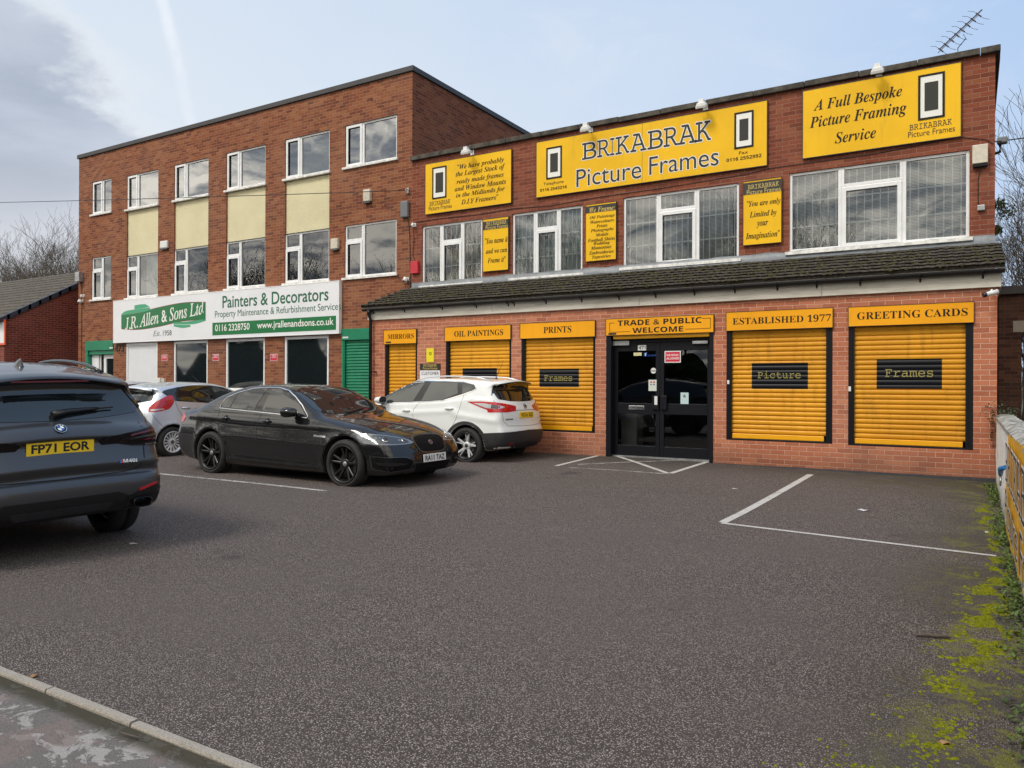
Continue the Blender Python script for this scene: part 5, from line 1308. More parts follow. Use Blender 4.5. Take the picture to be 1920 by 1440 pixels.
# ------------------------------------------------------------------ black saloon
def saloon():
    sp = dict(wb=2.909, R=.345, w=.925, zb=.19, gap=.05, flare=.022, tum=.42, tum2=.05, shoulder=.075, tuck=.07, round=.09, crown=.05,
        side=[(-.98, .24), (-1.10, .40), (-1.13, .62), (-1.06, .80), (-1.04, .955), (-1.02, 1.02), (-.80, 1.075), (-.55, 1.10), (-.30, 1.20), (.05, 1.33), (.45, 1.425), (.85, 1.462), (1.2, 1.46), (1.5, 1.425),
              (1.85, 1.29), (2.2, 1.11), (2.42, 1.02), (2.8, .975), (3.2, .90), (3.5, .80), (3.68, .70), (3.76, .58), (3.80, .46), (3.80, .30), (3.70, .19), (2.4, .17), (.5, .17), (-.6, .19)],
        belt=[(-1.2, .97), (0, 1.04), (1.0, 1.02), (2.2, .95), (3.0, .86), (3.9, .68)],
        plan=[(-1.2, .13), (-.8, .07), (-.4, .02), (.2, 0), (2.4, 0), (2.9, .012), (3.3, .05), (3.85, .125)],
        bow=(.075, 2.6, .092, 3.0), crease=[(.935, .83, .016, .045, -.7, 3.1), (.64, .58, .008, .05, .3, 2.5), (.30, .27, .018, .04, .55, 2.35)],
        wrapf=(2.9, 0.), wrapr=(-.3, 0.))
    c = Car('black_car', 'black four door saloon with black wheels and dusty lower doors', 'car', sp, (-10.42, 8.9, -.8, -.105), 'paint_black', pitch=.004, roll=-.0)
    s = 'right'
    for side in ('right', 'left'):
        k = 1 if side == 'right' else 1
        dlo = [(.13, 1.065), (.12, 1.13), (.20, 1.235), (.42, 1.315), (.75, 1.385), (1.08, 1.402), (1.33, 1.395), (1.52, 1.36), (1.72, 1.265), (1.92, 1.145), (2.12, .985), (2.10, .965), (1.5, 1.005), (.94, 1.03), (.4, 1.052)]
        tr = c.patch('window_surround', side, dlo, 'gloss_black', .003)
        c.strip('chrome_trim', side, dlo, 'steel', .010, .0055, tr, True)
        c.patch('side_window', side, [(.39, 1.075), (.455, 1.295), (.78, 1.37), (1.085, 1.383), (1.02, 1.27), (.965, 1.16), (.945, 1.05)], 'carglass', .0065)
        c.patch('quarter_window', side, [(.165, 1.085), (.155, 1.13), (.225, 1.22), (.425, 1.285), (.36, 1.08)], 'carglass', .0065)
        c.patch('side_window', side, [(1.11, 1.045), (1.165, 1.382), (1.33, 1.378), (1.51, 1.342), (1.70, 1.25), (1.90, 1.13), (2.06, 1.0), (1.5, 1.025)], 'carglass', .0065)
        rd = [(.14, 1.04), (.165, .92), (.22, .76), (.30, .60), (.41, .42), (.53, .30), (.68, .265), (1.15, .255), (2.25, .25), (2.275, .40), (2.26, .63), (2.25, .83), (2.29, .95)]
        c.strip('door_gap', side, rd); c.strip('door_gap', side, [(1.16, 1.02), (1.10, .89), (1.10, .71), (1.12, .45), (1.15, .26)])
        c.strip('door_gap', side, ellipse(-.18, .84, .075, .085, 18), wd=.005, closed=True).name = 'fuel_flap_gap'
        c.handle(side, .36, .915, 'paint_black'); c.handle(side, 1.32, .895, 'paint_black')
        c.mirror(side, 1.92, 1.045, 'gloss_black')
        c.patch('side_vent', side, [(2.33, .735), (2.56, .725), (2.56, .70), (2.33, .705)], 'chrome', .008, .04)
        c.strip('vent_gap', side, [(2.36, .70), (2.36, .47), (2.39, .43), (2.43, .45), (2.54, .68)], wd=.012)
        u = 1 if side == 'left' else -1
        # headlamp wraps the front corner (angles about wrapf)
        hl = [(u * 91, .735), (u * 83, .775), (u * 68, .785), (u * 52, .765), (u * 36, .725), (u * 25, .675), (u * 22, .645), (u * 36, .628), (u * 55, .634), (u * 72, .655), (u * 86, .70)]
        hs = c.patch('headlight', 'wrapf', hl, 'headlens', .004, .04, us=.012, smooth=1)
        c.patch('lamp_inner', 'wrapf', [(u * 64, .765), (u * 50, .752), (u * 36, .715), (u * 28, .672), (u * 30, .647), (u * 44, .645), (u * 60, .66)], 'lampdark', .0055, .04, hs, 1, us=.012)
        for a, z, r in ((u * 50, .703, .046), (u * 34, .684, .030)):
            p, n = c.proj('wrapf', a, z); mb = MB(); mb.lathe([(r, -.004), (r, .006), (r * .82, .010)], p, n, 20, 0); mb.lathe([(r * .8, .004), (r * .6, .014), (.001, .018)], p, n, 20, 1); mb.build('lamp', [M['chrome'], M['carglass']], hs)
        tl_ = [(u * 180 - u * 62, .93), (u * 180 - u * 58, .80), (u * 180 - u * 44, .80), (u * 180 - u * 30, .83), (u * 180 - u * 30, .93), (u * 180 - u * 48, .97)]
        c.patch('tail_light', 'wrapr', tl_, 'redlens', .005, .04, us=.012, smooth=1)
        fg = [(u * 62, .475), (u * 34, .465), (u * 27, .42), (u * 24, .30), (u * 46, .27), (u * 60, .30)]
        fs_ = c.patch('fog_vent', 'wrapf', fg, 'mesh', .003, .04, us=.012, smooth=1)
        c.strip('vent_frame', 'wrapf', fg, 'lampdark', .008, .005, fs_, True, us=.012); c.patch('vent_blade', 'wrapf', [(u * 60, .40), (u * 36, .39), (u * 30, .36), (u * 52, .345)], 'paint_black', .010, .04, fs_, us=.012, smooth=1)
        c.patch('arch_trim', side, [(2.5 - .0, .19), (2.52, .42), (2.49, .42), (2.46, .19)], 'cladding', .002)
    # windscreen, rear screen, sunroof
    ws = [(1.44, .60), (1.46, .0), (1.44, -.60), (1.72, -.66), (2.16, -.735), (2.33, -.60), (2.41, -.30), (2.43, 0), (2.41, .30), (2.33, .60), (2.16, .735), (1.72, .66)]
    c.patch('windscreen', 'top', ws, 'carglass', .005, .08)
    c.patch('rear_window', 'top', [(-.33, .56), (-.36, 0), (-.33, -.56), (.2, -.53), (.32, -.45), (.34, 0), (.32, .45), (.2, .53)], 'carglass', .005, .08)
    c.patch('sunroof', 'top', [(.80, .40), (.80, -.40), (1.28, -.43), (1.30, 0), (1.28, .43)], 'gloss_black', .003, .08)
    for y in (-.36, .30):
        pts = []
        for t_ in np.linspace(0, 1, 7):
            q, n = c.proj('top', 2.42 - .10 * t_ - .06 * t_ * t_, y + (.58 if y < 0 else .42) * t_ * (1 if y < 0 else 1) - .05); pts.append(q + n * .018)
        MB().tube(pts, .010, 6).build('wiper', M['trim'], c.root)
    c.strip('bonnet_gap', 'top', [(2.46, .78), (2.80, .755), (3.2, .69), (3.52, .58)]); c.strip('bonnet_gap', 'top', [(2.46, -.78), (2.80, -.755), (3.2, -.69), (3.52, -.58)])
    for u in (-1, 1): c.patch('bonnet_vent', 'top', [(2.78, u * .50), (3.02, u * .46), (3.0, u * .435), (2.78, u * .46)], 'trim', .002)
    # grille, plate, intake
    g = [(-.33, .72), (-.20, .745), (0, .752), (.20, .745), (.33, .72), (.345, .65), (.30, .545), (.23, .505), (0, .497), (-.23, .505), (-.30, .545), (-.345, .65)]
    gr = c.patch('grille', 'front', g, 'gloss_black', .006, .05, smooth=1); gi = [(y * .9, .625 + (z - .625) * .86) for y, z in g]
    c.patch('grille_mesh', 'front', gi, 'mesh', .009, .05, gr, 1)
    c.strip('grille_frame', 'front', chaikin(g, 2).tolist(), 'lampdark', .020, .0085, gr, True)  # lighter grey strip paints the highlights along the body-coloured frame edge
    c.strip('intake_frame', 'front', [(-.44, .375), (.44, .375), (.47, .30), (.41, .225), (-.41, .225), (-.47, .30)], 'lampdark', .008, .004, None, True)
    c.disc('front', 0, .635, [(0, .036, .016, 'steel'), (.0, .027, .019, 'lampdark'), (0, .013, .022, 'red_paint')], 'badge')
    c.plate('front', .0, .425, 'RA11 TAZ', 'plate_w', tilt=4, lift=.020)
    lg = [(-.40, .36), (.40, .36), (.43, .30), (.38, .235), (-.38, .235), (-.43, .30)]; c.patch('lower_intake', 'front', lg, 'mesh', .003, .05)
    c.strip('lip_line', 'front', [(-.75, .235), (-.4, .222), (.4, .222), (.75, .235)], 'trim', .02)
    for u, v in ((-.62, .53), (.62, .53)): c.disc('front', u, v, [(0, .024, .002, 'paint_black')], 'parking_sensor')
    c.plate('rear', 0, .78, 'RA11 TAZ', 'plate_y', tilt=0, lift=.02)
    c.wheels('twin', .345, .245, .262, .80, 5, ('rim_black', 'rim_black', 'steel'))
    return c
def meshmat():
    t = NT('grille_mesh'); o = t.obj(); sp = t.node('ShaderNodeSeparateXYZ', {0: o}); y, z = sp.outputs[1], sp.outputs[2]
    a = t.math('SINE', t.math('MULTIPLY', t.math('ADD', y, z), 190.)); b = t.math('SINE', t.math('MULTIPLY', t.math('SUBTRACT', y, z), 190.))
    m = t.mr(t.math('MAXIMUM', a, b), .55, .85); t.p(Base_Color=t.mix(m, (.002, .002, .002, 1), (.012, .012, .013, 1)), Roughness=.6); t.b.inputs['Specular IOR Level'].default_value = .12; t.bump(m, 1., .01); return t.m
M['mesh'] = meshmat()
SALOON = saloon()

# ------------------------------------------------------------------ white crossover
def crossover():
    sp = dict(wb=2.646, R=.34, w=.90, zb=.22, gap=.05, flare=.018, tum=.30, tum2=.12, shoulder=.05, tuck=.07, round=.08, crown=.06,
        side=[(-.74, .26), (-.84, .40), (-.86, .60), (-.80, .74), (-.79, .98), (-.74, 1.10), (-.70, 1.17), (-.56, 1.36), (-.50, 1.46), (-.58, 1.525), (-.40, 1.565), (0, 1.595), (.5, 1.612), (1.0, 1.60), (1.35, 1.56),
              (1.75, 1.42), (2.1, 1.25), (2.4, 1.10), (2.6, 1.05), (3.0, .99), (3.3, .90), (3.44, .76), (3.49, .55), (3.48, .35), (3.38, .24), (2.3, .21), (.4, .21)],
        belt=[(-.9, 1.16), (-.1, 1.20), (.5, 1.13), (1.2, 1.09), (2.0, 1.05), (2.8, .95), (3.5, .80)],
        plan=[(-.9, .115), (-.5, .05), (-.1, .01), (.3, 0), (2.2, 0), (2.7, .02), (3.1, .08), (3.5, .17)],
        bow=(.085, 2.6, .12, 2.3), crease=[(.98, .86, .012, .05, .2, 2.4), (.80, .92, .016, .06, -.7, .3), (.42, .42, .010, .05, .45, 2.2)],
        wrapr=(-.15, 0.), wrapf=(2.6, 0.))
    c = Car('white_car', 'white crossover car with roof rails parked against the shop front', 'car', sp, (-7.66, 11.98, 181, -.055), 'paint_white', scale=.957)
    for side in ('left', 'right'):
        sg = 1 if side == 'left' else -1
        dlo = [(-.16, 1.395), (-.10, 1.475), (.15, 1.515), (.6, 1.53), (1.05, 1.535), (1.40, 1.515), (1.70, 1.44), (2.02, 1.29), (2.2, 1.16), (2.16, 1.09), (1.25, 1.125), (1.0, 1.135), (.55, 1.165), (.15, 1.275), (-.06, 1.345)]
        tr = c.patch('window_surround', side, dlo, 'trim', .003); c.strip('chrome_trim', side, dlo, 'chrome', .013, .0055, tr, True)
        c.patch('side_window', side, [(1.05, 1.515), (1.38, 1.497), (1.68, 1.42), (2.0, 1.275), (2.12, 1.18), (1.95, 1.112), (1.255, 1.145)], 'carglass_light', .0065)
        c.patch('side_window', side, [(.91, 1.515), (.28, 1.50), (.235, 1.30), (.57, 1.18), (1.06, 1.15)], 'carglass_light', .0065)
        c.patch('quarter_window', side, [(.17, 1.495), (-.06, 1.46), (-.12, 1.40), (-.06, 1.365), (.13, 1.30)], 'carglass_light', .0065)
        c.strip('door_gap', side, [(.90, 1.55), (1.06, 1.15), (1.20, 1.0), (1.21, .9), (1.18, .42)], 'shutlight'); c.strip('door_gap', side, [(.15, 1.52), (.09, 1.28), (.115, 1.14), (.19, .86), (.30, .66)], 'shutlight')
        c.strip('door_gap', side, [(.42, .50), (.55, .42), (2.2, .40), (2.24, .9), (2.2, 1.08)], 'shutlight')
        c.handle(side, 1.38, .965, 'paint_white', .19); c.handle(side, .37, 1.02, 'paint_white', .19)
        c.mirror(side, 1.98, 1.16, 'paint_white', low='trim')
        # dark cladding round the arches and along the sill
        for xw in (0., 2.646):
            a0, a1 = (-12, 192); n = 22; Ro, Ri = .455, .402
            ou = [(xw + Ro * math.cos(math.radians(a0 + (a1 - a0) * k / n)), .34 + Ro * math.sin(math.radians(a0 + (a1 - a0) * k / n))) for k in range(n + 1)]
            inn = [(xw + Ri * math.cos(math.radians(a0 + (a1 - a0) * k / n)), .34 + Ri * math.sin(math.radians(a0 + (a1 - a0) * k / n))) for k in range(n + 1)]
            c.patch('arch_cladding', side, ou + inn[::-1], 'cladding', .012, .05)
        c.patch('sill_cladding', side, [(.46, .38), (2.19, .38), (2.24, .26), (.41, .26)], 'cladding', .010)
        # tail lamp, wrapping the rear corner (angles about wrapr)
        A = lambda d: 180 - sg * d if sg > 0 else 180 + d
        tlp = [(A(99), 1.155), (A(80), 1.165), (A(62), 1.15), (A(46), 1.115), (A(28), 1.075), (A(30), .985), (A(44), .965), (A(70), .965), (A(71), 1.01), (A(84), 1.075)]
        tlm = c.patch('tail_light', 'wrapr', tlp, 'redlens', .006, .04, us=.011)
        c.patch('clear_lens', 'wrapr', [(A(90), 1.13), (A(76), 1.128), (A(62), 1.10), (A(50), 1.072), (A(50), 1.042), (A(62), 1.028), (A(73), 1.045), (A(82), 1.09)], 'clearlens', .0085, .04, tlm, us=.011)
        c.patch('lamp_inner', 'wrapr', [(A(66), 1.105), (A(58), 1.095), (A(58), 1.03), (A(66), 1.035)], 'lampdark', .0095, .03, tlm, us=.011)
        hl = [(sg * 78, .93), (sg * 55, .90), (sg * 33, .84), (sg * 33, .76), (sg * 55, .78), (sg * 76, .86)]; c.patch('headlight', 'wrapf', hl, 'clearlens', .005, .05, us=.012)
        p0 = [c.proj('top', x, sg * .575) for x in np.linspace(-.35, 1.42, 12)]; pts = [np.array(q) + np.array([0, 0, .045 * min(1, 6 * min(i, 11 - i) / 11 + .05)]) for i, (q, n_) in enumerate(p0)]
        MB().tube(pts, .015, 8).build('roof_rail', M['rim_silver'], c.root)
    # rear bumper, tailgate glass, spoiler
    rb = [(180 - 106, .40), (180 - 98, .56), (180 - 60, .60), (180, .625), (180 + 60, .60), (180 + 98, .56), (180 + 106, .40), (180 + 84, .29), (180, .275), (180 - 84, .29)]
    bp = c.patch('rear_bumper', 'wrapr', rb, 'cladding', .010, .05, us=.011)
    c.patch('diffuser', 'rear', [(-.45, .40), (.45, .40), (.52, .33), (.40, .29), (-.40, .29), (-.52, .33)], 'trim', .016, .05, smooth=1)
    for u in (-1, 1): c.patch('reflector', 'rear', [(u * .50, .41), (u * .66, .41), (u * .64, .375), (u * .48, .375)], 'reddark', .016, .04)
    gl = [(-.66, 1.46), (-.4, 1.50), (0, 1.51), (.4, 1.50), (.66, 1.46), (.70, 1.36), (.745, 1.275), (.66, 1.20), (.4, 1.165), (0, 1.155), (-.4, 1.165), (-.66, 1.20), (-.745, 1.275), (-.70, 1.36)]
    c.patch('rear_window', 'rear', gl, 'carglass', .005, .06)
    mb = MB(); n = 14; vs = []
    for k in range(n + 1):
        y = -.63 + 1.26 * k / n; q = 1 - abs(y / .63) ** 4 * .5
        z = 1.548 - .055 * (y / .63) ** 2; vs += [(-.44, y, z + .022), (-.44 - .22 * q, y, z - .008), (-.44 - .215 * q, y, z - .028), (-.44, y, z - .055)]
    mb.add(vs, [q for k in range(n) for j in range(3) for q in ((4 * k + j, 4 * k + j + 1, 4 * k + j + 5, 4 * k + j + 4),)] + [(3, 2, 1, 0), (4 * n, 4 * n + 1, 4 * n + 2, 4 * n + 3)], 0, True)
    sp_ = mb.build('roof_spoiler', M['paint_white'], c.root)
    mb = MB(); mb.add([(v[0] + .0 , v[1], v[2] - .002) for v in vs], [q for k in range(n) for q in ((4 * k + 1, 4 * k + 2, 4 * k + 6, 4 * k + 5), (4 * k + 2, 4 * k + 3, 4 * k + 7, 4 * k + 6))]); mb.v = [(v[0] - .004, v[1], v[2] - .004) for v in mb.v]; mb.build('spoiler_underside', M['gloss_black'], sp_)
    c.strip('tailgate_gap', 'rear', [(.78, 1.22), (.72, .96), (.70, .80), (.60, .715), (0, .70), (-.60, .715), (-.70, .80), (-.72, .96), (-.78, 1.22)], 'shutlight')
    c.patch('plate_recess', 'rear', [(-.40, .985), (.40, .985), (.36, .80), (-.36, .80)], 'paint_white', .002)
    c.strip('tailgate_crease', 'rear', [(-.42, .995), (.42, .995)], 'shutlight', .010, .003)
    c.plate('rear', 0, .905, 'VO16 XLE', 'plate_y', tilt=3, lift=.016)
    r, p, rt, up, n_ = c.disc('rear', 0, 1.065, [(.038, .052, .012, 'chrome')], 'badge'); mb = MB(); mb.obox(p + n_ * .012, rt * .06, up * .012, n_ * .003); mb.build('badge_face', M['chrome'], r)
    c.text('rear', .56, .835, 'QASHQAI', .20, .03, 'lampdark', '', .02)
    q, n_ = c.proj('rear', -.02, 1.19); MB().tube([np.array(q) + np.array((-.02, 0, .0)), np.array(c.proj('rear', -.26, 1.23)[0]) + (-.03, 0, 0), np.array(c.proj('rear', -.45, 1.235)[0]) + (-.025, 0, 0)], .014, 6).build('rear_wiper', M['trim'], c.root)
    c.patch('windscreen', 'top', [(1.42, .58), (1.44, 0), (1.42, -.58), (2.1, -.70), (2.34, -.5), (2.42, 0), (2.34, .5), (2.1, .70)], 'carglass', .005, .08)
    q, n_ = c.proj('top', -.12, 0); q = np.array(q); MB().lathe([(.035, -.004), (.03, .012), (.012, .03), (.001, .034)], q, (0, 0, 1), 14).tube([q + (0, 0, .02), q + (-.17, 0, .36)], [.006, .003], 6).build('aerial', M['trim'], c.root)
    c.wheels('two', .34, .225, .245, .775, 5, ('rim_silver', 'rim_dark', 'lampdark'))
    return c
CROSS = crossover()

# ------------------------------------------------------------------ silver hatchback
HATCH = dict(wb=2.489, R=.298, w=.855, zb=.20, gap=.045, flare=.018, tum=.33, tum2=.14, shoulder=.045, tuck=.07, round=.09, crown=.06,
    side=[(-.52, .24), (-.62, .38), (-.65, .56), (-.60, .72), (-.57, .90), (-.50, 1.02), (-.36, 1.20), (-.28, 1.30), (-.33, 1.365), (-.15, 1.40), (.2, 1.455), (.6, 1.478), (1.0, 1.47), (1.35, 1.42), (1.75, 1.26), (2.15, 1.06), (2.4, .985), (2.8, .89), (3.05, .78), (3.22, .62), (3.30, .45), (3.26, .28), (3.1, .20), (1.2, .18)],
    belt=[(-.7, 1.16), (0, 1.12), (.6, 1.07), (1.4, 1.0), (2.2, .93), (3.3, .7)], plan=[(-.7, .14), (-.3, .06), (.1, .01), (.5, 0), (2.0, 0), (2.5, .03), (2.9, .10), (3.3, .20)],
    bow=(.10, 2.5, .13, 2.3), crease=[(.90, .72, .010, .05, .2, 2.0)], wrapr=(-.05, 0.), wrapf=(2.4, 0.))
def hatch(label, pose, pm, full=True, group=None):
    c = Car('silver_car', label, 'car', HATCH, pose, pm, group=group)
    for side in ('right', 'left'):
        sg = 1 if side == 'left' else -1; A = lambda d: 180 - d if sg > 0 else 180 + d
        dlo = [(-.18, 1.275), (-.05, 1.315), (.2, 1.365), (.55, 1.40), (.95, 1.40), (1.3, 1.36), (1.65, 1.22), (1.98, 1.02), (1.9, .985), (.9, 1.035), (.1, 1.09), (.06, 1.10)]
        c.patch('window_surround', side, dlo, 'trim', .003)
        c.patch('quarter_window', side, [(-.145, 1.275), (.0, 1.317), (.15, 1.343), (.095, 1.112), (.075, 1.108)], 'carglass', .0065)
        c.patch('side_window', side, [(.20, 1.35), (.55, 1.388), (.87, 1.388), (1.0, 1.055), (.85, 1.055), (.13, 1.108)], 'carglass', .0065)
        c.patch('side_window', side, [(.97, 1.385), (1.28, 1.342), (1.62, 1.205), (1.9, 1.035), (1.1, 1.045)], 'carglass_light', .0065)
        if full:
            c.strip('door_gap', side, [(.06, 1.11), (.10, .95), (.24, .72), (.36, .56), (.55, .34), (1.0, .29), (2.0, .28)], 'shut', .006); c.strip('door_gap', side, [(.95, 1.40), (1.04, 1.04), (1.02, .6), (1.0, .29)], 'shut', .006)
            c.strip('bumper_gap', side, [(-.42, .90), (-.36, .78), (-.26, .66), (-.21, .61)], 'shut', .006)
            c.strip('roof_gap', side, [(-.15, 1.30), (-.10, 1.36), (-.09, 1.40)], 'shut', .006)
            c.handle(side, .28, .955, 'paint_silver', .2); c.handle(side, 1.32, .92, 'paint_silver', .2); c.mirror(side, 1.82, 1.03, pm)
        # tall lamp climbing the rear pillar, flared at the top
        tlp = [(A(62), .87), (A(60), .95), (A(68), 1.06), (A(82), 1.165), (A(93), 1.215), (A(98), 1.18), (A(96), 1.06), (A(90), .955), (A(84), .92)]
        t_ = c.patch('tail_light', 'wrapr', tlp, 'redlens', .008, .04, us=.011, smooth=1)
        if full: c.patch('clear_lens', 'wrapr', [(A(64), .905), (A(63), .935), (A(80), .955), (A(82), .935)], 'clearlens', .010, .03, t_, us=.011)
        c.patch('headlight', 'wrapf', [(sg * 80, .92), (sg * 55, .80), (sg * 36, .70), (sg * 38, .62), (sg * 60, .66), (sg * 78, .78)], 'clearlens', .005, .05, us=.012)
        c.patch('reflector', 'wrapr', [(A(66), .52), (A(50), .53), (A(52), .49), (A(64), .48)], 'reddark', .005, .04, us=.011)
    c.patch('rear_window', 'rear', [(-.56, 1.325), (0, 1.345), (.56, 1.325), (.66, 1.20), (.62, 1.10), (.3, 1.045), (0, 1.035), (-.3, 1.045), (-.62, 1.10), (-.66, 1.20)], 'carglass', .005, .06)
    mb = MB(); n = 12; vs = []
    for k in range(n + 1):
        y = -.54 + 1.08 * k / n; q = 1 - abs(y / .54) ** 4 * .5; z = 1.398 - .05 * (y / .54) ** 2; vs += [(-.16, y, z + .0), (-.28 - .13 * q, y, z - .042), (-.28 - .125 * q, y, z - .062), (-.20, y, z - .075)]
    mb.add(vs, [(4 * k + j, 4 * k + j + 1, 4 * k + j + 5, 4 * k + j + 4) for k in range(n) for j in range(3)] + [(3, 2, 1, 0), (4 * n, 4 * n + 1, 4 * n + 2, 4 * n + 3)], 0, True)
    sp_ = mb.build('roof_spoiler', M[pm], c.root); MB().box(-.4, -.36, -.2, .2, 1.335, 1.348).build('brake_light', M['redlens'], sp_)
    c.patch('windscreen', 'top', [(1.30, .54), (1.32, 0), (1.30, -.54), (1.8, -.66), (2.1, -.5), (2.2, 0), (2.1, .5), (1.8, .66)], 'carglass', .005, .08)
    if full:
        c.strip('tailgate_gap', 'rear', [(.60, .87), (.55, .62), (0, .60), (-.55, .62), (-.60, .87)], 'shut', .006); c.plate('rear', 0, .70, 'DN10 KVA', 'plate_y', tilt=2, lift=.02) if False else None
        c.patch('tailgate_bar', 'rear', [(-.42, .935), (.42, .935), (.42, .90), (-.42, .90)], 'chrome', .006, .05)
        q, n_ = c.proj('rear', 0, 1.06); MB().tube([np.array(q) + (-.02, 0, 0), np.array(c.proj('rear', -.2, 1.085)[0]) + (-.025, 0, 0), np.array(c.proj('rear', -.42, 1.10)[0]) + (-.02, 0, 0)], [.018, .013, .008], 6).build('rear_wiper', M['trim'], c.root)
        q, n_ = c.proj('top', 1.25, 0); q = np.array(q); MB().tube([q, q + (-.22, 0, .17)], [.006, .004], 6).build('aerial', M['trim'], c.root)
    c.wheels('many', .298, .195, .208, .74, 15, ('rim_silver', 'rim_silver', 'lampdark')); return c
FIESTA = hatch('silver blue hatchback with a tall red tail light parked nose towards the office', (-14.14, 9.35, 90, -.085), 'paint_silver')
E2 = hatch('silver car behind the hatchback with only its roof and brake light showing', (-16.95, 9.9, 92, -.06), 'paint_silver', False)
E3 = hatch('pale blue car roof farthest behind the dark grey car', (-19.9, 11.1, 91, -.02), 'paint_paleblue', False)
for e_ in (E2, E3):
    q, n_ = e_.proj('top', .35, 0); q = np.array(q); MB().add([q + (-.09, 0, .07), q + (.09, 0, -.01), q + (-.10, .025, -.01), q + (-.10, -.025, -.01)], [(0, 1, 2), (0, 3, 1), (0, 2, 3)]).build('aerial_fin', e_.body.data.materials[0], e_.root)

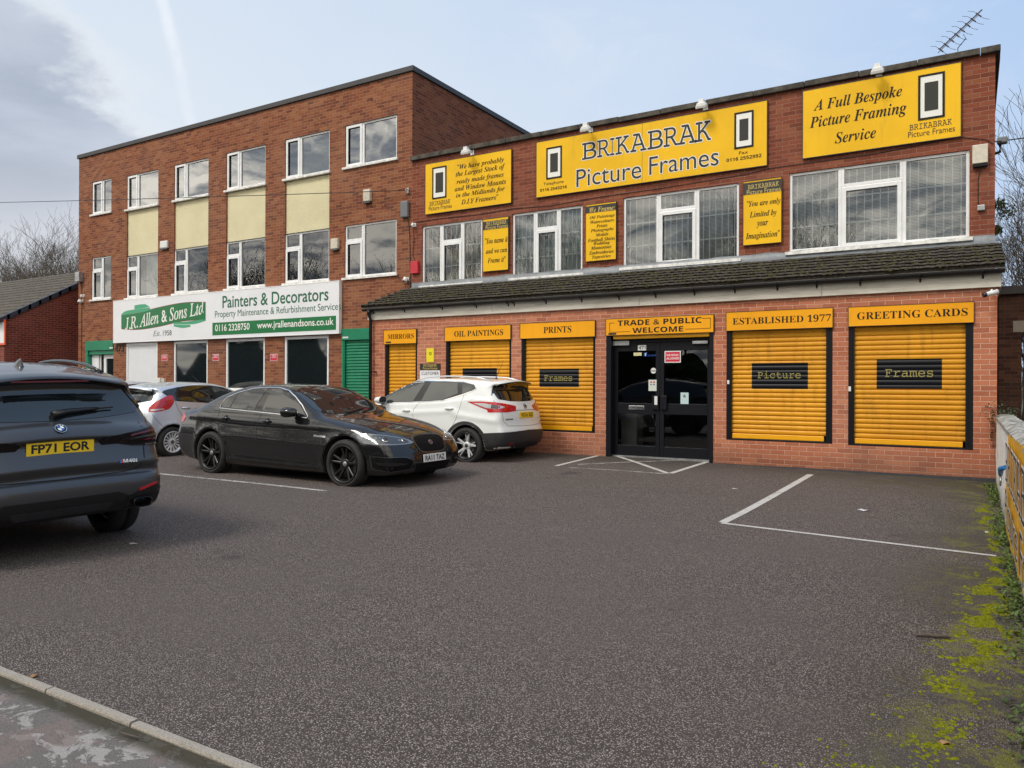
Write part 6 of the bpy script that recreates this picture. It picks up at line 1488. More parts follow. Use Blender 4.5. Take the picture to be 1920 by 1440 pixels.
# ------------------------------------------------------------------ dark grey SUV, seen from behind
def suv():
    sp = dict(res=.011, wb=2.864, R=.37, w=.945, zb=.24, gap=.05, flare=.02, tum=.27, tum2=.22, shoulder=.05, tuck=.05, round=.085, crown=.07,
        side=[(-.80, .33), (-.90, .36), (-.965, .46), (-.985, .53), (-.985, .62), (-.972, .665), (-.935, .690), (-.925, .715), (-.962, .775), (-.968, .80), (-.935, .86), (-.915, .93), (-.908, .985), (-.915, 1.003), (-.955, 1.015), (-.952, 1.06), (-.915, 1.115), (-.80, 1.18), (-.66, 1.36), (-.60, 1.45), (-.70, 1.51), (-.50, 1.575), (0, 1.645), (.5, 1.688), (1.0, 1.69), (1.4, 1.64), (1.9, 1.42), (2.3, 1.22), (2.55, 1.14), (3.0, 1.09), (3.45, 1.0), (3.65, .85), (3.72, .60), (3.66, .34), (3.5, .25), (2.4, .23), (.5, .23)],
        belt=[(-1, 1.13), (0, 1.13), (1.2, 1.10), (2.4, 1.04), (3.7, .9)], plan=[(-1, .085), (-.6, .035), (-.2, .005), (.2, 0), (2.4, 0), (2.9, .02), (3.3, .07), (3.8, .17)],
        bow=(.060, 3.2, .11, 2.5), crease=[(.97, .97, .012, .05, -.6, 2.6)], wrapr=(-.25, 0.), wrapf=(2.8, 0.))
    c = Car('dark_grey_car', 'dark grey sport utility car seen from behind at the left edge', 'car', sp, (-7.40, 3.66, 172.5, -.140), 'paint_grey', roll=-.026, pitch=-.004, h=.016)
    # tailgate glass
    gl = [(-.60, 1.475), (-.3, 1.50), (0, 1.505), (.3, 1.50), (.60, 1.475), (.69, 1.36), (.765, 1.255), (.72, 1.205), (.40, 1.178), (0, 1.168), (-.40, 1.178), (-.72, 1.205), (-.765, 1.255), (-.69, 1.36)]
    rw = c.patch('rear_window', 'rear', gl, 'carglass', .004, .06)
    for u in (-1, 1): c.patch('window_fin', 'rear', [(u * .635, 1.455), (u * .675, 1.45), (u * .80, 1.25), (u * .77, 1.238)], 'gloss_black', .012, .05, rw)
    # spoiler
    mb = MB(); n = 18; vs = []
    for k in range(n + 1):
        y = -.66 + 1.32 * k / n; q = 1 - abs(y / .66) ** 5 * .45; z = 1.578 - .075 * (y / .66) ** 2
        vs += [(-.42, y, z + .014), (-.56 - .16 * q, y, z - .030), (-.58 - .165 * q, y, z - .052), (-.565 - .15 * q, y, z - .072), (-.46, y, z - .10)]
    mb.add(vs, [(5 * k + j, 5 * k + j + 1, 5 * k + j + 6, 5 * k + j + 5) for k in range(n) for j in range(4)] + [(4, 3, 2, 1, 0), tuple(5 * n + j for j in range(5))], 0, True)
    so = mb.build('roof_spoiler', M['paint_grey'], c.root)
    mb = MB(); vs2 = [(v[0] - .003, v[1] * .985, v[2] - .004) for v in vs]; mb.add(vs2, [(5 * k + j, 5 * k + j + 1, 5 * k + j + 6, 5 * k + j + 5) for k in range(n) for j in (2, 3)]); mb.build('spoiler_underside', M['gloss_black'], so)
    MB().box(-.745, -.735, -.30, .30, 1.495, 1.507).build('brake_light', M['reddark'], so)
    # wiper
    pts = [c.proj('rear', u, v) for u, v in ((.02, 1.20), (-.10, 1.225), (-.26, 1.235), (-.37, 1.24), (-.50, 1.245))]; pts = [np.array(p) + np.array(n_) * .028 for p, n_ in pts]
    MB().tube(pts[:4], [.030, .024, .017, .012], 8).tube(pts[2:], [.008, .008, .007], 6).build('rear_wiper', M['trim'], c.root)
    # tail lamps: dark L-shaped clusters wrapping the corners
    for u in (-1, 1):
        A = lambda d: 180 - d if u > 0 else 180 + d
        o_ = [(A(23), 1.005), (A(44), 1.045), (A(60), 1.085), (A(70), 1.125), (A(84), 1.10), (A(92), 1.02), (A(93), .935), (A(84), .895), (A(60), .895), (A(44), .915), (A(36), .945), (A(27), .945)]
        t_ = c.patch('tail_light', 'wrapr', o_, 'darklens', .010, .04, us=.012)
        c.patch('light_strip', 'wrapr', [(A(30), .972), (A(60), 1.0), (A(76), .985), (A(90), .945), (A(90), .958), (A(76), 1.003), (A(60), 1.017), (A(30), .984)], 'lampdark', .0125, .03, t_, us=.012)
        c.patch('light_strip', 'wrapr', [(A(32), .953), (A(60), .968), (A(72), .955), (A(90), .925), (A(90), .932), (A(72), .966), (A(60), .978), (A(32), .962)], 'reddark', .0130, .03, t_, us=.012)
        c.patch('light_strip', 'wrapr', [(A(40), 1.018), (A(62), 1.062), (A(62), 1.048), (A(40), 1.008)], 'reddark', .0130, .03, t_, us=.012)
        c.patch('light_strip', 'wrapr', [(A(50), .925), (A(66), .925), (A(66), .905), (A(50), .908)], 'lampdark', .0128, .03, t_, us=.012)
        c.strip('lamp_gap', 'wrapr', [(A(61.5), 1.10), (A(61.5), .89)], 'shut', .006, .0135, t_, us=.012)
        c.patch('reflector', 'rear', [(u * .625, .535), (u * .80, .575), (u * .81, .557), (u * .63, .513)], 'redlens', .010, .03)
        c.patch('bumper_insert', 'rear', [(u * .52, .475), (u * .60, .505), (u * .82, .555), (u * .86, .52), (u * .84, .40), (u * .78, .36), (u * .52, .37)], 'gloss_black', .006, .05)
        # exhaust: rounded trapezoid tube
        p, n_ = c.proj('rear', u * .665, .415); x0 = p[0]; mb = MB(); k = 20; vs = []
        for (xx, sc) in ((.14, 1.), (-.045, 1.), (-.052, .95), (-.045, .86), (.10, .84)):
            for i in range(k):
                a = 2 * math.pi * i / k; ca, sa = math.cos(a), math.sin(a); vs.append((x0 + xx, u * .665 + .085 * sc * math.copysign(abs(ca) ** .55, ca), .405 + .045 * sc * math.copysign(abs(sa) ** .55, sa)))
        mb.add(vs, [(j * k + i, j * k + (i + 1) % k, (j + 1) * k + (i + 1) % k, (j + 1) * k + i) for j in range(4) for i in range(k)], 0, True); mb.add(vs[-k:], [tuple(range(k))], 1)
        mb.build('exhaust', [M['gloss_black'], M['arch']], c.root)
    # lower bumper and diffuser
    c.patch('diffuser', 'rear', [(-.84, .50), (-.56, .475), (-.44, .53), (.44, .53), (.56, .475), (.84, .50), (.83, .385), (.74, .355), (-.74, .355), (-.83, .385)], 'trim', .005, .05)
    c.patch('diffuser_slot', 'rear', [(-.40, .45), (.40, .45), (.36, .385), (-.36, .385)], 'cladding', .008, .05)
    for side in ('left', 'right'):
        a0, a1 = (-8, 188); n = 20; Ro, Ri = .455, .418
        ou = [(Ro * math.cos(math.radians(a0 + (a1 - a0) * k / n)), .37 + Ro * math.sin(math.radians(a0 + (a1 - a0) * k / n))) for k in range(n + 1)]; inn = [(Ri * math.cos(math.radians(a0 + (a1 - a0) * k / n)), .37 + Ri * math.sin(math.radians(a0 + (a1 - a0) * k / n))) for k in range(n + 1)]
        c.patch('arch_trim', side, ou + inn[::-1], 'gloss_black', .006, .05)
        c.patch('air_blade', side, [(-.56, .92), (-.50, .92), (-.46, .60), (-.54, .62)], 'trim', .003, .05)
        dlo = [(-.45, 1.20), (-.38, 1.40), (.1, 1.52), (.8, 1.555), (1.3, 1.53), (1.7, 1.40), (2.25, 1.13), (2.2, 1.08), (.3, 1.16)]
        c.patch('side_window', side, dlo, 'carglass', .004, .08); c.mirror(side, 2.0, 1.13, 'gloss_black')
        c.strip('door_gap', side, [(.1, 1.15), (.15, .9), (.4, .45), (2.3, .42), (2.35, 1.05)])
        u = 1 if side == 'left' else -1
        p0 = [c.proj('top', x, u * .60) for x in np.linspace(-.30, 1.45, 12)]; pts = [np.array(q) + np.array([0, 0, .035 * min(1, 6 * min(i, 11 - i) / 11 + .1)]) for i, (q, n_) in enumerate(p0)]
        MB().tube(pts, .016, 8).build('roof_rail', M['gloss_black'], c.root)
        c.patch('headlight', 'wrapf', [(u * 78, .98), (u * 50, .95), (u * 30, .90), (u * 32, .82), (u * 76, .88)], 'clearlens', .005, .06, us=.012)
    # tailgate lines and creases
    c.strip('tailgate_gap', 'rear', [(.70, 1.12), (.715, .90), (.70, .80), (.64, .715), (.50, .695), (0, .685), (-.50, .695), (-.64, .715), (-.70, .80), (-.715, .90), (-.70, 1.12)], 'shut', .009)
    c.strip('tailgate_crease', 'rear', [(-.36, 1.010), (0, 1.014), (.36, 1.010)], 'shut', .014)
    c.plate('rear', 0, .955, 'FP71 EOR', 'plate_y', tilt=-4, lift=.014)
    r, p, rt, up, n_ = c.disc('rear', 0, 1.105, [(0, .044, .010, 'gloss_black')], 'badge')
    for k in range(4):
        mb = MB(); vs = [p + n_ * .0125]; 
        for i in range(9): a = math.pi / 2 * (k + i / 8); vs.append(p + n_ * .0125 + (rt * math.cos(a) + up * math.sin(a)) * .026)
        mb.add(vs, [(0, i, i + 1) for i in range(1, 9)]); mb.build('badge_quarter', M['letwhite'] if k in (0, 2) else M['badge_blue'], r)
    mb = MB(); 
    for i in range(28):
        a, b = 2 * math.pi * i / 28, 2 * math.pi * (i + 1) / 28; mb.add([p + n_ * .012 + (rt * math.cos(t_) + up * math.sin(t_)) * q for t_, q in ((a, .042), (b, .042), (b, .0455), (a, .0455))], [(0, 1, 2, 3)])
    mb.build('badge_ring', M['chrome'], r)
    for ch, a in (('B', 128), ('M', 90), ('W', 52)):
        m_ = MB(); t_ = math.radians(a); text_on(m_, ch, p + n_ * .0125 + (rt * math.cos(t_) + up * math.sin(t_)) * .0345, rt * math.sin(t_) - up * math.cos(t_), rt * math.cos(t_) + up * math.sin(t_), None, .011, 'bo'); m_.build('badge_letter', M['letwhite'], r)
    c.text('rear', -.555, .79, 'M40i', .130, .034, 'letwhite', 'bo', .0, .005)
    for k, mk in enumerate(('badge_blue', 'redlens')):
        p, rt, up, n_ = c.frame_at('rear', -.468 + -.014 * k, .79); mb = MB(); mb.add([p + n_ * .006 + rt * x * .014 + up * y for x, y in ((-1.0, -.015), (.0, -.015), (.9, .015), (-.1, .015))], [(0, 1, 2, 3)]); mb.build('model_stripe', M[mk], c.root)
    # shark fin aerial
    q, n_ = c.proj('top', -.02, 0.); q = np.array(q); mb = MB(); k = 12; vs = []
    for i, (sx, sy, z, ox) in enumerate(((.105, .035, -.01, 0), (.095, .032, .006, 0), (.062, .020, .035, -.022), (.035, .011, .055, -.045), (.016, .005, .064, -.058))):
        for j in range(k): a = 2 * math.pi * j / k; vs.append(q + np.array([sx * math.cos(a) + ox, sy * math.sin(a), z]))
    mb.add(vs, [(i * k + j, i * k + (j + 1) % k, (i + 1) * k + (j + 1) % k, (i + 1) * k + j) for i in range(4) for j in range(k)] + [tuple(range(4 * k, 5 * k))], 0, True); mb.build('aerial_fin', M['paint_grey'], c.root)
    c.patch('windscreen', 'top', [(1.40, .62), (1.42, 0), (1.40, -.62), (2.2, -.74), (2.45, -.5), (2.52, 0), (2.45, .5), (2.2, .74)], 'carglass', .005, .09)
    c.wheels('five', .37, .265, .275, .80, 5, ('rim_dark', 'rim_dark', 'lampdark'))
    return c
SUV = suv()
# ================================================================== FITTINGS ON THE WALLS
def floodlight(px, y0, y1, label, w_=20):
    c = atY(px, (y0 + y1) / 2, YB - .28); s_ = .085
    t = thing('floodlight', label, 'floodlight', tuple(c), group='floodlights above the yellow boards')
    mb = MB(); a = math.radians(38)
    f, u = np.array([0, math.sin(a) * -1 * .2 + .0, 0]), None
    d = np.array([0, .45, -.9]); d /= np.linalg.norm(d); n = np.array([0, .9, .45]); n /= np.linalg.norm(n); X = np.array([1., 0, 0])
    vs = []
    for (k, sx, sy) in ((-.055, .065, .05), (.0, .095, .075), (.045, .10, .08)):
        for i, j in ((-1, -1), (1, -1), (1, 1), (-1, 1)): vs.append(d * k + X * sx * i + n * sy * j)
    mb.add(vs, [(3, 2, 1, 0), (8, 9, 10, 11)] + [(r * 4 + i, r * 4 + (i + 1) % 4, r * 4 + 4 + (i + 1) % 4, r * 4 + 4 + i) for r in (0, 1) for i in range(4)])
    mb.build('lamp_body', M['whitebox'], t, bevel=.008)
    g = MB(); g.add([d * .047 + X * .088 * i + n * .068 * j for i, j in ((-1, -1), (1, -1), (1, 1), (-1, 1))], [(0, 1, 2, 3)]); g.build('lamp_glass', M['clearlens'], t)
    b = MB(); b.box(-.05, .05, -.03, .05, .045, .11); b.box(-.012, .012, .0, .26, .06, .085); b.box(-.05, .05, .262, .275, -.01, .12); b.build('bracket', M['whitebox'], t, bevel=.005)
floodlight(873, 276, 293, 'white floodlight above the left yellow board'); floodlight(1097.5, 232, 250.5, 'white floodlight over the left half of the long name board')
floodlight(1315, 187.5, 207, 'white floodlight over the right half of the long name board'); floodlight(1645, 122.5, 141, 'white floodlight above the bespoke framing board, nearest the aerial')
def wallbox(name, label, cat, q, Y, mat, depth=.09, low=None, bev=.012, group=None):
    r = rect(q[0], q[1], q[2], q[3], q[1], q[2], Y); mb = MB(); zc = r[2] + (r[3] - r[2]) * (.14 if low else 0)
    mb.box(r[0], r[1], Y - depth, Y + .002, zc + (.001 if low else 0), r[3]); o = mb.build(name, M[mat], bevel=bev); tag(o, label, cat, group)
    if low: MB().box(r[0] + .006, r[1] - .006, Y - depth + .008, Y + .002, r[2], zc).build('sounder', M[low], o, bevel=.006)
    return o
wallbox('alarm_box', 'ivory alarm box between the two rightmost office windows, high on the brick', 'alarm box', (685, 356, 382, 697.3), YB, 'box', low='lampdark')
wallbox('alarm_box', 'ivory alarm box beside the first floor window above the white board', 'alarm box', (624, 448, 470.5, 636.8), YB, 'box', low='lampdark')
wallbox('alarm_box', 'weathered cream alarm box at the right end of the shop upper wall', 'alarm box', (1823, 273.5, 314.5, 1852.3), YB, 'box', .10, 'shut')
wallbox('alarm_box', 'red alarm box beside the leftmost shop window', 'alarm box', (773, 490, 513.5, 786.8), YB, 'red', .08)
o = wallbox('alarm_box', 'white rounded alarm box between cream panels of the office', 'alarm box', (303.4, 452, 468.5, 316.8), YB, 'whitebox', .08, 'lampdark', .03)
wallbox('cable_box', 'dark tall cable box at the join of the two buildings', 'cable box', (754.5, 378, 409, 768.5), YB, 'grey_plastic', .10, None, .03)
wallbox('junction_box', 'small grey junction box below the cream alarm box', 'junction box', (1832, 385, 396, 1847, ), YB, 'steel', .06)
wallbox('security_light', 'grey security light at the left corner of the office', 'light', (149, 511, 529, 156.5), YB, 'steel', .16)
wallbox('charging_socket', 'white and black socket box on the pier right of the white panel', 'socket', (297, 708.5, 722, 306, ), YB, 'whitebox', .12)
wallbox('meter_box', 'small cream meter box next to the socket on the office pier', 'meter box', (306.6, 710, 722, 311.5), YB, 'box', .08)
def pircam(label, px, py, Y, r=.055, body='whitebox', dirx=-.4, name='security_camera', cat='camera'):
    c = atY(px, py, Y - .09); t = thing(name, label, cat, tuple(c))
    mb = MB(); mb.lathe([(.001, -.06), (r * .8, -.05), (r, -.01), (r, .03), (r * .8, .05), (.001, .06)], (0, 0, 0), (dirx * .3, -.25, -1), 14); mb.build('camera_body', M[body], t)
    l = MB(); l.lathe([(r * .55, .0), (r * .4, .03), (.001, .036)], (dirx * .012, -.03, -.03), (dirx, -1, -.5), 12); l.build('lens', M['gloss_black'], t)
    b = MB(); b.box(-.045, .045, .07, .092, -.03, .06); b.box(-.015, .015, 0, .07, .01, .04); b.build('bracket', M['whitebox'], t, bevel=.004)
pircam('white dome camera under the eaves corner of the white board', 760, 524, YB, .06); pircam('small white dome camera by the top left of the leftmost shop window', 773.5, 422, YB, .035)
pircam('white dome camera low on the left corner of the office', 150, 565, YB, .07); pircam('small white sensor above the corner dome camera of the office', 152.5, 555, YB, .035, name='sensor', cat='sensor')
c = atY(1857, 550, YA - .2); t = thing('security_camera', 'white bullet camera under the fascia at the right end of the shop front', 'camera', tuple(c))
mb = MB(); d = np.array([-1., -.35, -.30]); d /= np.linalg.norm(d)
MB().tube([-d * .10, d * .055], .034, 14).build('camera_body', M['whitebox'], t); MB().tube([d * .055, d * .10], .036, 14).build('lens', M['gloss_black'], t); MB().tube([(.0, 0, .02), (.02, .10, .06), (.02, .20, .06)], .014, 8).build('bracket', M['whitebox'], t)
c = atX(1869, 366, XR + .12); t = thing('security_light', 'dark lamp on the right corner of the shop upper wall', 'light', (XR + .10, YB + .1, c[2]))
MB().box(-.07, .07, -.09, .06, -.0, .10).build('lamp_body', M['grey_plastic'], t, bevel=.02); MB().tube([(-.03, 0, -.01), (-.03, 0, -.12), (-.105, .0, -.14)], .025, 8).build('bracket', M['trim'], t)
# cables
def cable(name, label, pts, r=.006, mat='trim', cat='cable', sag=0.):
    P = [np.array(p, float) for p in pts]; Q = []
    for a, b in zip(P[:-1], P[1:]):
        for k in range(12):
            t_ = k / 12; q = a + (b - a) * t_; q[2] -= sag * 4 * t_ * (1 - t_); Q.append(q)
    Q.append(P[-1]); o = MB().tube(Q, r, 5).build(name, M[mat]); tag(o, label, cat); return o
hook = atY(761, 357, YB - .1)
cable('overhead_cable', 'thin overhead cable crossing in front of the office cream panels', [atY(-260, 384, 12.5), hook], .010, sag=.05)
t = thing('cable_hook', 'small steel hook holding the overhead cable above the dark box', 'hook', tuple(hook)); MB().box(-.03, .03, .07, .098, -.05, .08).tube([(0, .07, .03), (0, 0, .03), (0, -.01, -.02)], .012, 6).build('hook_arm', M['steel'], t)
W_ = lambda pts, Y=YB - .012: [atY(x, y, Y) for x, y in pts]
cable('wall_cable', 'black cable from the dark box down to the lean-to roof', W_([(765, 408), (768, 440), (769, 480), (770, 540)]), .009)
cable('wall_cable', 'black cable looping from the small camera past the red alarm box', W_([(775, 425), (776, 450), (774, 478), (779, 492)]), .006)
cable('wall_cable', 'black cable drooping under the long name board', W_([(775, 417), (830, 409), (900, 402), (960, 391), (1030, 386), (1130, 368), (1250, 351), (1400, 326), (1440, 316), (1510, 306), (1640, 288), (1800, 257), (1850, 262), (1862, 270)]), .006)
cable('wall_cable', 'black cable from the cream alarm box down to the junction box', W_([(1840, 313), (1834, 335), (1834, 384)]), .006)
cable('wall_cable', 'brown conduit down the left corner of the office', W_([(153, 530), (153, 600), (152.5, 720), (152, 760)]), .012, 'wood_dark')
cable('wall_cable', 'dark cable from the white dome camera to the roof flashing', W_([(745, 512), (748, 523), (758, 531), (763, 545)]), .005)
cable('overhead_cable', 'thin cable leaving the right corner of the shop towards the trees', [atY(1864, 266, YB - .05), np.array([9., 20., 6.7])], .010)
# stepped cracks in the office brickwork
def crack(pts):
    mb = MB(); P = []
    for (x, y) in pts: P.append(atY(x, y, YB - .002))
    Q = [P[0]]
    for a, b in zip(P[:-1], P[1:]):
        n = max(1, int(abs(b[0] - a[0]) / .115)); 
        for k in range(1, n + 1):
            q = a + (b - a) * k / n; Q += [np.array([q[0], q[1], Q[-1][2]]), q]
    for a, b in zip(Q[:-1], Q[1:]):
        d = b - a
        if np.linalg.norm(d) < 1e-4: continue
        d = d / np.linalg.norm(d); n = np.array([-d[2], 0, d[0]]) * .004; mb.quad(a - n, b - n, b + n, a + n)
    return mb
mb = crack([(690, 185), (712, 200), (735, 215)]); 
mb.build('wall_crack', M['shut'], off)
crack([(590, 222), (615, 238)]).build('wall_crack', M['shut'], off); crack([(664, 338), (682, 352)]).build('wall_crack', M['shut'], off); crack([(700, 375), (716, 388), (735, 398)]).build('wall_crack', M['shut'], off); crack([(706, 530), (716, 545), (732, 556)]).build('wall_crack', M['shut'], off)
# aerial on the roof
A0, A1 = atY(1762, 96, YB + .25), atY(1835, 28, YB + .25)
t = thing('tv_aerial', 'old rooftop television aerial leaning over the right end of the parapet', 'aerial', tuple(A0))
ax = A1 - A0; mb = MB(); mb.tube([ax * -.05, ax * 1.0], .006, 6)
mb.build('boom', M['grey_plastic'], t)
dv = ax / np.linalg.norm(ax)
for k in range(8):
    p = ax * (.03 + .97 * k / 7) - ax * .0; mb = MB()
    pe = np.array([-.62, .25, .75]); pe = pe - dv * (pe @ dv); pe /= np.linalg.norm(pe)
    mb.tube([p + pe * .20 - dv * .04, p + pe * .12, p, p - pe * .12, p - pe * .20 + dv * .03], .0035, 5)
    for q in (-.045, -.015, .015, .045): mb.obox(p + pe * q, pe * .006, dv * .009, np.cross(pe, dv) * .016)
    mb.obox(p + dv * .05 + pe * .03, dv * .04, pe * .008, np.cross(pe, dv) * .008)
    mb.build('element', M['wood_dark'], t)
mb = MB(); m0 = atY(1796, 90, YB + .25) - A0; m1 = atY(1811, 72, YB + .25) - A0; m2 = atY(1806, 64, YB + .25) - A0; mb.tube([m0 + (0, .0, -.3), m0, m1, m2], .008, 6); mb.build('mast', M['grey_plastic'], t)

# ================================================================== LOW SIDE WALL, BANNER
WX = .315
def flaky():
    t = NT('flaking_white_paint'); g = t.geo(); n = t.noise(t.scalev(g, (1., 1., .55)), 7, 7, .72, .5); f = t.noise(g, 45, 4, .7)
    c = t.mix(t.mr(n, .58, .65), (.84, .82, .77, 1), (.26, .20, .155, 1)); c = t.mix(t.mr(f, .55, .8, 0., .5), c, (.10, .085, .07, 1))
    z = t.node('ShaderNodeSeparateXYZ', {0: g}).outputs[2]; c = t.mix(t.math('MULTIPLY', t.mr(t.math('ADD', z, t.math('MULTIPLY', n, .4)), .45, .05), .6), c, (.06, .065, .03, 1))
    t.p(Base_Color=c, Roughness=.95); t.bump(t.math('ADD', n, t.math('MULTIPLY', f, .3)), .8, .02); return t.m
M['flaky'] = flaky()
def mosscap():
    t = NT('weathered_wall_top'); g = t.geo(); n = t.noise(g, 9, 6, .7); f = t.noise(g, 60, 4, .7)
    c = t.mix(t.mr(n, .4, .6), (.55, .53, .48, 1), (.20, .19, .16, 1)); c = t.mix(t.mr(f, .55, .7), c, (.035, .04, .015, 1)); t.p(Base_Color=c, Roughness=1.); t.bump(f, .9, .02); return t.m
M['walltop'] = mosscap()
ZT = atX(1889, 806, WX)[2]
def rough_box(mb, x0, x1, y0, y1, z0, z1, ny, nz, amp, rr):
    """long wall with an uneven surface: two faces, top and ends"""
    def j(): return rr.uniform(-amp, amp)
    ys = np.linspace(y0, y1, ny + 1); zs = np.linspace(z0, z1, nz + 1)
    for X_, sg in ((x0, -1), (x1, 1)):
        b = len(mb.v); vs = [(X_ + (j() if 0 < k < nz else 0), y, z) for y in ys for k, z in enumerate(zs)]
        fs = [(i * (nz + 1) + k, i * (nz + 1) + k + 1, (i + 1) * (nz + 1) + k + 1, (i + 1) * (nz + 1) + k) for i in range(ny) for k in range(nz)]
        mb.add(vs, fs if sg < 0 else [f[::-1] for f in fs])
    for Y_, sg in ((y0, -1), (y1, 1)):
        q = [(x0, Y_, z0), (x1, Y_, z0), (x1, Y_, z1), (x0, Y_, z1)]; mb.add(q, [(0, 1, 2, 3) if sg < 0 else (3, 2, 1, 0)])
rr = random.Random(21)
mb = MB(); rough_box(mb, WX, WX + .225, 1.0, YA - .03, -.5, ZT, 60, 8, .006, rr)
lw = mb.build('low_wall', M['flaky']); tag(lw, 'low wall with flaking white paint running out from the shop corner', 'wall')
mb = MB(); ny = 90; ys = np.linspace(.98, YA - .035, ny + 1); xs = np.linspace(WX - .012, WX + .237, 6); vs = []
for y in ys:
    for i, x in enumerate(xs): vs.append((x, y, ZT + (.0 if i in (0, 5) else .035) + rr.uniform(0, .014)))
mb.add(vs, [(a * 6 + i, (a) * 6 + i + 1, (a + 1) * 6 + i + 1, (a + 1) * 6 + i) for a in range(ny) for i in range(5)], 0, True)
b = len(mb.v)
for side, xx in ((0, WX - .012), (5, WX + .237)):
    vv = [(xx, y, ZT - .03) for y in ys] + [vs[a * 6 + side] for a in range(ny + 1)]
    mb.add(vv, [(a, a + 1, ny + 2 + a, ny + 1 + a) if side == 5 else (a + 1, a, ny + 1 + a, ny + 2 + a) for a in range(ny)])
mb.build('wall_top', M['walltop'], lw)
# banner tied along the wall
bf = WX - .016; BY0 = atX(1889.5, 900, bf)[1]; BY1 = 3.3
bt = atX(1889, 812, bf)[2]; bbm = atX(1890, 1003, bf)[2]
bt2 = atX(1919, 838, bf)[2]; bb2 = atX(1919, 1103, bf)[2]
def btop(y): return bt + (bt2 - bt) * (BY0 - y) / (BY0 - atX(1919, 840, bf)[1])
def bbot(y): return bbm + (bb2 - bbm) * (BY0 - y) / (BY0 - atX(1919, 840, bf)[1])
def bx_(y, v): return bf - .010 * abs(math.sin(y * 3.1)) * (1 - v) - .006 * math.sin(y * 11 + v * 5) - .012 * v * (1 - v)
M['banner'] = simple('banner_vinyl', (.74, .40, .022), .38, var=.12, vscale=2.5)
mb = MB(); ny, nv = 60, 8; vs = []
for i in range(ny + 1):
    y = BY0 + (BY1 - BY0) * i / ny
    for k in range(nv + 1): v = k / nv; vs.append((bx_(y, v), y, bbot(y) + (btop(y) - bbot(y)) * v))
mb.add(vs, [(i * (nv + 1) + k, i * (nv + 1) + k + 1, (i + 1) * (nv + 1) + k + 1, (i + 1) * (nv + 1) + k) for i in range(ny) for k in range(nv)], 0, True)
bn = mb.build('banner', M['banner']); tag(bn, 'yellow vinyl banner with outlined lettering tied along the low white wall', 'banner')
Y3 = atX(1919, 840, bf)[1]
def btext(t, y0, y1, v0, v1, sty, off, lift, mat, nm):
    ym = (y0 + y1) / 2; z = bbot(ym) + (btop(ym) - bbot(ym)) * (v0 + v1) / 2; hh = (btop(ym) - bbot(ym)) * (v1 - v0); m_ = MB()
    text_on(m_, t, (bf - .028 - lift, ym, z), (0, -1, 0), (0, 0, 1), y0 - y1, hh, sty, .0, grow=off); m_.build(nm, M[mat], bn)
for off_, lift, mat, nm in ((.012, 0., 'letwhite', 'lettering_outline'), (-.014, .003, 'letgrey', 'lettering')):
    btext('BRIKABRAK', BY0 - .35, BY1 + .5, .52, .90, 'mono', off_, lift, mat, nm); btext('Picture Frames', BY0 - .25, BY1 + .4, .12, .44, '', off_, lift, mat, nm)
# blue strap and ring holding the banner
p0 = atX(1885, 876, WX - .02); p1 = atX(1876, 892, WX - .05)
M['strapblue'] = simple('blue_strap', (.02, .16, .38), .45)
t = thing('banner_strap', 'blue strap with a steel ring hooked on the white wall beside the banner', 'strap', tuple(p1)); d = p0 - p1
MB().tube([d, d * .55 + (-.02, .01, .02), (0, 0, .01)], [.022, .028, .02], 8).build('strap', M['strapblue'], t)
mb = MB(); mb.tube([(0, .045 * math.cos(a), -.05 + .05 * math.sin(a)) for a in np.linspace(0, 2 * math.pi, 18)], .010, 6, cap=False); mb.build('ring', M['steel'], t)

# ================================================================== NEIGHBOURS
HX = atY(145, 534, 15.6)[0] - .35
pf, pk = atX(3, 597, HX), atX(144, 533.5, HX)
hs = wthing('brick_house', 'single storey red brick house with a brown tiled gable roof at the left edge', 'house', (HX - 4, pk[1], 0))
yf_ = atX(8, 640, HX)[1]; slope = (pk[2] - pf[2]) / (pk[1] - pf[1]); ypk = pk[1] + 1.4; zpk = pk[2] + slope * 1.4; zf_ = pf[2] + slope * (yf_ - pf[1]); yb_ = 2 * ypk - yf_
mb = MB(); mb.add([(HX, yf_, -.4), (HX, yb_, -.4), (HX, yb_, zf_ - .12), (HX, ypk, zpk - .12), (HX, yf_, zf_ - .12)], [(0, 1, 2, 3, 4)])
mb.add([(HX, yf_, -.4), (HX - 10, yf_, -.4), (HX - 10, yf_, zf_ - .12), (HX, yf_, zf_ - .12)], [(3, 2, 1, 0)]); mb.add([(HX - 10, yf_, -.4), (HX - 10, yb_, -.4), (HX - 10, yb_, zf_ - .12), (HX - 10, ypk, zpk - .12), (HX - 10, yf_, zf_ - .12)], [(4, 3, 2, 1, 0)]); mb.quad((HX, yb_, -.4), (HX - 10, yb_, -.4), (HX - 10, yb_, zf_ - .12), (HX, yb_, zf_ - .12))
mb.build('wall', M['brick_house'], hs)
mb = MB(); NRr = 15; o_ = .28
for sg, ye_ in ((1, yf_), (-1, yb_)):
    y0 = ye_ - sg * o_; z0 = zf_ - slope * o_
    for k in range(NRr):
        t0, t1 = k / NRr, (k + 1) / NRr; ya, yb2 = y0 + (ypk - y0) * t0, y0 + (ypk - y0) * t1; za, zb2 = z0 + (zpk - z0) * t0, z0 + (zpk - z0) * t1
        xs = np.linspace(HX + .05, HX - 10.2, 60); vs = []
        for x in xs: j = rr.uniform(-.008, .008); vs += [(x, ya + sg * j, za + .045 + j), (x, ya, za), (x, yb2, zb2 + .012)]
        fs = []
        for i in range(59): a, b = 3 * i, 3 * i + 3; fs += [(a, a + 2, b + 2, b), (a + 1, a, b, b + 1)]
        mb.add(vs, fs)
mb.build('roof', M['tiles_plain'], hs)
mb = MB(); n = 12
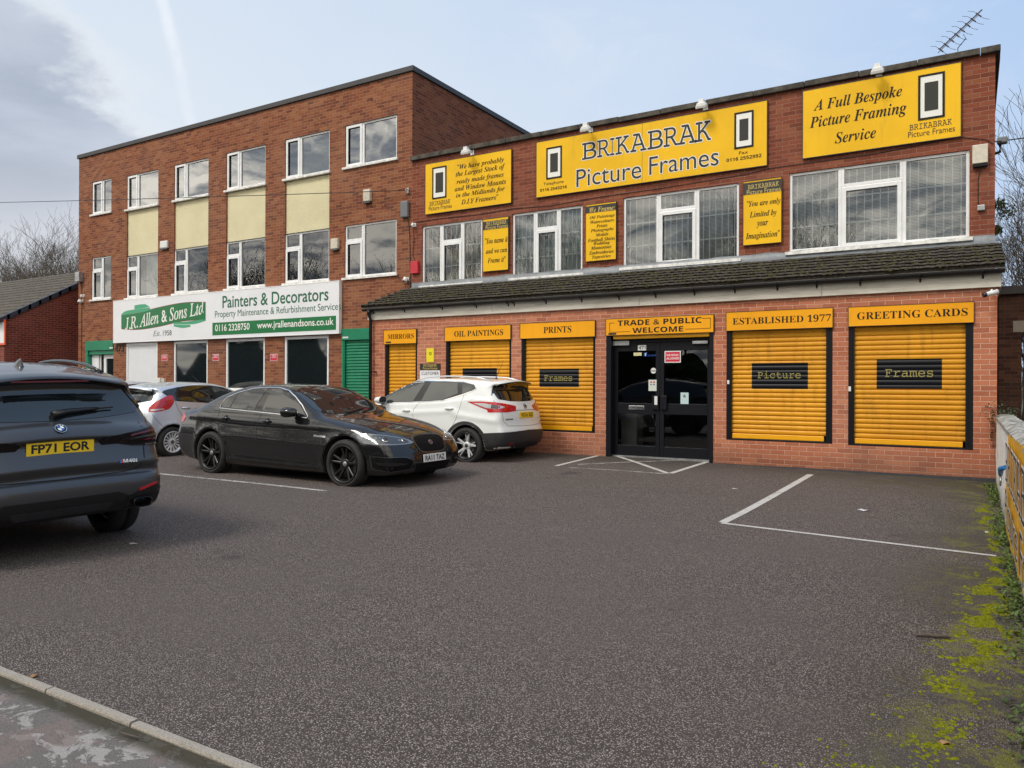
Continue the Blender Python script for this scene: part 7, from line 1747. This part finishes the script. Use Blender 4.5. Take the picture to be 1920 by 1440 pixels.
for k in range(n):   # dry verge caps along the gable
    t0, t1 = k / n, (k + 1) / n + .02; y0 = yf_ - o_; z0 = zf_ - slope * o_
    ya, yb2 = y0 + (ypk - y0) * t0, y0 + (ypk - y0) * t1; za, zb2 = z0 + (zpk - z0) * t0, z0 + (zpk - z0) * t1
    mb.add([(HX + .055, ya, za + .06), (HX + .055, yb2, zb2 + .05), (HX + .055, yb2, zb2 - .12), (HX + .055, ya, za - .11), (HX - .1, ya, za + .07), (HX - .1, yb2, zb2 + .06)], [(0, 3, 2, 1), (0, 1, 5, 4)])
M['verge'] = simple('slate_blue_verge', (.035, .042, .06), .6, var=.15); mb.build('verge', M['verge'], hs)
M['orange'] = simple('orange_frame', (.75, .10, .02), .4)
q0, q1 = atY(-30, 606, yf_ - .05), atY(7.5, 643, yf_ - .05); r = (q0[0], q1[0], q1[2], q0[2])
o, yf = board('sign_board', 'white sign with an orange border on the red brick house at the left edge', 'sign', r, yf_, 'signwhite', 'orange', ew=.07)
# dark flat roofed building on the right
YD = 18.2; x0 = .9; ZD = atY(1895, 552, YD)[2]; yb0 = atY(1875, 700, YD)
dk = wthing('brick_outbuilding', 'dark flat roofed brick building with a blue door at the right edge', 'building', (3.5, YD, 0))
dr = rect(1915.5, 622, 800, 1990, 620, 800, YD); dr = (dr[0], dr[1], -.2, dr[3])
mb = MB(); holed(mb, XR + .15, 8., -.4, ZD, YD, [dr], .1); mb.quad((XR + .15, YD + 6, -.4), (XR + .15, YD, -.4), (XR + .15, YD, ZD), (XR + .15, YD + 6, ZD)); mb.quad((8, YD, -.4), (8, YD + 6, -.4), (8, YD + 6, ZD), (8, YD, ZD))
mb.build('wall', M['brick_dark'], dk)
mb = MB(); mb.box(XR + .05, 8.1, YD - .12, YD + 6, ZD, ZD + .16); mb.build('roof_edge', M['felt'], dk)
lr = rect(1899.5, 604.5, 621, 1985, 602, 620, YD); MB().box(lr[0], lr[1], YD - .004, YD + .1, dr[3], dr[3] + .22).build('lintel', M['kerb'], dk)
MB().box(dr[0] + .03, dr[1] - .03, YD + .05, YD + .09, -.2, dr[3] - .03).build('door', M['bluedoor'], dk)

# ================================================================== BARE TREES
def bark(name, a, b):
    t = NT(name); g = t.geo(); n = t.noise(t.scalev(g, (1., 1., .3)), 14, 5, .7); t.p(Base_Color=t.mix(t.mr(n, .3, .7), (*a, 1), (*b, 1)), Roughness=.95); t.b.inputs['Specular IOR Level'].default_value = .1; return t.m
M['bark'] = bark('grey_brown_bark', (.085, .072, .056), (.19, .165, .13)); M['twigs'] = bark('winter_twigs', (.085, .070, .054), (.17, .145, .112)); M['mistle'] = mossm('mistletoe_leaf', (.03, .035, .012), (.085, .09, .03))
def tree_meshes(seed, H, spread, depth, lean=0., trunk_r=.16, stems=1, twig=1.0, nseg=5, fan=.62, minr=.0055, split=(2, 3)):
    rr = random.Random(seed); T, C_ = MB(), MB()
    def grow(p, d, L_, r, lev):
        pts = [p]; rs = [r]; q = p.copy(); n = nseg if lev < 2 else 4 if lev < 4 else 3
        for k in range(n):
            d = d + np.array([rr.gauss(0, .10), rr.gauss(0, .10), rr.gauss(.03, .06)]) * (1 + .25 * lev); d /= np.linalg.norm(d)
            q = q + d * L_ / n; pts.append(q.copy()); rs.append(max(minr, r * (1 - .45 * (k + 1) / n)))
            if lev >= 1 and lev < depth and k < n - 1 and rr.random() < .62 * twig:
                side(q, d, L_ * rr.uniform(.45, .75), rs[-1] * .55, lev + 1)
        (T if lev <= 1 else C_).tube(pts, rs, 6 if lev == 0 else 5 if lev == 1 else 4 if lev == 2 else 3, cap=False)
        if lev < depth:
            for _ in range(rr.randint(*split) if lev < depth - 1 else 3): side(q, d, L_ * rr.uniform(.62, .88), rs[-1] * rr.uniform(.62, .85), lev + 1, .85)
    def side(p, d, L_, r, lev, k=1.):
        a = np.array([rr.gauss(0, 1), rr.gauss(0, 1), rr.gauss(.15, .7)]); a -= d * (a @ d); a /= np.linalg.norm(a) + 1e-6
        e = d + a * fan * rr.uniform(.55, 1.25) * k + np.array([0, 0, .10]); e /= np.linalg.norm(e); grow(p, e, L_, max(r, minr), lev)
    for s_ in range(stems):
        a = rr.uniform(0, 6.28); d = np.array([math.cos(a) * spread * (.5 if stems > 1 else .1) + lean, math.sin(a) * spread * (.5 if stems > 1 else .1), 1.]); d /= np.linalg.norm(d)
        grow(np.array([math.cos(a) * .15 * (stems > 1), math.sin(a) * .15 * (stems > 1), -.1]), d, H, trunk_r * (rr.uniform(.6, 1.) if stems > 1 else 1), 0)
    return T, C_
def bare_tree(name, label, loc, meshes, group=None, rz=0., sc=1.):
    t = thing(name, label, 'tree', loc, rz, group); t.scale = (sc,) * 3
    meshes[0].build('trunk', M['bark'], t); meshes[1].build('crown', M['twigs'], t); return t
def copy_tree(src, loc, rz, sc, label, group=None):
    t = src.copy(); COL.objects.link(t); t.location = loc; t.rotation_euler = (0, 0, rz); t.scale = (sc,) * 3; t['label'] = label
    if group: t['group'] = group
    for c in list(src.children):
        d = c.copy(); COL.objects.link(d); d.parent = t
    return t
TA = tree_meshes(5, 3.0, .55, 5, trunk_r=.13, stems=4, twig=1.0); TB = tree_meshes(9, 3.3, .5, 5, trunk_r=.20, stems=2, twig=1.05)
LT = 'bare winter trees behind the red brick house'
def left_at(px, Y): p = atY(px, 640, Y); return (p[0], Y, -.4)
ta = bare_tree('bare_tree', 'bare multi stemmed tree behind the house roof, left of the office corner', left_at(96, 27), TA, LT, .3, 1.05)
tb = bare_tree('bare_tree', 'bare tree with a dark forked trunk at the far left edge behind the roof', left_at(12, 26), TB, LT, 1.2, .95)
for i, (px, Y, src, rz, sc, lab) in enumerate(((58, 29, tb, 2.6, 1.42, 'bare tree between the forked tree and the multi stemmed tree'), (132, 31, tb, 4.4, 1.5, 'bare tree half hidden behind the office left wall'), (30, 34, ta, 1.9, 1.62, 'pale bare tree farther back at the left edge'),
     (-20, 28, ta, 5.2, 1.38, 'bare tree just outside the left edge of the picture'), (118, 26, ta, 2.2, .95, 'short bare tree close behind the house ridge'), (66, 26, ta, 3.3, .92, 'low bare thicket tree above the house ridge'), (22, 27, ta, .9, .9, 'low bare thicket tree at the left above the tiles'),
     (106, 33, tb, 5.6, 1.6, 'tall bare tree close to the office left corner'), (138, 27, ta, 1.0, 1.25, 'bare bushy tree touching the office left corner'))):
    copy_tree(src, left_at(px, Y), rz, sc * (.80 if sc > 1.2 else .95), lab, LT)
RTg = 'bare winter trees behind the dark brick building'
TC = tree_meshes(14, 3.4, .35, 5, lean=-.22, trunk_r=.17, stems=1, twig=1.0, fan=.58)
tc_ = bare_tree('bare_tree', 'bare leaning tree carrying dark mistletoe clumps at the right edge', (2.5, 25., -.4), TC, RTg, .0, 1.0)
copy_tree(ta, (1.3, 28., -.4), 1.1, .78, 'bare bushy tree right behind the shop corner', RTg); copy_tree(tb, (3.9, 31., -.4), 2.0, .9, 'bare tree farther back at the right edge', RTg); copy_tree(ta, (2.2, 24., -.4), 3.9, .45, 'low bare thicket behind the flat roof', RTg); copy_tree(tc_, (4.4, 26., -.4), 2.4, 1., 'bare tree just outside the right edge', RTg)
for (px, py, s_) in ((1886, 396, .26), (1874, 383, .17), (1869, 432, .15)):
    c = atY(px, py, 25.); mb = MB()
    for k in range(260):
        a, b = rr.uniform(0, 6.28), rr.uniform(-1, 1); q = c + np.array([math.cos(a) * math.sqrt(1 - b * b), math.sin(a) * math.sqrt(1 - b * b), b]) * s_ * rr.random() ** .4; u = np.array([rr.gauss(0, 1) for _ in range(3)]); u /= np.linalg.norm(u); v = np.cross(u, [rr.gauss(0, 1) for _ in range(3)]); v /= np.linalg.norm(v)
        mb.add([q - u * .05, q + v * .014, q + u * .05, q - v * .014], [(0, 1, 2, 3)])
    mb.build('mistletoe', M['mistle'], tc_)
    o = [c_ for c_ in tc_.children if c_.name.startswith('mistletoe')][-1]; o.matrix_parent_inverse = (Matrix.Translation(tc_.location)).inverted()
# trees over the road, seen mirrored in the window panes
OPP = 'bare trees across the road reflected in the windows'
for i in range(12):
    X = -64 + 6.4 * i + rr.uniform(-1.5, 1.5); copy_tree((ta, tb)[i % 2], (X, -16 - rr.uniform(0, 9), -.3), rr.uniform(0, 6), rr.uniform(1.15, 1.55) if X < -12 else rr.uniform(1.1, 1.3), 'bare winter tree across the road from the shop', OPP)
# clipped evergreen hedge across the road, mirrored in car sides and dark windows
hg = MB(); nx, nz = 220, 10; xs = np.linspace(-78, 34, nx + 1); vs = []
for x in xs:
    H_ = 4.2 + 1.3 * math.sin(x * .23) + .9 * math.sin(x * .71 + 1) + .5 * math.sin(x * 1.9)
    for k in range(nz + 1):
        v = k / nz; vs.append((x + rr.uniform(-.2, .2), -11.2 - 1.6 * max(0, v - .6) ** 2 * 4 + rr.uniform(-.22, .22), -.3 + H_ * v + rr.uniform(-.15, .15)))
b_ = len(vs)
for x in xs: vs.append((x, -14.2, -.3)); 
hg.add(vs, [(i * (nz + 1) + k, i * (nz + 1) + k + 1, (i + 1) * (nz + 1) + k + 1, (i + 1) * (nz + 1) + k) for i in range(nx) for k in range(nz)] + [(i * (nz + 1) + nz, b_ + i, b_ + i + 1, (i + 1) * (nz + 1) + nz) for i in range(nx)])
M['hedge'] = mossm('hedge_leaf', (.012, .018, .007), (.045, .058, .020)); o = hg.build('hedge', M['hedge']); tag(o, 'tall dark evergreen hedge along the far side of the road', 'hedge')

# ================================================================== WEEDS, MOSS, LITTER
def leafm(name, a, b):
    t = NT(name); g = t.geo(); n = t.noise(g, 25, 3, .6); t.p(Base_Color=t.mix(t.mr(n, .3, .7), (*a, 1), (*b, 1)), Roughness=.6); return t.m
M['weed'] = leafm('weed_leaf', (.045, .085, .014), (.13, .19, .035)); M['weed_dark'] = leafm('dark_leaf', (.02, .035, .010), (.06, .08, .025)); M['moss'] = mossm('ground_moss', (.075, .085, .006), (.26, .265, .012))
def leaf(mb, p, r, rr, up=.6):
    d = np.array([rr.gauss(0, 1), rr.gauss(0, 1), abs(rr.gauss(0, up))]); d /= np.linalg.norm(d); s_ = np.cross(d, (0, 0, 1.)); s_ /= np.linalg.norm(s_) + 1e-6; n = np.cross(s_, d)
    mb.add([p, p + d * r * .5 + s_ * r * .32 + n * r * .06, p + d * r, p + d * r * .5 - s_ * r * .32 + n * r * .06], [(0, 1, 2, 3)])
rr = random.Random(31); mb = MB()
for k in range(520):
    y = rr.uniform(3.2, 12.6); 
    if math.sin(y * 2.3) + math.sin(y * 5.1 + 1) < -.5 and rr.random() < .7: continue
    x = WX - .02 - abs(rr.gauss(0, .055)); p = np.array([x, y, gz(x, y)]); n = rr.randint(4, 9); hgt = rr.uniform(.02, .11) * (1.3 if 6 < y < 10 else .8)
    for _ in range(n): leaf(mb, p + np.array([rr.gauss(0, .018), rr.gauss(0, .03), rr.uniform(0, hgt)]), rr.uniform(.018, .042), rr)
o = mb.build('weeds', M['weed']); tag(o, 'strip of small green weeds along the foot of the white wall', 'weeds', kind='stuff')
mb = MB(); patches = [(.12, 6.3, .14, .8), (.08, 5.5, .17, .5), (.02, 4.9, .2, .3), (-.08, 4.3, .17, .25), (-.14, 3.7, .18, .25), (-.28, 3.1, .26, .25), (-.42, 2.6, .24, .18), (-.16, 2.8, .16, .2), (.2, 7.2, .08, .8), (.2, 8.6, .06, 1.), (.14, 10.2, .1, .8)]
for (cx, cy, sx, sy) in patches:
    for k in range(int(2400 * sx * sy / .2)):
        x, y = rr.gauss(cx, sx * .45), rr.gauss(cy, sy * .5)
        if x > WX - .02 or math.sin(x * 17 + y * 3) * math.sin(y * 11 - x * 5) + .5 * math.sin(x * 41 - y * 23) * math.sin(y * 37 + x * 9) < .02: continue
        s_ = rr.uniform(.006, .017) * (.8 if y < 4.5 else 1.); z = gz(x, y); n = 5; a0 = rr.uniform(0, 6)
        vs = [(x + s_ * 1.2 * math.cos(a0 + 6.283 * i / n), y + s_ * 1.2 * math.sin(a0 + 6.283 * i / n), z - .002) for i in range(n)] + [(x, y, z + s_ * .55)]
        mb.add(vs, [(i, (i + 1) % n, n) for i in range(n)], 0, True)
o = mb.build('moss', M['moss']); tag(o, 'yellow green moss patches on the tarmac by the white wall', 'moss', kind='stuff')
# ivy / bramble on top of the wall by the shop corner
mb = MB(); st = MB()
for k in range(420):
    p = np.array([WX + .06 + rr.gauss(0, .11), YA - .35 + rr.gauss(0, .25), ZT + abs(rr.gauss(.05, .07))]); leaf(mb, p, rr.uniform(.02, .05), rr, .5)
for k in range(150):
    p = np.array([WX - .03 - abs(rr.gauss(0, .03)), YA - .12 + rr.gauss(0, .06), ZT - abs(rr.gauss(0, .22))]); leaf(mb, p, rr.uniform(.02, .045), rr, .4)
t = thing('wall_plant', 'dark green creeping plant on the wall top against the shop corner', 'plant', (0, 0, 0)); mb.build('foliage', M['weed_dark'], t)
t2 = thing('bramble', 'leafless brown bramble tangle behind the low wall', 'plant', (0, 0, 0)); mb = MB()
for k in range(90):
    p = np.array([rr.uniform(.75, 1.6), rr.uniform(13.5, 16.8), gz(1, 13) + .1]); pts = [p]; d = np.array([rr.gauss(.05, .35), rr.gauss(0, .5), 1.])
    for i in range(5): d = d + np.array([rr.gauss(0, .4), rr.gauss(0, .4), -.28]); q = pts[-1] + d * rr.uniform(.16, .30); q[0] = max(q[0], .62); pts.append(q)
    mb.tube(pts, [.010, .009, .008, .006, .005, .004], 4, cap=False)
mb.build('stems', M['twig'], t2)
# litter
def flat(name, label, cat, px, py, pts, mat, h=.01, rz=0.):
    g = ground(px, py); n = len(pts); c, s_ = math.cos(rz), math.sin(rz); vs = []
    for k, (x, y) in enumerate(pts): vs.append((x * c - y * s_, x * s_ + y * c, .004 + h * (.5 + .5 * math.sin(k * 2.1))))
    mb = MB(); mb.add(vs + [(v[0], v[1], v[2] - .003) for v in vs], [tuple(range(n)), tuple(range(2 * n - 1, n - 1, -1))] + [(i, n + i, n + (i + 1) % n, (i + 1) % n) for i in range(n)])
    o = mb.build(name, M[mat], loc=tuple(g)); tag(o, label, cat); return o
M['deadleaf'] = simple('dead_leaf', (.34, .19, .09), .7, var=.2); M['paleleaf'] = simple('bleached_leaf', (.55, .52, .48), .7); M['wrap'] = simple('silver_wrapper', (.58, .57, .66), .3, .3)
lf = [(-.045, 0), (-.02, .016), (.015, .018), (.05, .004), (.018, -.014), (-.02, -.015)]
flat('litter', 'crumpled pale wrapper lying in the marked bay', 'litter', 1620, 958, [(-.07, -.015), (-.03, .02), (.02, .012), (.075, .018), (.05, -.014), (0, -.02)], 'wrap', .02)
flat('leaf', 'pale fallen leaf on the tarmac behind the dark grey car', 'leaf', 250, 1021, lf, 'paleleaf', .012, .2); flat('leaf', 'small orange leaf by the kerb stones at the lower left', 'leaf', 65, 1270, [(x * .5, y * .6) for x, y in lf], 'deadleaf', .012, 1.2)
flat('leaf', 'small brown leaf at the lower right near the moss', 'leaf', 1771, 1396, [(x * .45, y * .7) for x, y in lf], 'deadleaf', .012, .1); flat('leaf', 'bleached leaf scrap in front of the entrance', 'leaf', 1378, 917, lf, 'paleleaf', .006, -.2)
flat('leaf', 'pale leaf scrap beside the moss near the white wall', 'leaf', 1851, 999, [(x * .6, y) for x, y in lf], 'paleleaf', .01, .6)
g = ground(1748, 1197); o = MB().tube([(-.085, -.02, .012), (-.03, .0, .016), (.02, .008, .014), (.05, .022, .017), (.09, .03, .012)], [.008, .010, .009, .010, .006], 7).build('stick', M['twig'], loc=tuple(g)); tag(o, 'dead brown stick on the tarmac at the lower right', 'stick')
g = ground(243, 1384); o = MB().tube([(-.07, 0, .008), (0, .006, .009), (.07, .016, .008)], [.0035, .004, .003], 6).build('stick', M['twig'], loc=tuple(g)); tag(o, 'thin straight twig on the footway beside the kerb', 'stick')
M['pebble'] = simple('pale_pebble', (.24, .22, .20), .8, var=.3, vscale=60); mb = MB()
for k in range(420):
    y = rr.uniform(2.3, 12.5); x = rr.uniform(-7, .25) if rr.random() < .6 else .3 - abs(rr.gauss(0, .8)); s_ = rr.uniform(.003, .0065); z = gz(x, y); mb.lathe([(.0005, s_ * .8), (s_ * rr.uniform(.7, 1.2), s_ * .35), (s_, -s_ * .2)], (x, y, z), (rr.gauss(0, .2), rr.gauss(0, .2), 1), 5)
o = mb.build('loose_grit', M['pebble']); tag(o, 'loose pale grit scattered over the car park', 'grit', kind='stuff')
